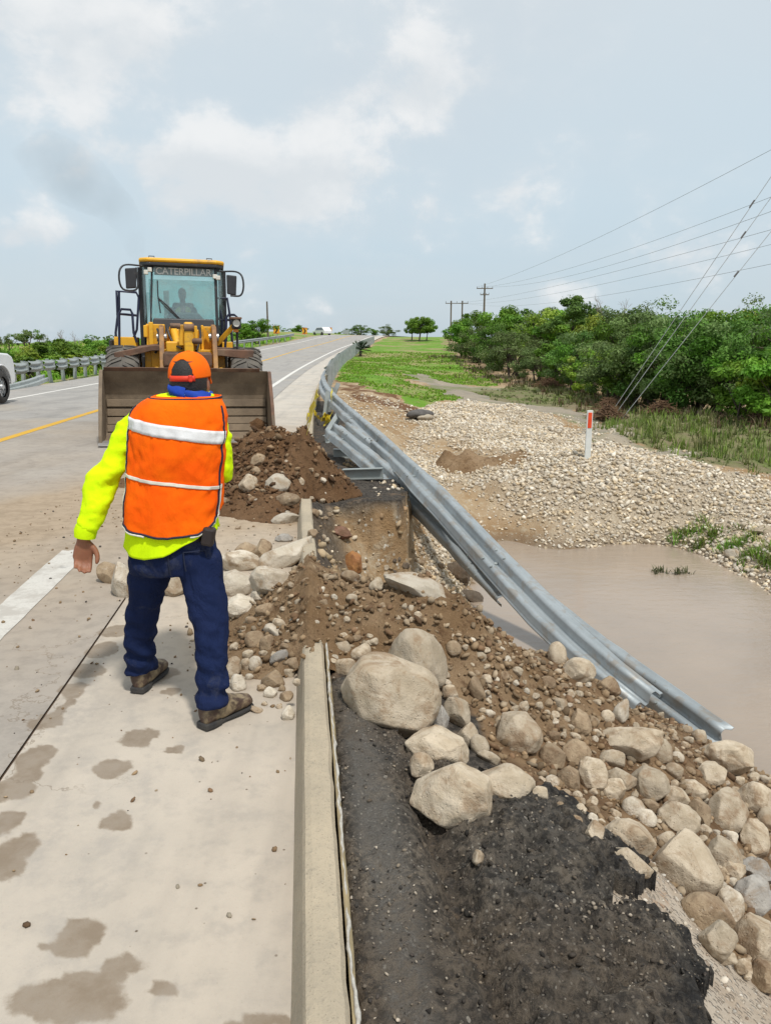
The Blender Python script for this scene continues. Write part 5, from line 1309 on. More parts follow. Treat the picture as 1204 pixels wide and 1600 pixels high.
for k_, px, Y, top, lb in back: tree_px(k_, px, Y, top, lb, GR, 'tree', 'tree')
# bare trees
def bare_variant(seed):
    r = random.Random(seed); mb = MB()
    def grow_(p, d, l, rad, dep):
        q = p + d * l; mb.tube([p, p.lerp(q, .5) + Vector((r.gauss(0, .04), r.gauss(0, .04), 0)) * l, q], [rad, rad * .85, rad * .65], 5, False)
        if dep == 0: return
        for _ in range(3 if dep > 1 else 4):
            nd = (d + Vector((r.gauss(0, .5), r.gauss(0, .5), r.gauss(.12, .3)))).normalized(); grow_(q if r.random() < .7 else p.lerp(q, .7), nd, l * r.uniform(.55, .8), rad * .55, dep - 1)
    grow_(Vector((0, 0, -.2)), Vector((0, 0, 1)), 1.25, .07, 5)
    me = bpy.data.meshes.new('trunk'); me.from_pydata(mb.v, [], mb.f); me.materials.append(DEADWOOD); me.update(); return me
BARE = [bare_variant(3), bare_variant(8)]
def bare(px, Y, top, label, i=0, hh=3.6):
    e = atY(px, top, Y); gz = float(terrain_fast(e.x, Y)); o = empty('bare_tree', (e.x, Y, gz), random.uniform(0, 6)); s = (e.z - gz) / hh; o.scale = (s, s, s); put(bpy.data.objects.new('branches', BARE[i]), o); tag(o, label, 'tree', 'leafless trees')
bare(958, 56, 452, 'leafless tree standing above the thicket right of the tallest tree'); bare(1170, 52, 464, 'leafless pale tree top near the right picture edge', 1); bare(872, 70, 468, 'small leafless tree top left of the tallest tree', 1)
GL = 'bushes beyond the left guardrail'
lefts = [('scrub', -10, 40, 545), ('scrub', 30, 42, 538), ('yel', 62, 44, 541), ('scrub', 100, 46, 533), ('mid', 128, 48, 536), ('scrub', 160, 50, 532), ('scrub', 195, 54, 536), ('yel', 225, 60, 540), ('scrub', 75, 56, 536), ('scrub', 140, 60, 532)]
lbl = ['scrubby bush above the white pickup', 'scrubby bush right of the white pickup', 'yellow green bush behind the leaning left rail posts', 'scrubby bush behind the middle of the left guardrail', 'mid green bush left of the loader mirror side', 'scrubby bush at the left wheel of the loader', 'scrubby bush hidden behind the loader step', 'yellow green bush behind the loader', 'scrubby bush in the back row on the left', 'scrubby bush in the back row near the loader']
for (k_, px, Y, top), lb in zip(lefts, lbl): tree_px(k_, px, Y, top, lb, GL, sx=1.25)
tree_px('airy', 10, 66, 519, 'open crowned tree at the left picture edge', GL, 'tree', 'tree'); tree_px('airy', 40, 64, 512, 'open crowned tree left of the leafless pair', GL, 'tree', 'tree'); tree_px('airy', 60, 78, 520, 'small open crowned tree between leafless ones', GL, 'tree', 'tree'); tree_px('airy', 145, 80, 526, 'low airy tree just left of the loader', GL, 'tree', 'tree'); tree_px('airy', 172, 78, 522, 'airy tree peeking out beside the loader steps', GL, 'tree', 'tree')
bare(92, 64, 510, 'leafless grey tree in the middle of the left tree line', 0); bare(118, 66, 513, 'leafless grey tree right of its twin in the left tree line', 1); bare(74, 70, 516, 'small leafless tree in the left tree line', 1)
tree_px('round', 655, 104, 496, 'rounded green tree alone on the grassy rise, left of its twin', 'trees on the grassy rise', 'tree', 'tree', 1.0); tree_px('round', 667, 106, 497, 'green tree on the grassy rise, right of its twin', 'trees on the grassy rise', 'tree', 'tree', .8); tree_px('round', 643, 107, 500, 'small green tree leaning out left on the grassy rise', 'trees on the grassy rise', 'tree', 'tree', .8)
tree_px('mid', 398, 88, 499, 'bushy tree right of the loader on the green bank', None, 'tree', 'tree', 1.5); tree_px('mid', 380, 92, 504, 'bushy tree partly behind the loader lamp', None, 'tree', 'tree', 1.3)
for q, (px, top, Y, lb) in enumerate(((455, 512, 190, 'thin far tree left of the middle chevron sign'), (467, 508, 180, 'far dark tree behind the middle chevron sign'), (540, 517, 230, 'far tree at the left of the crest clump'), (562, 508, 225, 'highest far tree of the crest clump'), (585, 514, 220, 'far tree in the middle of the crest clump'), (605, 509, 215, 'far tree at the right of the crest clump'), (490, 520, 200, 'low far shrub between the chevron signs'), (525, 519, 235, 'low far shrub left of the crest clump'))):
    tree_px(('airy' if q == 0 else ('dark2', 'mid', 'grey')[q % 3]), px, Y, top, lb, 'far trees at the road crest', 'tree', 'tree', 1.5)
# spiky palm at the end of the rail
def palm():
    c = hit(563, 549, terrain); c = atY(563, 548, 71); gz = float(terrain(np.array([c.x]), np.array([71.]))[0]); o = empty('palm_bush', (c.x, 71, gz)); tag(o, 'dark spiky palm bush beside the far end of the right guardrail', 'palm')
    o.scale = (1.05,) * 3
    mb = MB(); mb.tube([(0, 0, -.2), (0, 0, .45)], .12, 8); mb.build('trunk', BARK, o); r = random.Random(3); m = plain('palm_leaf', (.030, .065, .02), (.02, .045, .015), 3, .5)
    for k in range(30):
        a = r.uniform(0, 6.28); el = r.uniform(-.3, 1.35); d = Vector((math.cos(a) * math.cos(el), math.sin(a) * math.cos(el), math.sin(el))); s_ = Vector((-d.y, d.x, 0)).normalized() if abs(d.z) < .99 else Vector((1, 0, 0))
        b = Vector((0, 0, .5)); mid = b + d * .45; mb = MB()
        for f in range(-4, 5):
            e = mid + (d * .48 + s_ * f * .11 - Vector((0, 0, .02 * abs(f)))) * r.uniform(.8, 1.1); w = s_.cross(d) * .02 + s_ * .02; mb.quad(mid - w, mid + w, e + w * .3, e - w * .3)
        mb.tube([b, mid], .015, 5); mb.build('frond', m, o)
palm()
# grass
def tufts(name, X, Y, h, n_bl, pal, label, cat='grass', lean=.5, width=.010, surf=None, z=None):
    Z = terrain_fast(X, Y) if z is None else np.full(len(X), z); N_ = len(X) * n_bl
    bx = np.repeat(X, n_bl) + rng.normal(size=N_) * np.repeat(h, n_bl) * .25; by = np.repeat(Y, n_bl) + rng.normal(size=N_) * np.repeat(h, n_bl) * .25; bz = np.repeat(Z, n_bl) - .02
    hh = np.repeat(h, n_bl) * rng.uniform(.5, 1.25, N_); a = rng.random(N_) * 6.283; ln = rng.random(N_) * lean * hh; w = width * (.6 + .8 * rng.random(N_)) * (1 + .02 * by)
    px_, py_ = -np.sin(a) * w, np.cos(a) * w; dx, dy = np.cos(a) * ln, np.sin(a) * ln
    V = np.stack([np.stack([bx - px_, by - py_, bz], -1), np.stack([bx + px_, by + py_, bz], -1), np.stack([bx + dx * .5 + px_ * .7, by + dy * .5 + py_ * .7, bz + hh * .65], -1), np.stack([bx + dx * .5 - px_ * .7, by + dy * .5 - py_ * .7, bz + hh * .65], -1), np.stack([bx + dx * 1.2, by + dy * 1.2, bz + hh], -1)], 1).reshape(-1, 3)
    i = np.arange(N_)[:, None] * 5; F = np.concatenate([i + np.array([[0, 1, 2]]), i + np.array([[0, 2, 3]]), i + np.array([[3, 2, 4]])])
    me = mesh_np(name, V, F, False); c = palette(len(X), pal, .18); c = np.repeat(c, n_bl, 0) * rng.uniform(.7, 1.3, (N_, 1)); colattr(me, 'tint', np.repeat(np.concatenate([c, np.ones((N_, 1))], 1), 5, 0)); me.materials.append(LEAF)
    o = put(bpy.data.objects.new(name, me)); tag(o, label, cat, None, 'stuff'); return o
def sow(n, x0, x1, y0, y1, f):
    X = rng.uniform(x0, x1, n); Y = rng.uniform(y0, y1, n); k = rng.random(n) < f(X, Y); return X[k], Y[k]
GP = [(.22, .42, .034), (.18, .36, .028), (.26, .44, .05), (.32, .37, .10)]
X, Y = sow(60000, -3, 10, 27, 75, lambda x, y: from_grid(green, x, y) * (.15 + .85 * (vnoise(x * .8, y * .8, s=4) > .42)) * (1.1 - y / 90) * ((kx(y) - x) < -.6)); tufts('slope_grass', X, Y, .035 + .065 * rng.random(len(X)), 5, GP, 'short bright green grass on the slope beside the curve', width=.014)
X, Y = sow(26000, -60, 0, 24, 110, lambda x, y: ((kx(y) - x) > LEFT_EDGE + .9) * .5); tufts('verge_grass', X, Y, .12 + .25 * rng.random(len(X)), 5, GP, 'green grass on the verge beyond the left guardrail', width=.016)
MP = [(.13, .16, .05), (.16, .17, .07), (.10, .14, .035), (.24, .21, .12), (.15, .20, .04)]
X, Y = sow(26000, 3, 22, 12, 48, lambda x, y: from_grid(meadow, x, y) * (.12 + .88 * (vnoise(x * .6, y * .6, s=14) > .5)) * .75); tufts('flooded_grass', X, Y, .04 + .09 * rng.random(len(X)), 6, MP, 'muddy flattened grass between gravel bank and bushes', lean=1.6, width=.010)
pp = [hit(a, b_, terrain) for a, b_ in ((1010, 660), (1040, 668), (1030, 690), (1060, 675), (1090, 690), (985, 668), (1160, 715), (1190, 722), (1140, 705), (1075, 655), (1200, 700), (1110, 668))]
X = np.concatenate([p.x + rng.normal(size=26) * .7 for p in pp]); Y = np.concatenate([p.y + rng.normal(size=26) * .7 for p in pp]); tufts('tall_grass', X, Y, .14 + .24 * rng.random(len(X)), 7, [(.14, .20, .04), (.18, .24, .05), (.22, .22, .09)], 'tall yellow green grass clumps in front of the bushes', lean=.7, width=.011)
edge = [(x, y) for (k_, px, Yb, top) in front for x, y in [(atY(px, 600, Yb).x, Yb)]]
X = np.concatenate([x + rng.normal(size=60) * 1.3 for x, y in edge]) - .6; Y = np.concatenate([y + rng.normal(size=60) * 1.3 for x, y in edge]) - 1.2; tufts('bush_foot_grass', X, Y, .12 + .25 * rng.random(len(X)), 7, MP + [(.16, .10, .06)], 'rank grass at the foot of the bushes', lean=.9, width=.012)
def clump(name, spots, label, h, pal, n=30, z=None, s=.25, cat='grass tuft'):
    for q, ((px, py), lb) in enumerate(zip(spots, label)):
        p = hit(px, py, terrain) if z is None else atZ(px, py, z); X = p.x + rng.normal(size=n) * s; Y = p.y + rng.normal(size=n) * s * .6
        o = tufts(name, X, Y, h * (.6 + .8 * rng.random(n)), 9, pal, lb, cat, 1.3, .007, terrain, z); o['kind'] = 'thing'; o['category'] = cat
        # keep the origin at the plant
        o.data.transform(Matrix.Translation(-p)); o.location = p
clump('grass_clump', [(1075, 833), (1110, 842), (1150, 850), (1185, 865), (1204, 880)], ['bright green grass clump at the left end of the strip on the gravel shore', 'grass clump second from the left on the gravel shore', 'grass clump in the middle of the strip on the gravel shore', 'yellowing grass clump near the right edge of the gravel shore', 'grass clump cut by the right picture edge on the shore'], .13, [(.13, .25, .03), (.17, .28, .04), (.24, .25, .08)], 34, None, .15)
clump('floating_tuft', [(1022, 893), (1065, 895)], ['left drowned grass tuft sticking out of the muddy water', 'right drowned grass tuft sticking out of the muddy water'], .09, [(.12, .14, .06), (.16, .16, .09)], 7, WATER_Z + .01, .09)
# drift heaps of dead brush left by the flood
def drift(px, py, w, label, i):
    p = hit(px, py, terrain); r = random.Random(i); mb = MB(); k = p.y / 1200 * w
    for q in range(420):
        a = r.uniform(0, 6.28); d = abs(r.gauss(0, .45)); c = Vector((math.cos(a) * d * k * .5, math.sin(a) * d * k * .4, max(.02, (1 - d) * k * .30 * r.random() + .05))); u = Vector((r.gauss(0, 1), r.gauss(0, 1), r.gauss(0, .45))).normalized() * r.uniform(.08, .35)
        mb.tube([c - u, c + Vector((0, 0, .04)), c + u], [.009, .012, .004], 4, False)
    o = mb.build('drift_heap', plain('dead_brush', (.20, .115, .06), (.12, .07, .04), 5, .9), None, fix=False); o.location = p; tag(o, label, 'brush heap', 'flood drift heaps')
drift(948, 655, 62, 'brown heap of dead brush at the foot of the guy wires', 1); drift(1030, 650, 70, 'larger brown heap of dead brush right of the guy wires', 2); drift(855, 605, 50, 'small brown brush heap at the far foot of the thicket', 3); drift(1195, 662, 80, 'dark brush heap at the right picture edge', 4); drift(950, 640, 50, 'low brush heap behind the guy wire feet', 5)
# ------------------------------------------------------------------ wheel loader
CATY = plain('machine_yellow', (.84, .44, .02), (.74, .38, .02), 3, .5, .15, 50, dirt=(.20, .13, .075), dscale=4, damt=.28)
RUSTY = plain('rubbed_yellow_steel', (.40, .20, .05), (.22, .11, .05), 5, .65, .3, 40, dirt=(.16, .09, .05), damt=.5)
RUST = plain('rusty_steel', (.17, .085, .05), (.10, .055, .036), 5, .75, .3, 40, dirt=(.24, .16, .10), damt=.3)
BKT = plain('worn_bucket_steel', (.235, .175, .115), (.14, .102, .067), 2.2, .8, .5, 30, dirt=(.085, .06, .042), dscale=1.6, damt=.35)
EDGE = plain('bright_cutting_edge', (.40, .38, .36), (.26, .24, .22), 6, .45, .2, 40, metal=.5)
BLKP = plain('black_cab_frame', (.030, .031, .036), (.022, .022, .025), 4, .5, dirt=(.12, .10, .08), damt=.2)
NAVY = plain('dark_blue_handrail', (.018, .022, .060), (.012, .015, .04), 4, .45)
RUBBER = plain('dusty_tyre', (.085, .078, .070), (.14, .125, .105), 6, .9, .3, 40)
LAMP = plain('lamp_glass', (.75, .73, .66), (.60, .58, .52), 10, .25)
CHROME = plain('worn_chrome', (.55, .55, .55), (.35, .34, .33), 10, .3, metal=.8)
def glass_mat(name, tint, fac, rough=.03):
    t = NT(name); N = t.N; tr = t.new('ShaderNodeBsdfTransparent'); tr.inputs[0].default_value = (*tint, 1)
    gl = t.new('ShaderNodeBsdfGlossy'); gl.inputs[0].default_value = (.9, .95, .95, 1); gl.inputs[1].default_value = rough
    df = t.new('ShaderNodeBsdfDiffuse'); df.inputs[0].default_value = (.45, .48, .47, 1)
    m1 = t.new('ShaderNodeMixShader'); m1.inputs[0].default_value = fac; t.L.new(tr.outputs[0], m1.inputs[1]); t.L.new(gl.outputs[0], m1.inputs[2])
    m2 = t.new('ShaderNodeMixShader'); t.set(m2.inputs[0], t.ramp(t.noise(t.coord('Object'), 3, 5, .6), .35, .7, .06, .20)); t.L.new(m1.outputs[0], m2.inputs[1]); t.L.new(df.outputs[0], m2.inputs[2])
    t.L.new(m2.outputs[0], N['Material Output'].inputs[0]); return t.m
GLASS = glass_mat('cab_glass', (.72, .90, .88), .16)
DGLASS = glass_mat('dark_car_glass', (.10, .12, .13), .25)
lb = atZ(297, 694, .06)
LYAW = R(14.5)
loader = empty('wheel_loader', (lb.x, lb.y, float(road_z(lb.x, lb.y)) + .004), LYAW); loader.rotation_euler = (0, R(1.1), LYAW)
tag(loader, 'yellow wheel loader facing the camera with its dirty bucket lowered', 'wheel loader')
LM = Matrix.LocRotScale(loader.location, loader.rotation_euler, None); LI = LM.inverted(); LR = LI.to_3x3(); LO = LI @ Vector((0, 0, CAMH))
def L(px, py, yl):
    d = LR @ ray(px, py); t = (yl - LO.y) / d.y; return LO + d * t
def lbox(name, p0, p1, y0, y1, m, parent=None, bevel=.012):
    """box whose front face spans two surveyed corners"""
    a = L(p0[0], p0[1], y0); b = L(p1[0], p1[1], y0); c = Vector(((a.x + b.x) / 2, (y0 + y1) / 2, (a.z + b.z) / 2))
    return box_part(name, c, (abs(b.x - a.x), abs(y1 - y0), abs(a.z - b.z)), m, parent or loader, bevel)
def ltube(name, pts, r, m, parent=None, n=8, smooth_n=0):
    P = [L(*p) if len(p) == 3 else Vector(p[:3]) for p in pts]; P = spl(P, smooth_n) if smooth_n else P
    mb = MB(); mb.tube(P, r, n); return mb.build(name, m, parent or loader)
# bucket
BW = 1.37
prof = [(0, .05), (.30, .045), (.62, .05), (.84, .13), (.98, .30), (1.04, .52), (1.02, .76), (.95, .96), (.87, 1.10), (.82, 1.19)]
outer = [(y + .035 * (1 if y > .5 else 0), z - (.035 if y < .9 and z < .3 else 0)) for y, z in prof]
bk = MB(); bk.prism(prof + [(y + .04, z + .0) if z > .25 else (y, z - .045) for y, z in reversed(prof)], 0, -BW, BW); bucket = bk.build('bucket', BKT, loader, .006)
side = [(.0, .01), (.62, -.0), (.90, .08), (1.06, .28), (1.11, .52), (1.08, .80), (1.0, 1.0), (.90, 1.16), (.78, 1.19), (.64, 1.06), (.42, .78), (.20, .44), (.03, .16)]
for s_ in (-1, 1):
    mb = MB(); mb.prism(side, 0, s_ * BW, s_ * (BW + .04)); mb.build('side_plate', BKT, bucket, .006)
    mb = MB(); mb.prism([(.0, .0), (.10, .0), (.36, .56), (.76, 1.19), (.70, 1.16), (.30, .64)], 0, s_ * (BW - .006), s_ * (BW + .052)); mb.build('edge_plate', RUST if s_ > 0 else BKT, bucket, .006)
for z, y in ((.62, 1.02), (.46, 1.0), (.32, .955), (.20, .88)): box_part('wear_strip', (0, y - .03, z), (2 * BW - .04, .03, .125), BKT, bucket, .008, Matrix.Rotation(R(-18 if z < .4 else -5), 3, 'X'))
mb = MB(); mb.prism([(-.14, .015), (.14, .045), (.14, .075), (-.14, .035)], 0, -BW - .05, BW + .05); mb.build('cutting_edge', EDGE, bucket, .004)
mb = MB(); mb.prism([(.82, 1.17), (.88, 1.17), (.82, 1.235), (.78, 1.23)], 0, -BW * .99, BW * .90); mb.build('spill_guard', RUST, bucket, .006)
for k in (0, 1):
    P_, F_ = rock_shape(4, 930 + k, .4, 2, .22); me = mesh_np('mud_cake', P_ * np.array([(.20, .10, .20), (.15, .10, .10), (.36, .06, .16), (.16, .1, .1), (.2, .08, .18)][k]) + np.array([(1.20, .90, .16), (1.22, .5, .08), (-.85, 1.0, .74), (-.2, .99, .85), (-1.3, .92, .3)][k]), F_); me.materials.append(SOIL_A if k < 2 else SOIL_B); put(bpy.data.objects.new('mud_cake', me), bucket)
# lift arms and linkage
for s_, xa in ((-1, 253), (1, 334)):
    a = L(xa, 522, 2.15); b = Vector((a.x * .92, 1.15, .30)); mb = MB()
    w = .085; pr = [(a.y + .25, a.z + .18), (a.y - .22, a.z + .12), (1.55, 1.25), (1.05, .55), (1.05, .22), (1.32, .22), (1.9, .85), (a.y + .30, a.z - .32)]
    mb.prism(pr, 0, a.x - w / 2, a.x + w / 2); arm = mb.build('lift_arm', RUSTY, loader, .01)
    mb = MB(); mb.cyl((a.x - .09, a.y, a.z - .06), (a.x + .09, a.y, a.z - .06), .075, 16); mb.build('pivot_pin', CHROME, arm)
    mb = MB(); mb.cyl((a.x + s_ * .16, 2.9, .95), (a.x + s_ * .10, 1.75, 1.15), .07, 14); mb.build('lift_cylinder', CATY, loader)
tw_l = lbox('loader_tower', (228, 506), (259, 548), 2.35, 2.95, CATY); lbox('tower_plate', (232, 503), (242, 570), 2.28, 2.34, CATY, tw_l); lbox('tower_plate', (254, 507), (259, 552), 2.22, 2.34, CATY, tw_l); lbox('tower_step', (224, 508), (231, 527), 2.30, 2.5, CATY, tw_l)
tw_r = lbox('loader_tower', (315, 510), (338, 550), 2.35, 2.95, CATY); lbox('tower_plate', (314, 508), (319, 548), 2.22, 2.34, CATY, tw_r); lbox('tower_plate', (328, 510), (339, 572), 2.28, 2.34, CATY, tw_r)
mb = MB(); p1, p2 = L(322, 512, 2.2), L(333, 528, 2.2); mb.bar(p1, p2, .06, .08, up=(0, 1, 0)); mb.build('brace', CATY, tw_r)
lbox('front_frame', (236, 545), (336, 580), 2.0, 3.0, CATY); lbox('cross_plate', (259, 533), (314, 566), 1.75, 1.95, CATY, None, .03); lbox('tower_bridge', (260, 514), (314, 550), 2.3, 2.6, CATY, None, .02); lbox('cross_tube', (255, 549), (332, 575), 1.45, 1.68, RUST, None, .05)
bc = lbox('bell_crank', (287, 503), (304, 580), 1.25, 1.55, CATY, None, .03); lbox('crank_plate', (279, 507), (288, 540), 1.35, 1.75, CATY, bc); lbox('crank_plate', (303, 509), (309, 540), 1.35, 1.75, CATY, bc)
for (px, py, r_) in ((295.5, 512, .075), (274, 509, .045), (308, 533, .05)):
    c = L(px, py, 1.24); mb = MB(); mb.cyl(c + Vector((-.085, .05, 0)), c + Vector((.085, .05, 0)), r_, 16); mb.build('linkage_pin', RUST, bc)
mb = MB(); mb.cyl(L(277, 540, 2.0), L(270, 511, 2.4), .07, 12); mb.build('tilt_cylinder', CATY, loader)
ltube('hydraulic_hose', [(268, 505, 2.3), (262, 516, 2.0), (270, 535, 1.9), (284, 545, 1.6)], .022, BLKP, None, 6, 12); ltube('hydraulic_hose', [(312, 512, 2.3), (313, 528, 1.9), (307, 548, 1.6)], .022, BLKP, None, 6, 12)
ltube('hydraulic_hose', [(246, 514, 2.2), (250, 530, 2.0), (243, 552, 2.0)], .022, BLKP, None, 6, 12)
# cowl in front of the cab
mb = MB(); a = [L(240, 497, 2.75), L(334, 499, 2.75), L(341, 535, 2.65), L(232, 535, 2.65)]; bq = [p + Vector((0, .5, 0)) for p in a]; mb.add(a + bq, [(0, 1, 2, 3), (7, 6, 5, 4), (0, 4, 5, 1), (1, 5, 6, 2), (2, 6, 7, 3), (3, 7, 4, 0)]); mb.build('cowl', BLKP, loader, .02)
# cab
cab = empty('cab', (0, 0, 0), 0, loader)
YF, YB = 2.95, 4.35
tl, tr_, br, bl = L(240, 414, YF + .10), L(334, 422, YF + .10), L(337, 499, YF), L(237, 497, YF)
tl.z = tr_.z = (tl.z + tr_.z) / 2; bl.z = br.z = (bl.z + br.z) / 2; cx = (bl.x + br.x) / 2
HW = .80
rw = [Vector((cx + s_ * HW, YF + .45, z)) for z in (bl.z - .75, tl.z) for s_ in (-1, 1)]
rb = [Vector((cx + s_ * HW, YB, z)) for z in (bl.z - .75, tl.z) for s_ in (-1, 1)]
def pane(name, P, m=GLASS): mb = MB(); mb.quad(*P); return mb.build(name, m, cab, 0, 2, .012)
ws_ = pane('windscreen', [bl, br, tr_, tl])
pane('corner_window', [Vector((rw[0].x, rw[0].y, bl.z - .35)), Vector((bl.x, bl.y, bl.z - .2)), tl, rw[2]]); pane('corner_window', [Vector((br.x, br.y, bl.z - .2)), Vector((rw[1].x, rw[1].y, bl.z - .35)), rw[3], tr_])
pane('side_window', [Vector((rw[0].x, rw[0].y, bl.z - .3)), Vector((rb[0].x, rb[0].y, bl.z - .3)), rb[2], rw[2]]); pane('side_window', [Vector((rw[1].x, rw[1].y, bl.z - .3)), Vector((rb[1].x, rb[1].y, bl.z - .3)), rb[3], rw[3]])
pane('rear_window', [Vector((rb[0].x + .12, YB, bl.z - .1)), Vector((rb[1].x - .12, YB, bl.z - .1)), rb[3] - Vector((.12, 0, .14)), rb[2] - Vector((-.12, 0, .14))])
def pillar(name, a, b, w=.07): mb = MB(); mb.bar(a, b, w, w, up=(0, 1, 0)); mb.build(name, BLKP, cab, .01)
for a, b, w in ((bl - Vector((.03, 0, .3)), tl - Vector((.03, 0, 0)), .035), (br + Vector((.03, 0, -.3)), tr_ + Vector((.03, 0, 0)), .055), (rw[0], rw[2], .09), (rw[1], rw[3], .09), (rb[0], rb[2], .12), (rb[1], rb[3], .12)): pillar('pillar', a, b, w)
box_part('cab_floor', (cx, (YF + YB) / 2 + .2, bl.z - .85), (1.66, 1.3, .25), BLKP, cab, .02); box_part('rear_panel', (cx, YB + .04, bl.z - .45), (1.6, .06, .75), BLKP, cab, .01)
for s_ in (-1, 1): box_part('door_panel', (cx + s_ * (HW + .01), (YF + .45 + YB) / 2, bl.z - .55), (.05, YB - YF - .45, .5), CATY if False else BLKP, cab, .01)
box_part('header', (cx, YF + .16, tl.z + .02), (1.42, .12, .13), BLKP, cab, .01)
rz = tl.z + .10
mb = MB(); P = [(-.80, YF + .10), (-.66, YF - .06), (.66, YF - .06), (.80, YF + .10), (.86, YB + .12), (-.86, YB + .12)]; mb.prism([(cx + x, y) for x, y in P], 2, rz - .03, rz + .05); roof = mb.build('roof', CATY, cab, .04, 3)
mb = MB(); mb.prism([(cx + x * .985, YF + .02 + (y - YF) * .985) for x, y in P], 2, rz - .09, rz - .032); mb.build('roof_underside', BLKP, roof, .01)
for px, py in ((237, 404), (327, 411)):
    c = L(px, py, YF + .3); c.z = rz + .045; mb = MB(); mb.tube([c + Vector((-.05, 0, 0)), c + Vector((-.05, 0, .06)), c + Vector((.05, 0, .06)), c + Vector((.05, 0, 0))], .010, 6); mb.build('lifting_eye', BLKP, roof)
for px, py in ((234, 421), (228, 425), (336, 432), (341, 434)): lbox('work_light', (px - 3.5, py - 3.5), (px + 3.5, py + 3.5), YF - .02, YF + .12, LAMP, cab, .01)
# sun strip with the maker's lettering across the top of the windscreen
st = MB(); dn = (bl - tl); k0, k1 = .015, .165; q = .012
st.quad(tl + dn * k0 + Vector((.02, -q, 0)), tl + dn * k1 + Vector((.02, -q, 0)), tr_ + (br - tr_) * k1 + Vector((-.02, -q, 0)), tr_ + (br - tr_) * k0 + Vector((-.02, -q, 0))); st.build('sun_strip', plain('sun_strip_tint', (.24, .29, .29), (.20, .25, .25), 5, .4), ws_)
tc = bpy.data.curves.new('lettering', 'FONT'); tc.body = 'CATERPILLAR'; tc.size = .175; tc.extrude = .002; tc.offset = .002; tc.align_x = 'CENTER'; tc.align_y = 'CENTER'; tc.space_character = .98
tc.materials.append(plain('white_lettering', (.72, .74, .72), None, 4, .6)); _t = bpy.data.objects.new('lettering', tc); COL.objects.link(_t); bpy.context.view_layer.update(); _m = bpy.data.meshes.new_from_object(_t.evaluated_get(bpy.context.evaluated_depsgraph_get())); bpy.data.objects.remove(_t); to = put(bpy.data.objects.new('lettering', _m), ws_); mid = (tl + tr_) / 2 + dn * ((k0 + k1) / 2); to.location = mid + Vector((.0, -.022, 0)); to.rotation_euler = (R(90) - math.atan2(dn.y, -dn.z) * -1 if False else R(96), 0, 0)
ltube('wiper_arm', [(283, 500, YF - .05), (262, 478, YF - .03), (247, 465, YF)], .014, BLKP, ws_, 6); ltube('wiper_arm', [(281, 500, YF - .05), (260, 480, YF - .03), (248, 468, YF)], .010, BLKP, ws_, 6); ltube('wiper_blade', [(246, 438, YF + .03), (247, 462, YF - .0), (251, 489, YF - .04)], .013, BLKP, ws_, 6)
# inside: seat, console, wheel
box_part('seat', (cx, 3.95, bl.z - .28), (.52, .5, .16), BLKP, cab, .04); box_part('seat_back', (cx, 4.18, bl.z + .10), (.44, .12, .52), BLKP, cab, .05)
cs = L(292, 498, 3.2); mb = MB(); mb.prism([(cs.x - .36, bl.z - .5), (cs.x + .36, bl.z - .5), (cs.x + .34, bl.z + .0), (cs.x + .22, bl.z + .13), (cs.x - .22, bl.z + .13), (cs.x - .34, bl.z + .0)], 1, 3.15, 3.42); mb.build('console', BLKP, cab, .03)
mb = MB(); c = Vector((cx, 3.55, bl.z + .12)); mb.tube([c + Vector((.19 * math.cos(a), .06 * math.sin(a), .17 * math.sin(a))) for a in np.linspace(0, 2 * math.pi, 21)], .016, 6, False); mb.build('steering_wheel', BLKP, cab)
# mirrors
for tag_, fr, gl_ in (('l', [(222, 415, 3.0), (191, 416, 2.85), (188, 420, 2.8), (193, 452, 2.8), (212, 453, 2.8), (213, 418, 2.85)], [(195, 419), (213, 418), (213, 450), (197, 451)]), ('r', [(342, 424, 3.0), (374, 427, 2.85), (377, 430, 2.8), (375, 462, 2.8), (360, 462, 2.8)], [(354, 429), (370, 431), (369, 462), (355, 459)])):
    br_ = ltube('mirror_bracket', fr, .018, BLKP, None, 6, 26)
    a, b, c, d = [L(*p, 2.78) for p in gl_]; mb = MB(); off_ = Vector((0, .08, 0)); mb.add([a, b, c, d, a + off_, b + off_, c + off_, d + off_], [(0, 1, 2, 3), (7, 6, 5, 4), (0, 4, 5, 1), (1, 5, 6, 2), (2, 6, 7, 3), (3, 7, 4, 0)]); mb.build('mirror', BLKP, br_, .02, 3)
# handrails
for pts in ([(183, 545, 3.2), (181, 520, 3.2), (184, 495, 3.2), (182, 455, 3.2), (213, 457, 3.3), (217, 465, 3.3), (214, 515, 3.3), (208, 530, 3.3)], [(187, 545, 3.0), (186, 490, 3.0), (190, 483, 3.0), (204, 484, 3.0), (207, 490, 3.0), (209, 520, 3.0), (214, 535, 3.0)], [(186, 455, 3.2), (187, 545, 3.2)], [(182, 490, 3.2), (215, 493, 3.3)]): ltube('handrail', pts, .024, NAVY, None, 7)
for pts in ([(340, 466, 3.3), (355, 466, 3.3), (359, 492, 3.3), (364, 545, 3.3)], [(352, 545, 3.0), (354, 496, 3.0), (357, 492, 3.0), (366, 492, 3.0), (370, 495, 3.0), (371, 545, 3.0)], [(343, 500, 3.2), (345, 483, 3.2), (347, 500, 3.2), (347, 545, 3.2)], [(345, 500, 3.2), (360, 500, 3.2)]): ltube('handrail', pts, .024, NAVY, None, 7)
lbox('side_tank', (178, 526), (214, 546), 3.0, 4.2, CATY); lbox('side_tank', (347, 534), (364, 548), 3.0, 4.2, CATY); lbox('rear_fender', (170, 530), (178, 562), 3.3, 5.2, BLKP, None, .03)
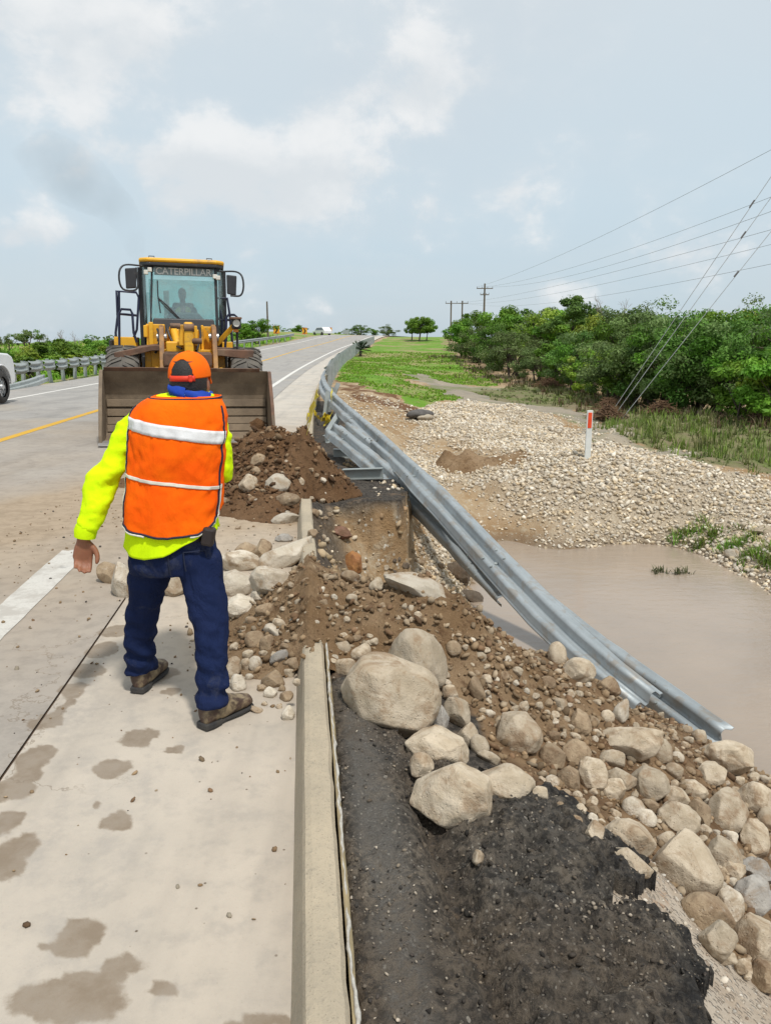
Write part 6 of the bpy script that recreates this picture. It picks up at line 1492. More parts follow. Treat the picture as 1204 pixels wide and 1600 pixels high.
# front fenders
for s_, pts in ((-1, [(178, 551), (236, 540), (250, 539), (250, 548), (238, 548), (180, 562)]), (1, [(338, 546), (397, 548), (394, 562), (345, 556), (338, 556)])):
    mb = MB(); P = [L(*p, 1.75) for p in pts]; Q = [p + Vector((0, .95, .04)) for p in P]; n = len(P); mb.add(P + Q, [tuple(range(n)), tuple(reversed(range(n, 2 * n)))] + [(k, (k + 1) % n, (k + 1) % n + n, k + n) for k in range(n)]); mb.build('front_fender', RUST, loader, .01)
lbox('fender_bracket', (226, 545), (248, 580), 2.05, 2.6, CATY); lbox('fender_bracket', (340, 550), (352, 580), 2.05, 2.6, CATY)
mb = MB(); mb.bar(L(339, 538, 2.2), L(366, 508, 2.0), .09, .07, up=(0, 1, 0)); lbk = mb.build('lamp_bracket', CATY, loader, .01)
hl = lbox('headlight', (362, 497), (377, 514), 1.9, 2.15, BLKP, lbk, .02); c = L(369.5, 505, 1.88); mb = MB(); mb.cyl(c, c + Vector((0, .04, 0)), .065, 20); mb.build('lens', LAMP, hl)
lbox('headlight_guard', (360, 495), (378, 499), 1.82, 2.15, RUST, lbk); ltube('lamp_stalk', [(371, 514, 2.05), (371, 546, 2.05)], .022, BLKP, lbk, 6)
lbox('indicator_light', (365, 514), (373, 519), 1.95, 2.05, plain('amber_lens', (.75, .25, .02), None, 4, .3), lbk, .005)
# wheels
def wheel_mesh(r=.80, w=.58, lugs=22):
    mb = MB(); rings = []
    prf = [(-.5, .58), (-.5, .80), (-.46, .92), (-.36, .965), (0, .97), (.36, .965), (.46, .92), (.5, .80), (.5, .58)]
    for k in range(49):
        a = 2 * math.pi * k / 48; rings.append([(x * w, math.cos(a) * q * r, math.sin(a) * q * r) for x, q in prf])
    V = [v for g in rings for v in g]; n = len(prf); F = [(i * n + j, i * n + j + 1, (i + 1) * n + j + 1, (i + 1) * n + j) for i in range(48) for j in range(n - 1)]
    mb.add(V, F, True)
    for k in range(lugs):
        for s_ in (-1, 1):
            a0 = 2 * math.pi * (k + (.5 if s_ > 0 else 0)) / lugs; P = []
            for rr in (.955, 1.0):
                for (x, da) in ((.02, .0), (.30, .10), (.50, .20), (.50, .30), (.30, .20), (.02, .10)):
                    rad = rr - (.05 if x == .5 else 0); P.append((s_ * x * w * 1.0, math.cos(a0 + da) * rad * r, math.sin(a0 + da) * rad * r))
            mb.add(P, [(0, 1, 2, 3, 4, 5), (11, 10, 9, 8, 7, 6)] + [(q, (q + 1) % 6, (q + 1) % 6 + 6, q + 6) for q in range(6)])
    return mb
tw_me = wheel_mesh().build('tyre', RUBBER).data; bpy.data.objects.remove([o for o in bpy.data.objects if o.data is tw_me][0])
rim_me = None
for y in (2.25, 5.55):
    for s_ in (-1, 1):
        wv_ = empty('wheel', (s_ * 1.10 + (cx - 0) * (1 if y > 0 else 0), y, .79), 0, loader); put(bpy.data.objects.new('tyre', tw_me), wv_)
        mb = MB(); mb.cyl((-.2, 0, 0), (.2, 0, 0), .47, 24); mb.cyl((s_ * .2, 0, 0), (s_ * .26, 0, 0), .2, 16); mb.build('rim', CATY, wv_)
box_part('axle', (cx, 2.25, .78), (1.9, .34, .34), CATY, loader, .05); box_part('axle', (cx, 5.55, .78), (1.9, .34, .34), CATY, loader, .05); box_part('chassis', (cx, 3.7, .95), (.9, 3.8, .5), CATY, loader, .03)
mb = MB(); mb.prism([(4.45, 1.2), (4.45, 2.05), (6.3, 1.9), (6.75, 1.6), (6.75, 1.15)], 0, cx - .75, cx + .75); mb.build('engine_hood', CATY, loader, .05, 3)
ltube('exhaust_pipe', [(cx - .35, 5.0, 2.0, 0)[:3], (cx - .35, 5.0, 2.7, 0)[:3]], .06, RUST) if False else MB().tube([(cx - .35, 5.0, 1.9), (cx - .35, 5.0, 2.75)], .06, 10).build('exhaust_pipe', RUST, loader)
box_part('counterweight', (cx, 6.85, 1.05), (2.2, .5, .8), CATY, loader, .06)
# exhaust smoke drifting left above the machine
def smoke():
    P = [(212, 395, 20.5, .25), (206, 365, 20.6, .42), (186, 328, 20.8, .55), (158, 305, 21, .75), (120, 278, 21.5, .85), (70, 250, 22, .8)]
    mb = MB(); path = spl([tuple(atY(p[0], p[1], p[2])) for p in P], 14); rr = [np.interp(i / 13, np.linspace(0, 1, 6), [p[3] for p in P]) for i in range(14)]
    pts = [path[0] - Vector((0, 0, .3))] + path + [path[-1] + Vector((-.9, 0, .2))]
    mb.tube(pts, [.05] + rr + [.05], 14); t = NT('diesel_smoke'); t.N.remove(t.b)
    v = t.new('ShaderNodeVolumePrincipled'); v.inputs['Color'].default_value = (.12, .12, .13, 1); p = t.world()
    t.set(v.inputs['Density'], t.math('MULTIPLY', t.ramp(t.noise(p, .7, 4, .6, .3), .22, .9), .19)); t.L.new(v.outputs[0], t.N['Material Output'].inputs['Volume'])
    o = mb.build('exhaust_smoke', t.m); tag(o, 'faint grey exhaust smoke drifting up left of the loader cab', 'smoke', None, 'stuff')
smoke()

# ------------------------------------------------------------------ white pickup at the left edge
CARW = plain('white_car_paint', (.78, .79, .80), (.72, .73, .74), 2, .28, dirt=(.45, .40, .34), damt=.12)
TYRE = plain('car_tyre', (.028, .027, .026), (.05, .047, .044), 8, .85); RIM = plain('silver_rim', (.60, .61, .62), (.45, .46, .47), 8, .35, metal=.5); TAIL = plain('tail_lamp', (.45, .02, .02), None, 5, .3); PLBK = plain('black_plastic', (.025, .026, .028), None, 5, .5)
def extr(poly, x0, x1): mb = MB(); mb.prism(poly, 0, x0, x1); return mb
wc = atZ(10, 625, .26); pk = empty('pickup_truck', (wc.x - 1.0, wc.y - 2.0, .0)); pk.location.z = float(road_z(pk.location.x, pk.location.y)) + .004
tag(pk, 'white pickup truck cut off by the left picture edge', 'pickup truck'); pk.rotation_euler = (0, 0, R(1.0))
FA, RA = 2.0, -1.75
def arch(c, r=.50, n=9): return [(c - r * math.cos(math.pi * k / (n - 1)), .46 + r * math.sin(math.pi * k / (n - 1)) * 1.0) for k in range(n)]
lowr = [(-2.75, .46), ] + arch(RA) + arch(FA) + [(2.72, .46), (2.78, .60), (2.78, .98), (2.70, 1.16), (2.5, 1.24), (1.15, 1.32), (-2.75, 1.30)]
body = extr(lowr, -.98, .98).build('body', CARW, pk, .05, 3)
extr([(1.25, 1.30), (.55, 1.92), (.30, 1.97), (-.55, 1.95), (-.75, 1.30)], -.84, .84).build('cab', CARW, pk, .06, 3)
mb = MB(); mb.quad((-.76, 1.205, 1.36), (.76, 1.205, 1.36), (.70, .62, 1.90), (-.70, .62, 1.90)); mb.build('windscreen', DGLASS, pk, 0, 2, .01)
for s_ in (-1, 1):
    extr([(1.02, 1.36), (.50, 1.84), (.28, 1.87), (-.50, 1.85), (-.66, 1.36)], s_ * .842, s_ * .855).build('side_window', DGLASS, pk)
    dr = extr([(1.05, .62), (1.05, 1.29), (-.75, 1.29), (-.75, .62)], s_ * .978, s_ * .990).build('door', CARW, pk, .008); box_part('handle', (s_ * 1.0, -.45, 1.16), (.025, .2, .04), PLBK, dr, .008)
    mr = box_part('mirror', (s_ * 1.22, .95, 1.42), (.24, .12, .30), PLBK, pk, .04); box_part('mirror_glass', (s_ * 1.22, .884, 1.42), (.19, .008, .25), RIM, mr); MB().tube([(s_ * .85, .98, 1.36), (s_ * 1.12, .96, 1.38)], .025, 6).build('mirror_arm', PLBK, mr)
    box_part('headlight', (s_ * .78, 2.76, .98), (.34, .10, .22), LAMP, pk, .03); box_part('tail_light', (s_ * .90, -2.76, 1.05), (.14, .05, .42), TAIL, pk, .02)
    c_ = MB(); c_.cyl((s_ * .982, 1.72 - .40, 1.08), (s_ * .992, 1.72 - .40, 1.08), .06, 14); c_.build('badge', plain('blue_badge', (.03, .06, .22), None, 4, .4), pk)
    lip = MB(); lip.tube([(s_ * .985, y, z) for y, z in arch(FA, .505, 15)], .022, 6); lip.build('wheel_arch_lip', CARW, pk)
    for yy_ in (FA, RA):
        wl_ = empty('wheel', (s_ * .86, yy_, .41), 0, pk); m_ = MB(); rings = []
        for k in range(33):
            a = 2 * math.pi * k / 32; rings.append([(x, math.cos(a) * q, math.sin(a) * q) for x, q in ((-.13, .26), (-.13, .36), (-.10, .405), (.10, .405), (.13, .36), (.13, .26))])
        m_.add([v for g in rings for v in g], [(i * 6 + j, i * 6 + j + 1, i * 6 + 7 + j, i * 6 + 6 + j) for i in range(32) for j in range(5)], True); m_.build('tyre', TYRE, wl_)
        m_ = MB(); m_.cyl((s_ * -.08, 0, 0), (s_ * .07, 0, 0), .262, 28); m_.cyl((s_ * .07, 0, 0), (s_ * .13, 0, 0), .09, 16, .07)
        for k in range(8): a = k * math.pi / 4; m_.cyl((s_ * .07, math.cos(a) * .135, math.sin(a) * .135), (s_ * .095, math.cos(a) * .135, math.sin(a) * .135), .02, 8)
        m_.build('rim', RIM, wl_, .006)
        m_ = MB()
        for k in range(8): a = (k + .5) * math.pi / 4; m_.cyl((s_ * .069, math.cos(a) * .20, math.sin(a) * .20), (s_ * .073, math.cos(a) * .20, math.sin(a) * .20), .032, 10)
        m_.build('rim_openings', PLBK, wl_)
box_part('front_bumper', (0, 2.84, .62), (1.9, .16, .24), CHROME, pk, .04); box_part('grille', (0, 2.785, .98), (1.15, .04, .30), PLBK, pk, .01); box_part('rear_bumper', (0, -2.82, .60), (1.9, .14, .2), CHROME, pk, .04); box_part('underbody', (0, 0, .46), (1.5, 4.6, .2), PLBK, pk)
# small white car far up the road
fc = atY(503, 529, 128); gz = float(terrain(np.array([fc.x]), np.array([128.]))[0]); fcar = empty('parked_car', (fc.x, 128, max(gz, fc.z)), R(38)); fcar.scale = (.85, .85, .85); tag(fcar, 'tiny white car parked far up the road between the chevron signs', 'car')
extr([(-2.1, .3), (2.1, .3), (2.15, .75), (1.2, .92), (.5, 1.45), (-1.3, 1.48), (-2.0, .95), (-2.15, .8)], -.85, .85).build('body', CARW, fcar, .06); extr([(1.0, .92), (.45, 1.38), (-1.2, 1.40), (-1.8, .95)], -.86, .86).build('window_band', DGLASS, fcar)
for s_ in (-1, 1):
    for y in (1.3, -1.3): MB().cyl((s_ * .7, y, .3), (s_ * .88, y, .3), .32, 14).build('wheel', TYRE, fcar)
# ------------------------------------------------------------------ people
def evaluated(o, name):
    dg = bpy.context.evaluated_depsgraph_get(); me = bpy.data.meshes.new_from_object(o.evaluated_get(dg)); me.name = name; return me
def fuse(mb, name, m, parent, voxel=.012, smooth=6, fn=None):
    """closed lofts merged into one continuous skin"""
    o = mb.build(name, m, None); r = o.modifiers.new('r', 'REMESH'); r.mode = 'VOXEL'; r.voxel_size = voxel; r.use_smooth_shade = True
    s = o.modifiers.new('s', 'SMOOTH'); s.iterations = smooth; s.factor = .5
    bpy.context.view_layer.update(); me = evaluated(o, name); old = o.data; o.modifiers.clear(); o.data = me; bpy.data.meshes.remove(old)
    me.materials.clear(); me.materials.append(m)
    if fn:
        n = len(me.vertices); co = np.empty(n * 3, np.float32); no = np.empty(n * 3, np.float32); me.vertices.foreach_get('co', co); me.vertex_normals.foreach_get('vector', no) if hasattr(me, 'vertex_normals') else None
        co = co.reshape(-1, 3); no = no.reshape(-1, 3); co = co + no * fn(co)[:, None]; me.vertices.foreach_set('co', co.astype(np.float32).ravel()); me.update()
    me.polygons.foreach_set('use_smooth', np.ones(len(me.polygons), bool)); o.parent = parent
    return o
def fabric(name, c1, c2, bs=260, rough=.85, dirt=None, damt=.2, wr=.25):
    t = NT(name); v = t.coord('Object'); n = t.noise(v, 5, 5, .6); w = t.noise(v, bs, 2, .5); f = t.noise(t.mapv(v, (1, 1, .45)), 9, 5, .6, .6)
    col = t.mix(t.ramp(n, .3, .7), c1, c2)
    if dirt: col = t.mix(t.ramp(t.noise(v, 7, 6, .7, .3), .66 - damt * .4, .78 - damt * .2, 0, .7), col, dirt)
    h = t.math('ADD', t.math('MULTIPLY', f, 1.0), t.math('MULTIPLY', w, .06))
    return t.out(col, rough, t.bump(h, wr, .03), spec=.08)
SHIRT = fabric('fluorescent_yellow_cloth', (.68, .93, .006), (.60, .86, .006), dirt=(.36, .46, .02), damt=.02, wr=.45)
VESTM = fabric('fluorescent_orange_cloth', (.96, .155, .004), (.92, .105, .004), wr=.45)
JEANS = fabric('dark_blue_denim', (.010, .018, .058), (.013, .021, .064), bs=420, dirt=(.055, .060, .085), damt=.32, wr=1.0)
SKIN = plain('brown_skin', (.28, .115, .06), (.23, .088, .046), 12, .55, .12, 120); SKIN.node_tree.nodes['Principled BSDF'].inputs['Subsurface Weight'].default_value = .08
HAIRM = plain('black_hair', (.012, .010, .009), (.02, .016, .014), 30, .6, .5, 150)
CAPM = fabric('orange_cap_cloth', (.92, .17, .008), (.86, .13, .008), wr=.12); STRAP = plain('red_orange_strap', (.85, .045, .01), None, 10, .6)
SCARF = fabric('blue_scarf', (.015, .045, .30), (.03, .08, .40), dirt=(.10, .18, .55), damt=.25, wr=.5)
NAVYT = plain('navy_binding', (.012, .012, .035), None, 10, .8); REFL = plain('silver_reflective_tape', (.80, .80, .80), (.66, .66, .66), 12, .35, .2, 30, dirt=(.30, .28, .25), dscale=6, damt=.05); PIPE = plain('white_piping', (.75, .72, .62), None, 10, .7)
BOOT = plain('muddy_brown_leather', (.075, .040, .028), (.045, .027, .020), 9, .6, .3, 60, dirt=(.32, .25, .15), dscale=14, damt=.5); SOLE = plain('boot_sole', (.022, .022, .024), (.055, .05, .045), 14, .9, .3, 60)
BASE = Vector((-1.0, 3.36, .0)); BASE.z = float(road_z(BASE.x, BASE.y)) + .004
worker = empty('person', BASE); tag(worker, 'man in orange vest, yellow shirt and orange cap walking away from the camera', 'person')
def Q(px, py, Y): return atY(px, py, Y) - BASE
class Rows:
    """body outline rows: py -> left px, right px, centre Y, half depth"""
    def __init__(s, rows): s.r = np.array(rows, float)
    def at(s, py):
        r = s.r; g = lambda k: float(hermite(r[:, 0], r[:, k], py)); return g(1), g(2), g(3), g(4)
    def ring(s, py, n=40, grow=0.0, pw=.85, wr=None):
        xl, xr, Y, D = s.at(py); out = []
        a, b = Q(xl, py, Y), Q(xr, py, Y); c = (a + b) / 2; hw = (b.x - a.x) / 2 + grow; D += grow
        for k in range(n):
            th = 2 * math.pi * k / n; out.append(s.pt(c, hw, D, th, pw, wr))
        return out
    def pt(s, c, hw, D, th, pw=.85, wr=None):
        sn, cs = math.sin(th), math.cos(th); f = lambda v: math.copysign(abs(v) ** pw, v)
        return Vector((c.x + hw * f(sn), c.y - D * f(cs), c.z))
    def surf(s, py, th, grow=0.0, pw=.85):
        xl, xr, Y, D = s.at(py); a, b = Q(xl, py, Y), Q(xr, py, Y); c = (a + b) / 2; return s.pt(c, (b.x - a.x) / 2 + grow, D + grow, th, pw)
TORSO = Rows([(612, 268, 336, 3.50, .085), (617, 250, 340, 3.49, .10), (624, 234, 340, 3.475, .112), (634, 221, 344, 3.46, .122), (648, 214, 347, 3.45, .130), (670, 212, 348, 3.44, .134), (700, 211, 347, 3.425, .134), (740, 208, 343, 3.41, .132), (780, 205, 338, 3.40, .130), (810, 204, 336, 3.395, .130), (840, 204, 335, 3.39, .13), (870, 205, 335, 3.39, .13)])
# shirt: trunk and sleeves as one garment
def sleeve(mb, pts, rr, n=16):
    P = spl([tuple(Q(*p)) for p in pts], 22); t = np.linspace(0, 1, len(rr)); mb.tube(P, [float(np.interp(v, t, rr)) for v in np.linspace(0, 1, 22)], n)
mb = MB(); mb.loft([TORSO.ring(py, 36, -.012) for py in np.linspace(613, 838, 34)])
sleeve(mb, [(245, 655, 3.49), (216, 664, 3.50), (188, 705, 3.45), (163, 752, 3.39), (146, 800, 3.33), (135, 828, 3.30)], [.070, .070, .058, .066, .066, .044])
sleeve(mb, [(318, 664, 3.49), (336, 672, 3.51), (343, 705, 3.50), (345, 732, 3.50), (338, 735, 3.60), (322, 728, 3.72)], [.066, .066, .058, .060, .056, .045])
def shirt_wr(co):
    x, y, z = co.T; return fbm(x * 7 + z * 5, y * 7, z * 13 - x * 6, s=501, o=3) * .040 - np.abs(fbm(x * 12 - z * 8, y * 12, z * 16 + x * 9, s=503, o=3)) * .030 + .004
shirt = fuse(mb, 'shirt', SHIRT, worker, .009, 3, shirt_wr)
mb = MB(); P = [Q(136, 823, 3.302), Q(134, 830, 3.30), Q(133, 840, 3.298)]; mb.tube(P, [.047, .049, .045], 16); cuff = mb.build('cuff', SHIRT, shirt, .004)
def vest_hem(th):
    d = (th + math.pi) % (2 * math.pi) - math.pi
    return float(np.interp(d, [-math.pi, -1.7, -1.25, -.7, 0, .7, 1.2, 1.7, math.pi], [815, 800, 806, 822, 830, 826, 808, 790, 815]))
# hem of the shirt below the vest
def hem_py(th):
    d = (th + math.pi) % (2 * math.pi) - math.pi          # 0 back, negative left
    return float(np.interp(d, [-math.pi, -1.6, -1.0, -.4, .0, .35, .8, 1.6, math.pi], [842, 846, 858, 863, 857, 842, 828, 824, 842]))
mb = MB(); rings = []; n = 64
for q in range(14):
    f = q / 13; rg = []
    for k in range(n):
        th = 2 * math.pi * k / n; top_ = vest_hem(th) - 8; py = top_ + (max(hem_py(th), top_ + 6) - top_) * f; fold = .006 * math.sin(th * 9 + 2) * f + .010 * float(fbm(math.cos(th) * 3, math.sin(th) * 3, f * 2, s=511)); rg.append(TORSO.surf(py, th, .002 + .014 * f + fold * f))
    rings.append(rg)
mb.loft(rings, False); mb.build('shirt_tail', SHIRT, shirt, 0, 2, .004)
# vest
def vest_pt(f, th, grow=.010):
    py = 614 + (vest_hem(th) - 614) * f; d = (th + math.pi) % (2 * math.pi) - math.pi
    sx_ = math.sin(th); cr = float(fbm(sx_ * 3.0 + f * 2.4 + 5, f * 2.2 - sx_ * 1.3, math.cos(th), s=521, o=3)); cr2 = float(fbm(sx_ * 5 - f * 4, f * 7 + sx_ * 2, math.cos(th) * 2, s=523, o=3))
    w = cr * .016 - abs(cr2) * .034 + .008 - .012 * math.exp(-((f - .62) / .10) ** 2) * (1 - abs(sx_)) + .006 * math.sin(d * 7 + 1) * max(0, f - .7) / .3
    flare = .006 * max(0, f - .75) / .25
    return TORSO.surf(py, th, grow + (w + flare) * min(1, f * 5))
mb = MB(); n = 96; mb.loft([[vest_pt(f, 2 * math.pi * k / n) for k in range(n)] for f in np.linspace(0.02, 1, 60)], False); vest = mb.build('vest', VESTM, worker, 0, 2, .006)
def fth(py, th): return (py - 614) / (vest_hem(th) - 614)
def band(name, py_l0, py_l1, py_r0, py_r1, m, grow=.016, t0=-1.42, t1=1.42):
    mb = MB(); L_ = []
    for th in np.linspace(t0, t1, 60):
        u = (math.sin(th) + 1) / 2; a = py_l0 + (py_r0 - py_l0) * u; b = py_l1 + (py_r1 - py_l1) * u; L_.append([vest_pt(fth(a + (b - a) * q / 4, th), th, grow) for q in range(5)])
    mb.grid(L_)
    return mb.build(name, m, vest, 0, 2, .003)
band('reflective_band', 648, 667, 672, 692, REFL); band('thin_reflective_band', 736, 741, 756, 761, PIPE)
def edge_tube(name, path, r, m, grow=.014): mb = MB(); mb.tube([vest_pt(f, th, grow) for f, th in path], r, 6); mb.build(name, m, vest)
EL, ER = -1.32, 1.32
edge_tube('binding', [(f, EL) for f in np.linspace(.10, .99, 40)] + [(.995, th) for th in np.linspace(EL, ER, 60)] + [(f, ER) for f in np.linspace(.99, .10, 40)], .0055, NAVYT)
edge_tube('piping', [(f, EL - .09) for f in np.linspace(.12, 1.0, 40)] + [(1.006, th) for th in np.linspace(EL, -.35, 30)], .0045, PIPE, .016); edge_tube('piping', [(1.006, th) for th in np.linspace(.5, ER, 24)] + [(f, ER + .09) for f in np.linspace(1.0, .75, 14)], .004, PIPE, .016)
edge_tube('collar_binding', [(.035, th) for th in np.linspace(-2.4, 2.4, 50)], .005, NAVYT, .012)
# jeans
PEL = Rows([(815, 210, 332, 3.395, .112), (835, 206, 333, 3.39, .118), (855, 203, 337, 3.39, .126), (875, 202, 342, 3.39, .132), (893, 203, 346, 3.39, .12)])
LEGL = Rows([(862, 203, 272, 3.40, .085), (900, 203, 264, 3.42, .088), (940, 200, 252, 3.46, .080), (980, 197, 245, 3.50, .072), (1010, 197, 241, 3.52, .070), (1035, 199, 242, 3.535, .072), (1050, 199, 243, 3.54, .076)])
LEGR = Rows([(862, 278, 344, 3.38, .085), (900, 283, 348, 3.36, .088), (940, 292, 353, 3.33, .084), (985, 302, 357, 3.29, .078), (1020, 306, 357, 3.255, .074), (1060, 308, 354, 3.22, .070), (1080, 306, 352, 3.20, .076), (1102, 304, 353, 3.188, .082)])
mb = MB(); mb.loft([PEL.ring(py, 32) for py in np.linspace(816, 893, 12)]); mb.loft([LEGL.ring(py, 24) for py in np.linspace(863, 1049, 24)]); mb.loft([LEGR.ring(py, 24) for py in np.linspace(863, 1101, 28)])
def jean_wr(co):
    x, y, z = co.T; low = 1 - sst(z, .10, .50); kn = np.exp(-((z - .48) / .12) ** 2)
    return fbm(x * 9, y * 9, z * 15 + x * 6, s=531, o=3) * (.026 + .030 * low + .016 * kn) + np.sin(z * 75 + x * 22 + fbm(x * 6, y * 6, z * 6, s=533) * 6) * .008 * low + fbm(x * 30, y * 30, z * 30, s=535, o=2) * .005
jeans = fuse(mb, 'jeans', JEANS, worker, .010, 4, jean_wr)
SEAM = plain('denim_seam', (.010, .016, .045), None, 10, .9)
def on_jeans(th0, th1, p0, p1, name):
    mb = MB(); c = [PEL.surf(p0 + (p1 - p0) * t, th0 + (th1 - th0) * t, .006) for t in np.linspace(0, 1, 10)]; mb.tube(c, .0035, 5); mb.build(name, SEAM, jeans)
on_jeans(.05, .05, 845, 886, 'seat_seam'); on_jeans(.35, .95, 852, 852, 'pocket_seam'); on_jeans(-.9, -.3, 858, 858, 'pocket_seam'); on_jeans(.35, .35, 852, 880, 'pocket_seam'); on_jeans(.95, .95, 852, 880, 'pocket_seam')
mb = MB(); mb.loft([PEL.ring(py, 32, .006) for py in (826, 832, 838)]); mb.build('belt', plain('dark_belt', (.02, .014, .012), None, 8, .5), worker)
mb = MB(); mb.box(Q(326, 838, 3.29), (.055, .05, .085), Matrix.Rotation(R(12), 3, 'Y')); mb.build('belt_pouch', plain('dark_leather_pouch', (.03, .02, .018), None, 8, .5), worker, .012)
# boots
def gnd(p): p = Vector(p); p.z = float(road_z(p.x, p.y)) + .003; return p
def boot(ankle, ang, name='boot'):
    heel = gnd(ankle - Vector((-math.sin(ang), math.cos(ang), 0)) * .045); o = empty(name, heel - BASE, ang, worker); mb = MB(); secs = [(-.012, .028, .10, .125), (.0, .040, .10, .135), (.05, .045, .10, .14), (.10, .045, .095, .125), (.15, .046, .075, .098), (.20, .047, .058, .074), (.25, .045, .045, .060), (.28, .036, .035, .048), (.292, .015, .02, .03)]
    rings = []
    for y, w, zc, h in secs:
        rings.append([Vector((w * math.cos(2 * math.pi * k / 18), y, max(.014, .014 + h * .5 + h * .55 * math.sin(2 * math.pi * k / 18)))) for k in range(18)])
    mb.loft(rings); mb.tube([(0, .045, .09), (0, .042, .12), (0, .04, .14)], [.040, .042, .040], 16)
    fuse(mb, 'upper', BOOT, o, .008, 3, lambda co: fbm(co[:, 0] * 30, co[:, 1] * 30, co[:, 2] * 30, s=541, o=2) * .006)
    out = [(-.032, -.02), (.032, -.02), (.042, .02), (.036, .10), (.050, .19), (.048, .25), (.034, .288), (0, .302), (-.034, .288), (-.046, .25), (-.044, .19), (-.034, .10), (-.042, .02)]
    mb = MB(); mb.prism([(x * .92, y) for x, y in out], 2, .0, .018); mb.build('sole', SOLE, o, .006); mb = MB(); mb.prism([(x, y) for x, y in out if y < .06] if False else [(-.034, -.022), (.034, -.022), (.043, .02), (.040, .075), (-.040, .075), (-.043, .02)], 2, .0, .030); mb.build('heel', SOLE, o, .006)
    return o
boot(atY(222, 1050, 3.545), R(-10)).scale = (1, .95, 1); boot(atY(331, 1102, 3.19), R(-36)).scale = (1, .95, 1)
# body: head, neck, trunk core, arms and hands in one skin
HC = Q(297, 597, 3.51); TURN = R(-6)
def hrot(v): c, s_ = math.cos(TURN), math.sin(TURN); return Vector((c * v[0] - s_ * v[1], s_ * v[0] + c * v[1], v[2]))
mb = MB(); rings = []
for z, w, yb, yf in ((.118, .02, -.015, .03), (.112, .045, -.05, .055), (.09, .066, -.085, .08), (.05, .077, -.10, .095), (.0, .079, -.102, .098), (-.03, .076, -.095, .098), (-.06, .070, -.08, .096), (-.09, .060, -.06, .092), (-.112, .045, -.04, .085), (-.122, .02, -.0, .06)):
    rings.append([HC + hrot((w * math.sin(a), (yb if math.cos(a) > 0 else -yf) * math.cos(a) * (1 if math.cos(a) > 0 else 1), z)) for a in np.linspace(0, 2 * math.pi, 25)[:-1]])
mb.loft(rings)
def blob(c, r): mb.loft([[c + Vector((r[0] * math.sin(p) * math.cos(a), r[1] * math.sin(p) * math.sin(a), r[2] * math.cos(p))) for a in np.linspace(0, 2 * math.pi, 13)[:-1]] for p in np.linspace(.15, math.pi - .15, 7)])
blob(HC + hrot((0, .108, -.025)), (.016, .020, .026)); blob(HC + hrot((0, .094, -.07)), (.028, .010, .010))       # nose, mouth
for s_ in (-1, 1): blob(HC + hrot((s_ * .081, .0, -.018)), (.010, .022, .034)); blob(HC + hrot((s_ * .03, .09, .008)), (.016, .010, .008))    # ears, eyes
mb.tube([HC + Vector((0, -.022, -.04)), HC + Vector((.004, -.03, -.10)), HC + Vector((.0, -.05, -.20))], [.058, .060, .075], 16)
mb.loft([TORSO.ring(py, 24, -.045) for py in np.linspace(614, 850, 14)])
def armtube(pts, rr): P = [Q(*p) for p in pts]; mb.tube(spl(P, 14), [float(np.interp(v, np.linspace(0, 1, len(rr)), rr)) for v in np.linspace(0, 1, 14)], 12)
armtube([(245, 655, 3.49), (216, 664, 3.50), (188, 705, 3.45), (163, 752, 3.39), (146, 800, 3.33), (135, 828, 3.30), (131, 842, 3.297)], [.042, .042, .038, .034, .030, .028, .028]); armtube([(318, 664, 3.49), (336, 672, 3.51), (343, 705, 3.50), (345, 732, 3.50), (338, 735, 3.60), (322, 728, 3.72), (318, 724, 3.74)], [.042, .042, .038, .034, .032, .030, .028])
for LG in (LEGL, LEGR): mb.loft([LG.ring(py, 14, -.035) for py in np.linspace(LG.r[0, 0] + 4, LG.r[-1, 0] - 20, 10)])
def hand(w, d, n, s, k=1.0, curl=1.0):
    """w wrist, d finger direction, n palm direction, s thumb side"""
    d = d.normalized(); n = (n - d * n.dot(d)).normalized(); s = (s - d * s.dot(d) - n * s.dot(n)).normalized()
    rings = []
    for t, hw, hd in ((-.02, .026, .020), (.012, .028, .020), (.035, .036, .019), (.06, .041, .017), (.082, .041, .015), (.092, .036, .012)):
        rings.append([w + d * t * k + s * (hw * k * math.cos(a)) + n * (hd * k * math.sin(a)) for a in np.linspace(0, 2 * math.pi, 15)[:-1]])
    mb.loft(rings)
    for q, (off, ln) in enumerate(((.029, .074), (.010, .082), (-.010, .076), (-.028, .060))):
        b = w + d * (.078 * k) + s * (off * k); p = b; P = [b - d * .012]; a = .25 * curl + .06 * q; r_ = (.0098 - .0006 * q) * k
        for seg in (.46, .32, .22):
            p = p + (d * math.cos(a) + n * math.sin(a)) * ln * seg * k; P.append(p); a += .42 * curl
        mb.tube(spl([tuple(v) for v in P], 9), [r_ * f for f in (1.05, 1.05, 1.05, 1.0, 1.0, .98, .94, .86, .55)], 9)
    b = w + d * .022 * k + s * .022 * k; P = [b, b + (d * .5 + s * .55 + n * .25).normalized() * .036 * k, b + (d * .72 + s * .5 + n * .3).normalized() * .066 * k, b + (d * .88 + s * .36 + n * .34).normalized() * .090 * k]
    mb.tube(spl([tuple(v) for v in P], 9), [.015 * k, .0145 * k, .0135 * k, .0125 * k, .0115 * k, .011 * k, .0105 * k, .0095 * k, .006 * k], 9)
hand(Q(131, 842, 3.297), Vector((-.10, -.05, -1)), Vector((.35, -1, .1)), Vector((1, .3, 0)), 1.06, 1.15)
hand(Q(318, 724, 3.74), Vector((-.5, 1, .25)), Vector((-.6, 0, -.6)), Vector((0, .2, 1)), 1.0, 1.3)
fuse(mb, 'body', SKIN, worker, .0058, 2)
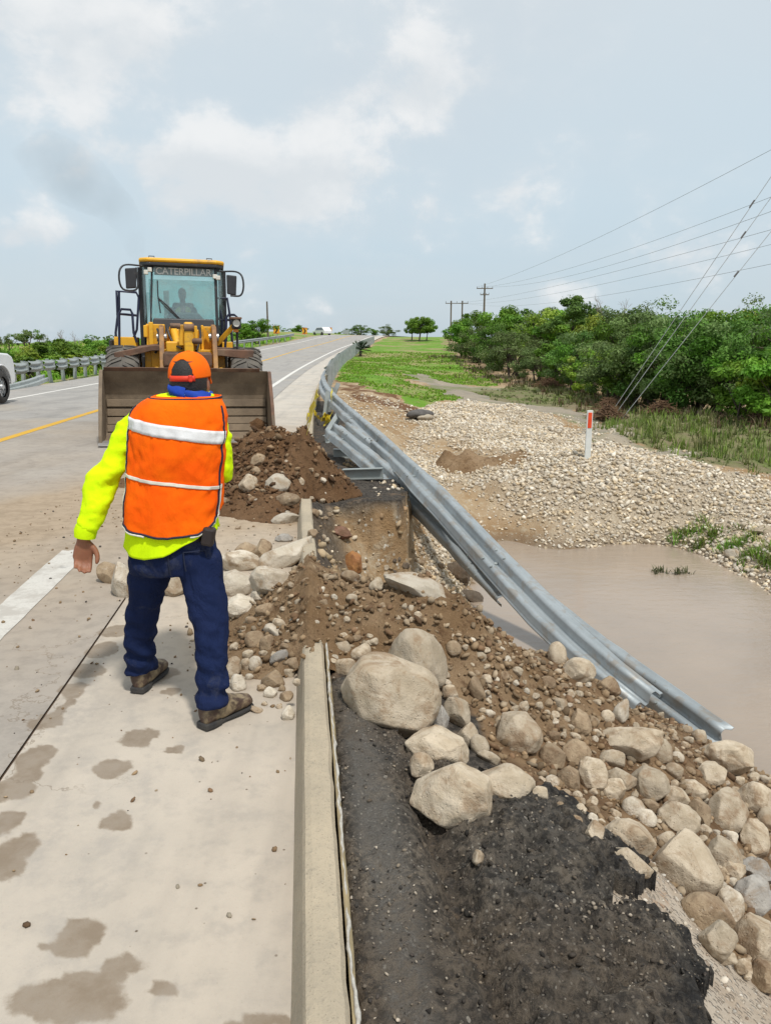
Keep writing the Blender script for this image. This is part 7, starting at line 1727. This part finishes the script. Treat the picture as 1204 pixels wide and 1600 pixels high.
# hair, cap, scarf
mb = MB(); rings = []
for z, w, y in ((.108, .050, .062), (.09, .070, .092), (.06, .083, .105), (.02, .086, .110), (-.02, .085, .108), (-.045, .080, .100), (-.068, .070, .086), (-.085, .058, .070)):
    rings.append([HC + hrot((w * math.sin(a), -y * math.cos(a), z - .012 * abs(math.sin(a)) * 0)) for a in np.linspace(-1.35, 1.35, 25)])
mb.grid(rings)
mb.build('hair', HAIRM, worker, 0, 2, .008)
cap = empty('cap', HC, TURN, worker); mb = MB(); NR, NA = 44, 176; V = []; F = []
for i in range(NR + 1):
    p = i / NR * (math.pi / 2)
    for k in range(NA):
        a = 2 * math.pi * k / NA; w = math.sin(p) ** .92; seam = 1 - .012 * abs(math.sin(a * 3)) ** .15 * 0 - .010 * (1 - abs(math.sin(a * 3)) ** .3)
        V.append(Vector((.089 * w * math.sin(a) * seam, -.113 * w * math.cos(a) * seam, 0.024 + .110 * math.cos(p) ** .9 - .006 * math.cos(a) * (p / 1.57))))
for i in range(NR):
    for k in range(NA):
        a = (k + .5) / NA * 2 * math.pi; a = (a + math.pi) % (2 * math.pi) - math.pi; z = 1 - (i + .5) / NR
        if abs(a) < .60 and z < .50 * math.sqrt(max(0, 1 - (a / .60) ** 2)): continue
        F.append((i * NA + k, i * NA + (k + 1) % NA, (i + 1) * NA + (k + 1) % NA, (i + 1) * NA + k))
mb.add(V, F, True); dome = mb.build('dome', CAPM, cap, 0, 2, .005)
mb = MB(); Lr = [[Vector((.0905 * math.sin(a), -.1155 * math.cos(a), z)) for z in (.008, .020, .032)] for a in np.linspace(-.68, .68, 24)]
mb.grid(Lr)
mb.build('strap', STRAP, cap, 0, 2, .004); MB().box((.042, -.108, .020), (.018, .010, .030), Matrix.Rotation(.45, 3, 'Z')).build('buckle', STRAP, cap, .005); MB().cyl((0, 0, .132), (0, 0, .139), .009, 10).build('button', CAPM, cap)
mb = MB(); Br = [[Vector((.088 * math.sin(a) * (1 - .1 * r), .105 * math.cos(a) + r * .085 * max(0, math.cos(a)), 0.028 - .02 * r - .02 * abs(math.sin(a)) * r)) for r in (0, .35, .7, 1)] for a in np.linspace(-1.25, 1.25, 24)]
mb.grid(Br)
mb.build('brim', CAPM, cap, 0, 2, .004)
mb = MB(); NC = HC + Vector((.010, -.034, -.052)); rings = []
for k in range(41):
    a = 2 * math.pi * k / 40; rx, ry = .082, .088; c = NC + Vector((rx * math.sin(a), -ry * math.cos(a), .020 * -math.sin(a) + .002 * math.cos(a))); rad = Vector((math.sin(a), -math.cos(a), 0)); rg = []
    for q in range(14):
        b = 2 * math.pi * q / 14; rr = 1 + .22 * math.sin(b * 3 + a * 2.5) + float(fbm(a * 2, b, s=551)) * .5; rg.append(c + rad * (.018 * rr * math.cos(b)) + Vector((0, 0, 1)) * (.027 * rr * math.sin(b)))
    rings.append(rg)
mb.loft(rings, False); mb.build('scarf', SCARF, worker)

# driver behind the windscreen
def driver():
    hip = LM @ Vector((cx, 3.98, bl.z - .16)); o = empty('person', hip, LYAW); tag(o, 'driver in hi vis vest sitting in the loader cab', 'person')
    mb = MB(); el = lambda z, w, d, y=0: [Vector((w * math.cos(a), y + d * math.sin(a), z)) for a in np.linspace(0, 2 * math.pi, 17)[:-1]]
    mb.loft([el(-.02, .17, .13), el(.12, .16, .12, -.01), el(.30, .19, .125, -.02), el(.42, .20, .11, -.02), el(.48, .12, .08, -.02), el(.51, .055, .055, -.02), el(.57, .055, .055, -.03)])
    mb.loft([el(.56, .045, .06, -.04), el(.60, .068, .085, -.04), el(.66, .078, .098, -.035), el(.72, .078, .098, -.03), el(.77, .06, .08, -.03), el(.80, .02, .03, -.03)])
    for s_ in (-1, 1):
        mb.tube([(s_ * .20, -.02, .40), (s_ * .26, -.10, .20), (s_ * .17, -.36, .22)], [.055, .048, .036], 10); mb.tube([(s_ * .10, .0, .04), (s_ * .12, -.40, .06), (s_ * .12, -.46, -.35)], [.085, .065, .045], 10)
        for f in range(4): mb.tube([(s_ * .17 - s_ * f * .008, -.36, .25 - f * .016), (s_ * .15, -.42, .25 - f * .016), (s_ * .13, -.40, .24 - f * .016)], .010, 6)
        mb.tube([(s_ * .165, -.37, .25), (s_ * .14, -.385, .28)], .011, 6)
    mb.tube([(0, -.135, .66), (0, -.145, .65)], .018, 8)
    fuse(mb, 'body', plain('driver_skin', (.16, .085, .055), None, 8, .6), o, .010, 3)
    mb = MB(); mb.loft([el(-.04, .19, .15), el(.12, .175, .137, -.01), el(.30, .205, .142, -.02), el(.41, .21, .125, -.02), el(.46, .14, .10, -.02)])
    mb.tube([(-.20, -.02, .39), (-.265, -.10, .20), (-.20, -.30, .22)], [.068, .060, .05], 10); mb.tube([(.20, -.02, .39), (.265, -.10, .20), (.20, -.30, .22)], [.068, .060, .05], 10); fuse(mb, 'work_shirt', plain('dark_blue_work_shirt', (.03, .035, .06), None, 8, .8), o, .012, 3)
    for s_ in (-1, 1):
        mb = MB(); mb.loft([[Vector((s_ * x, y, z)) for x, y, z in ((.05, -.172, z0), (.15, -.155, z0), (.15, -.140, z0), (.05, -.155, z0))] for z0 in (0.02, .2, .43)]); mb.build('vest_panel', plain('hi_vis_yellow', (.55, .80, .05), None, 8, .7), o, .006)
    mb = MB(); mb.loft([el(.70, .085, .106, -.032), el(.76, .070, .09, -.03), el(.808, .02, .03, -.03)]); mb.build('hair', HAIRM, o)
driver()
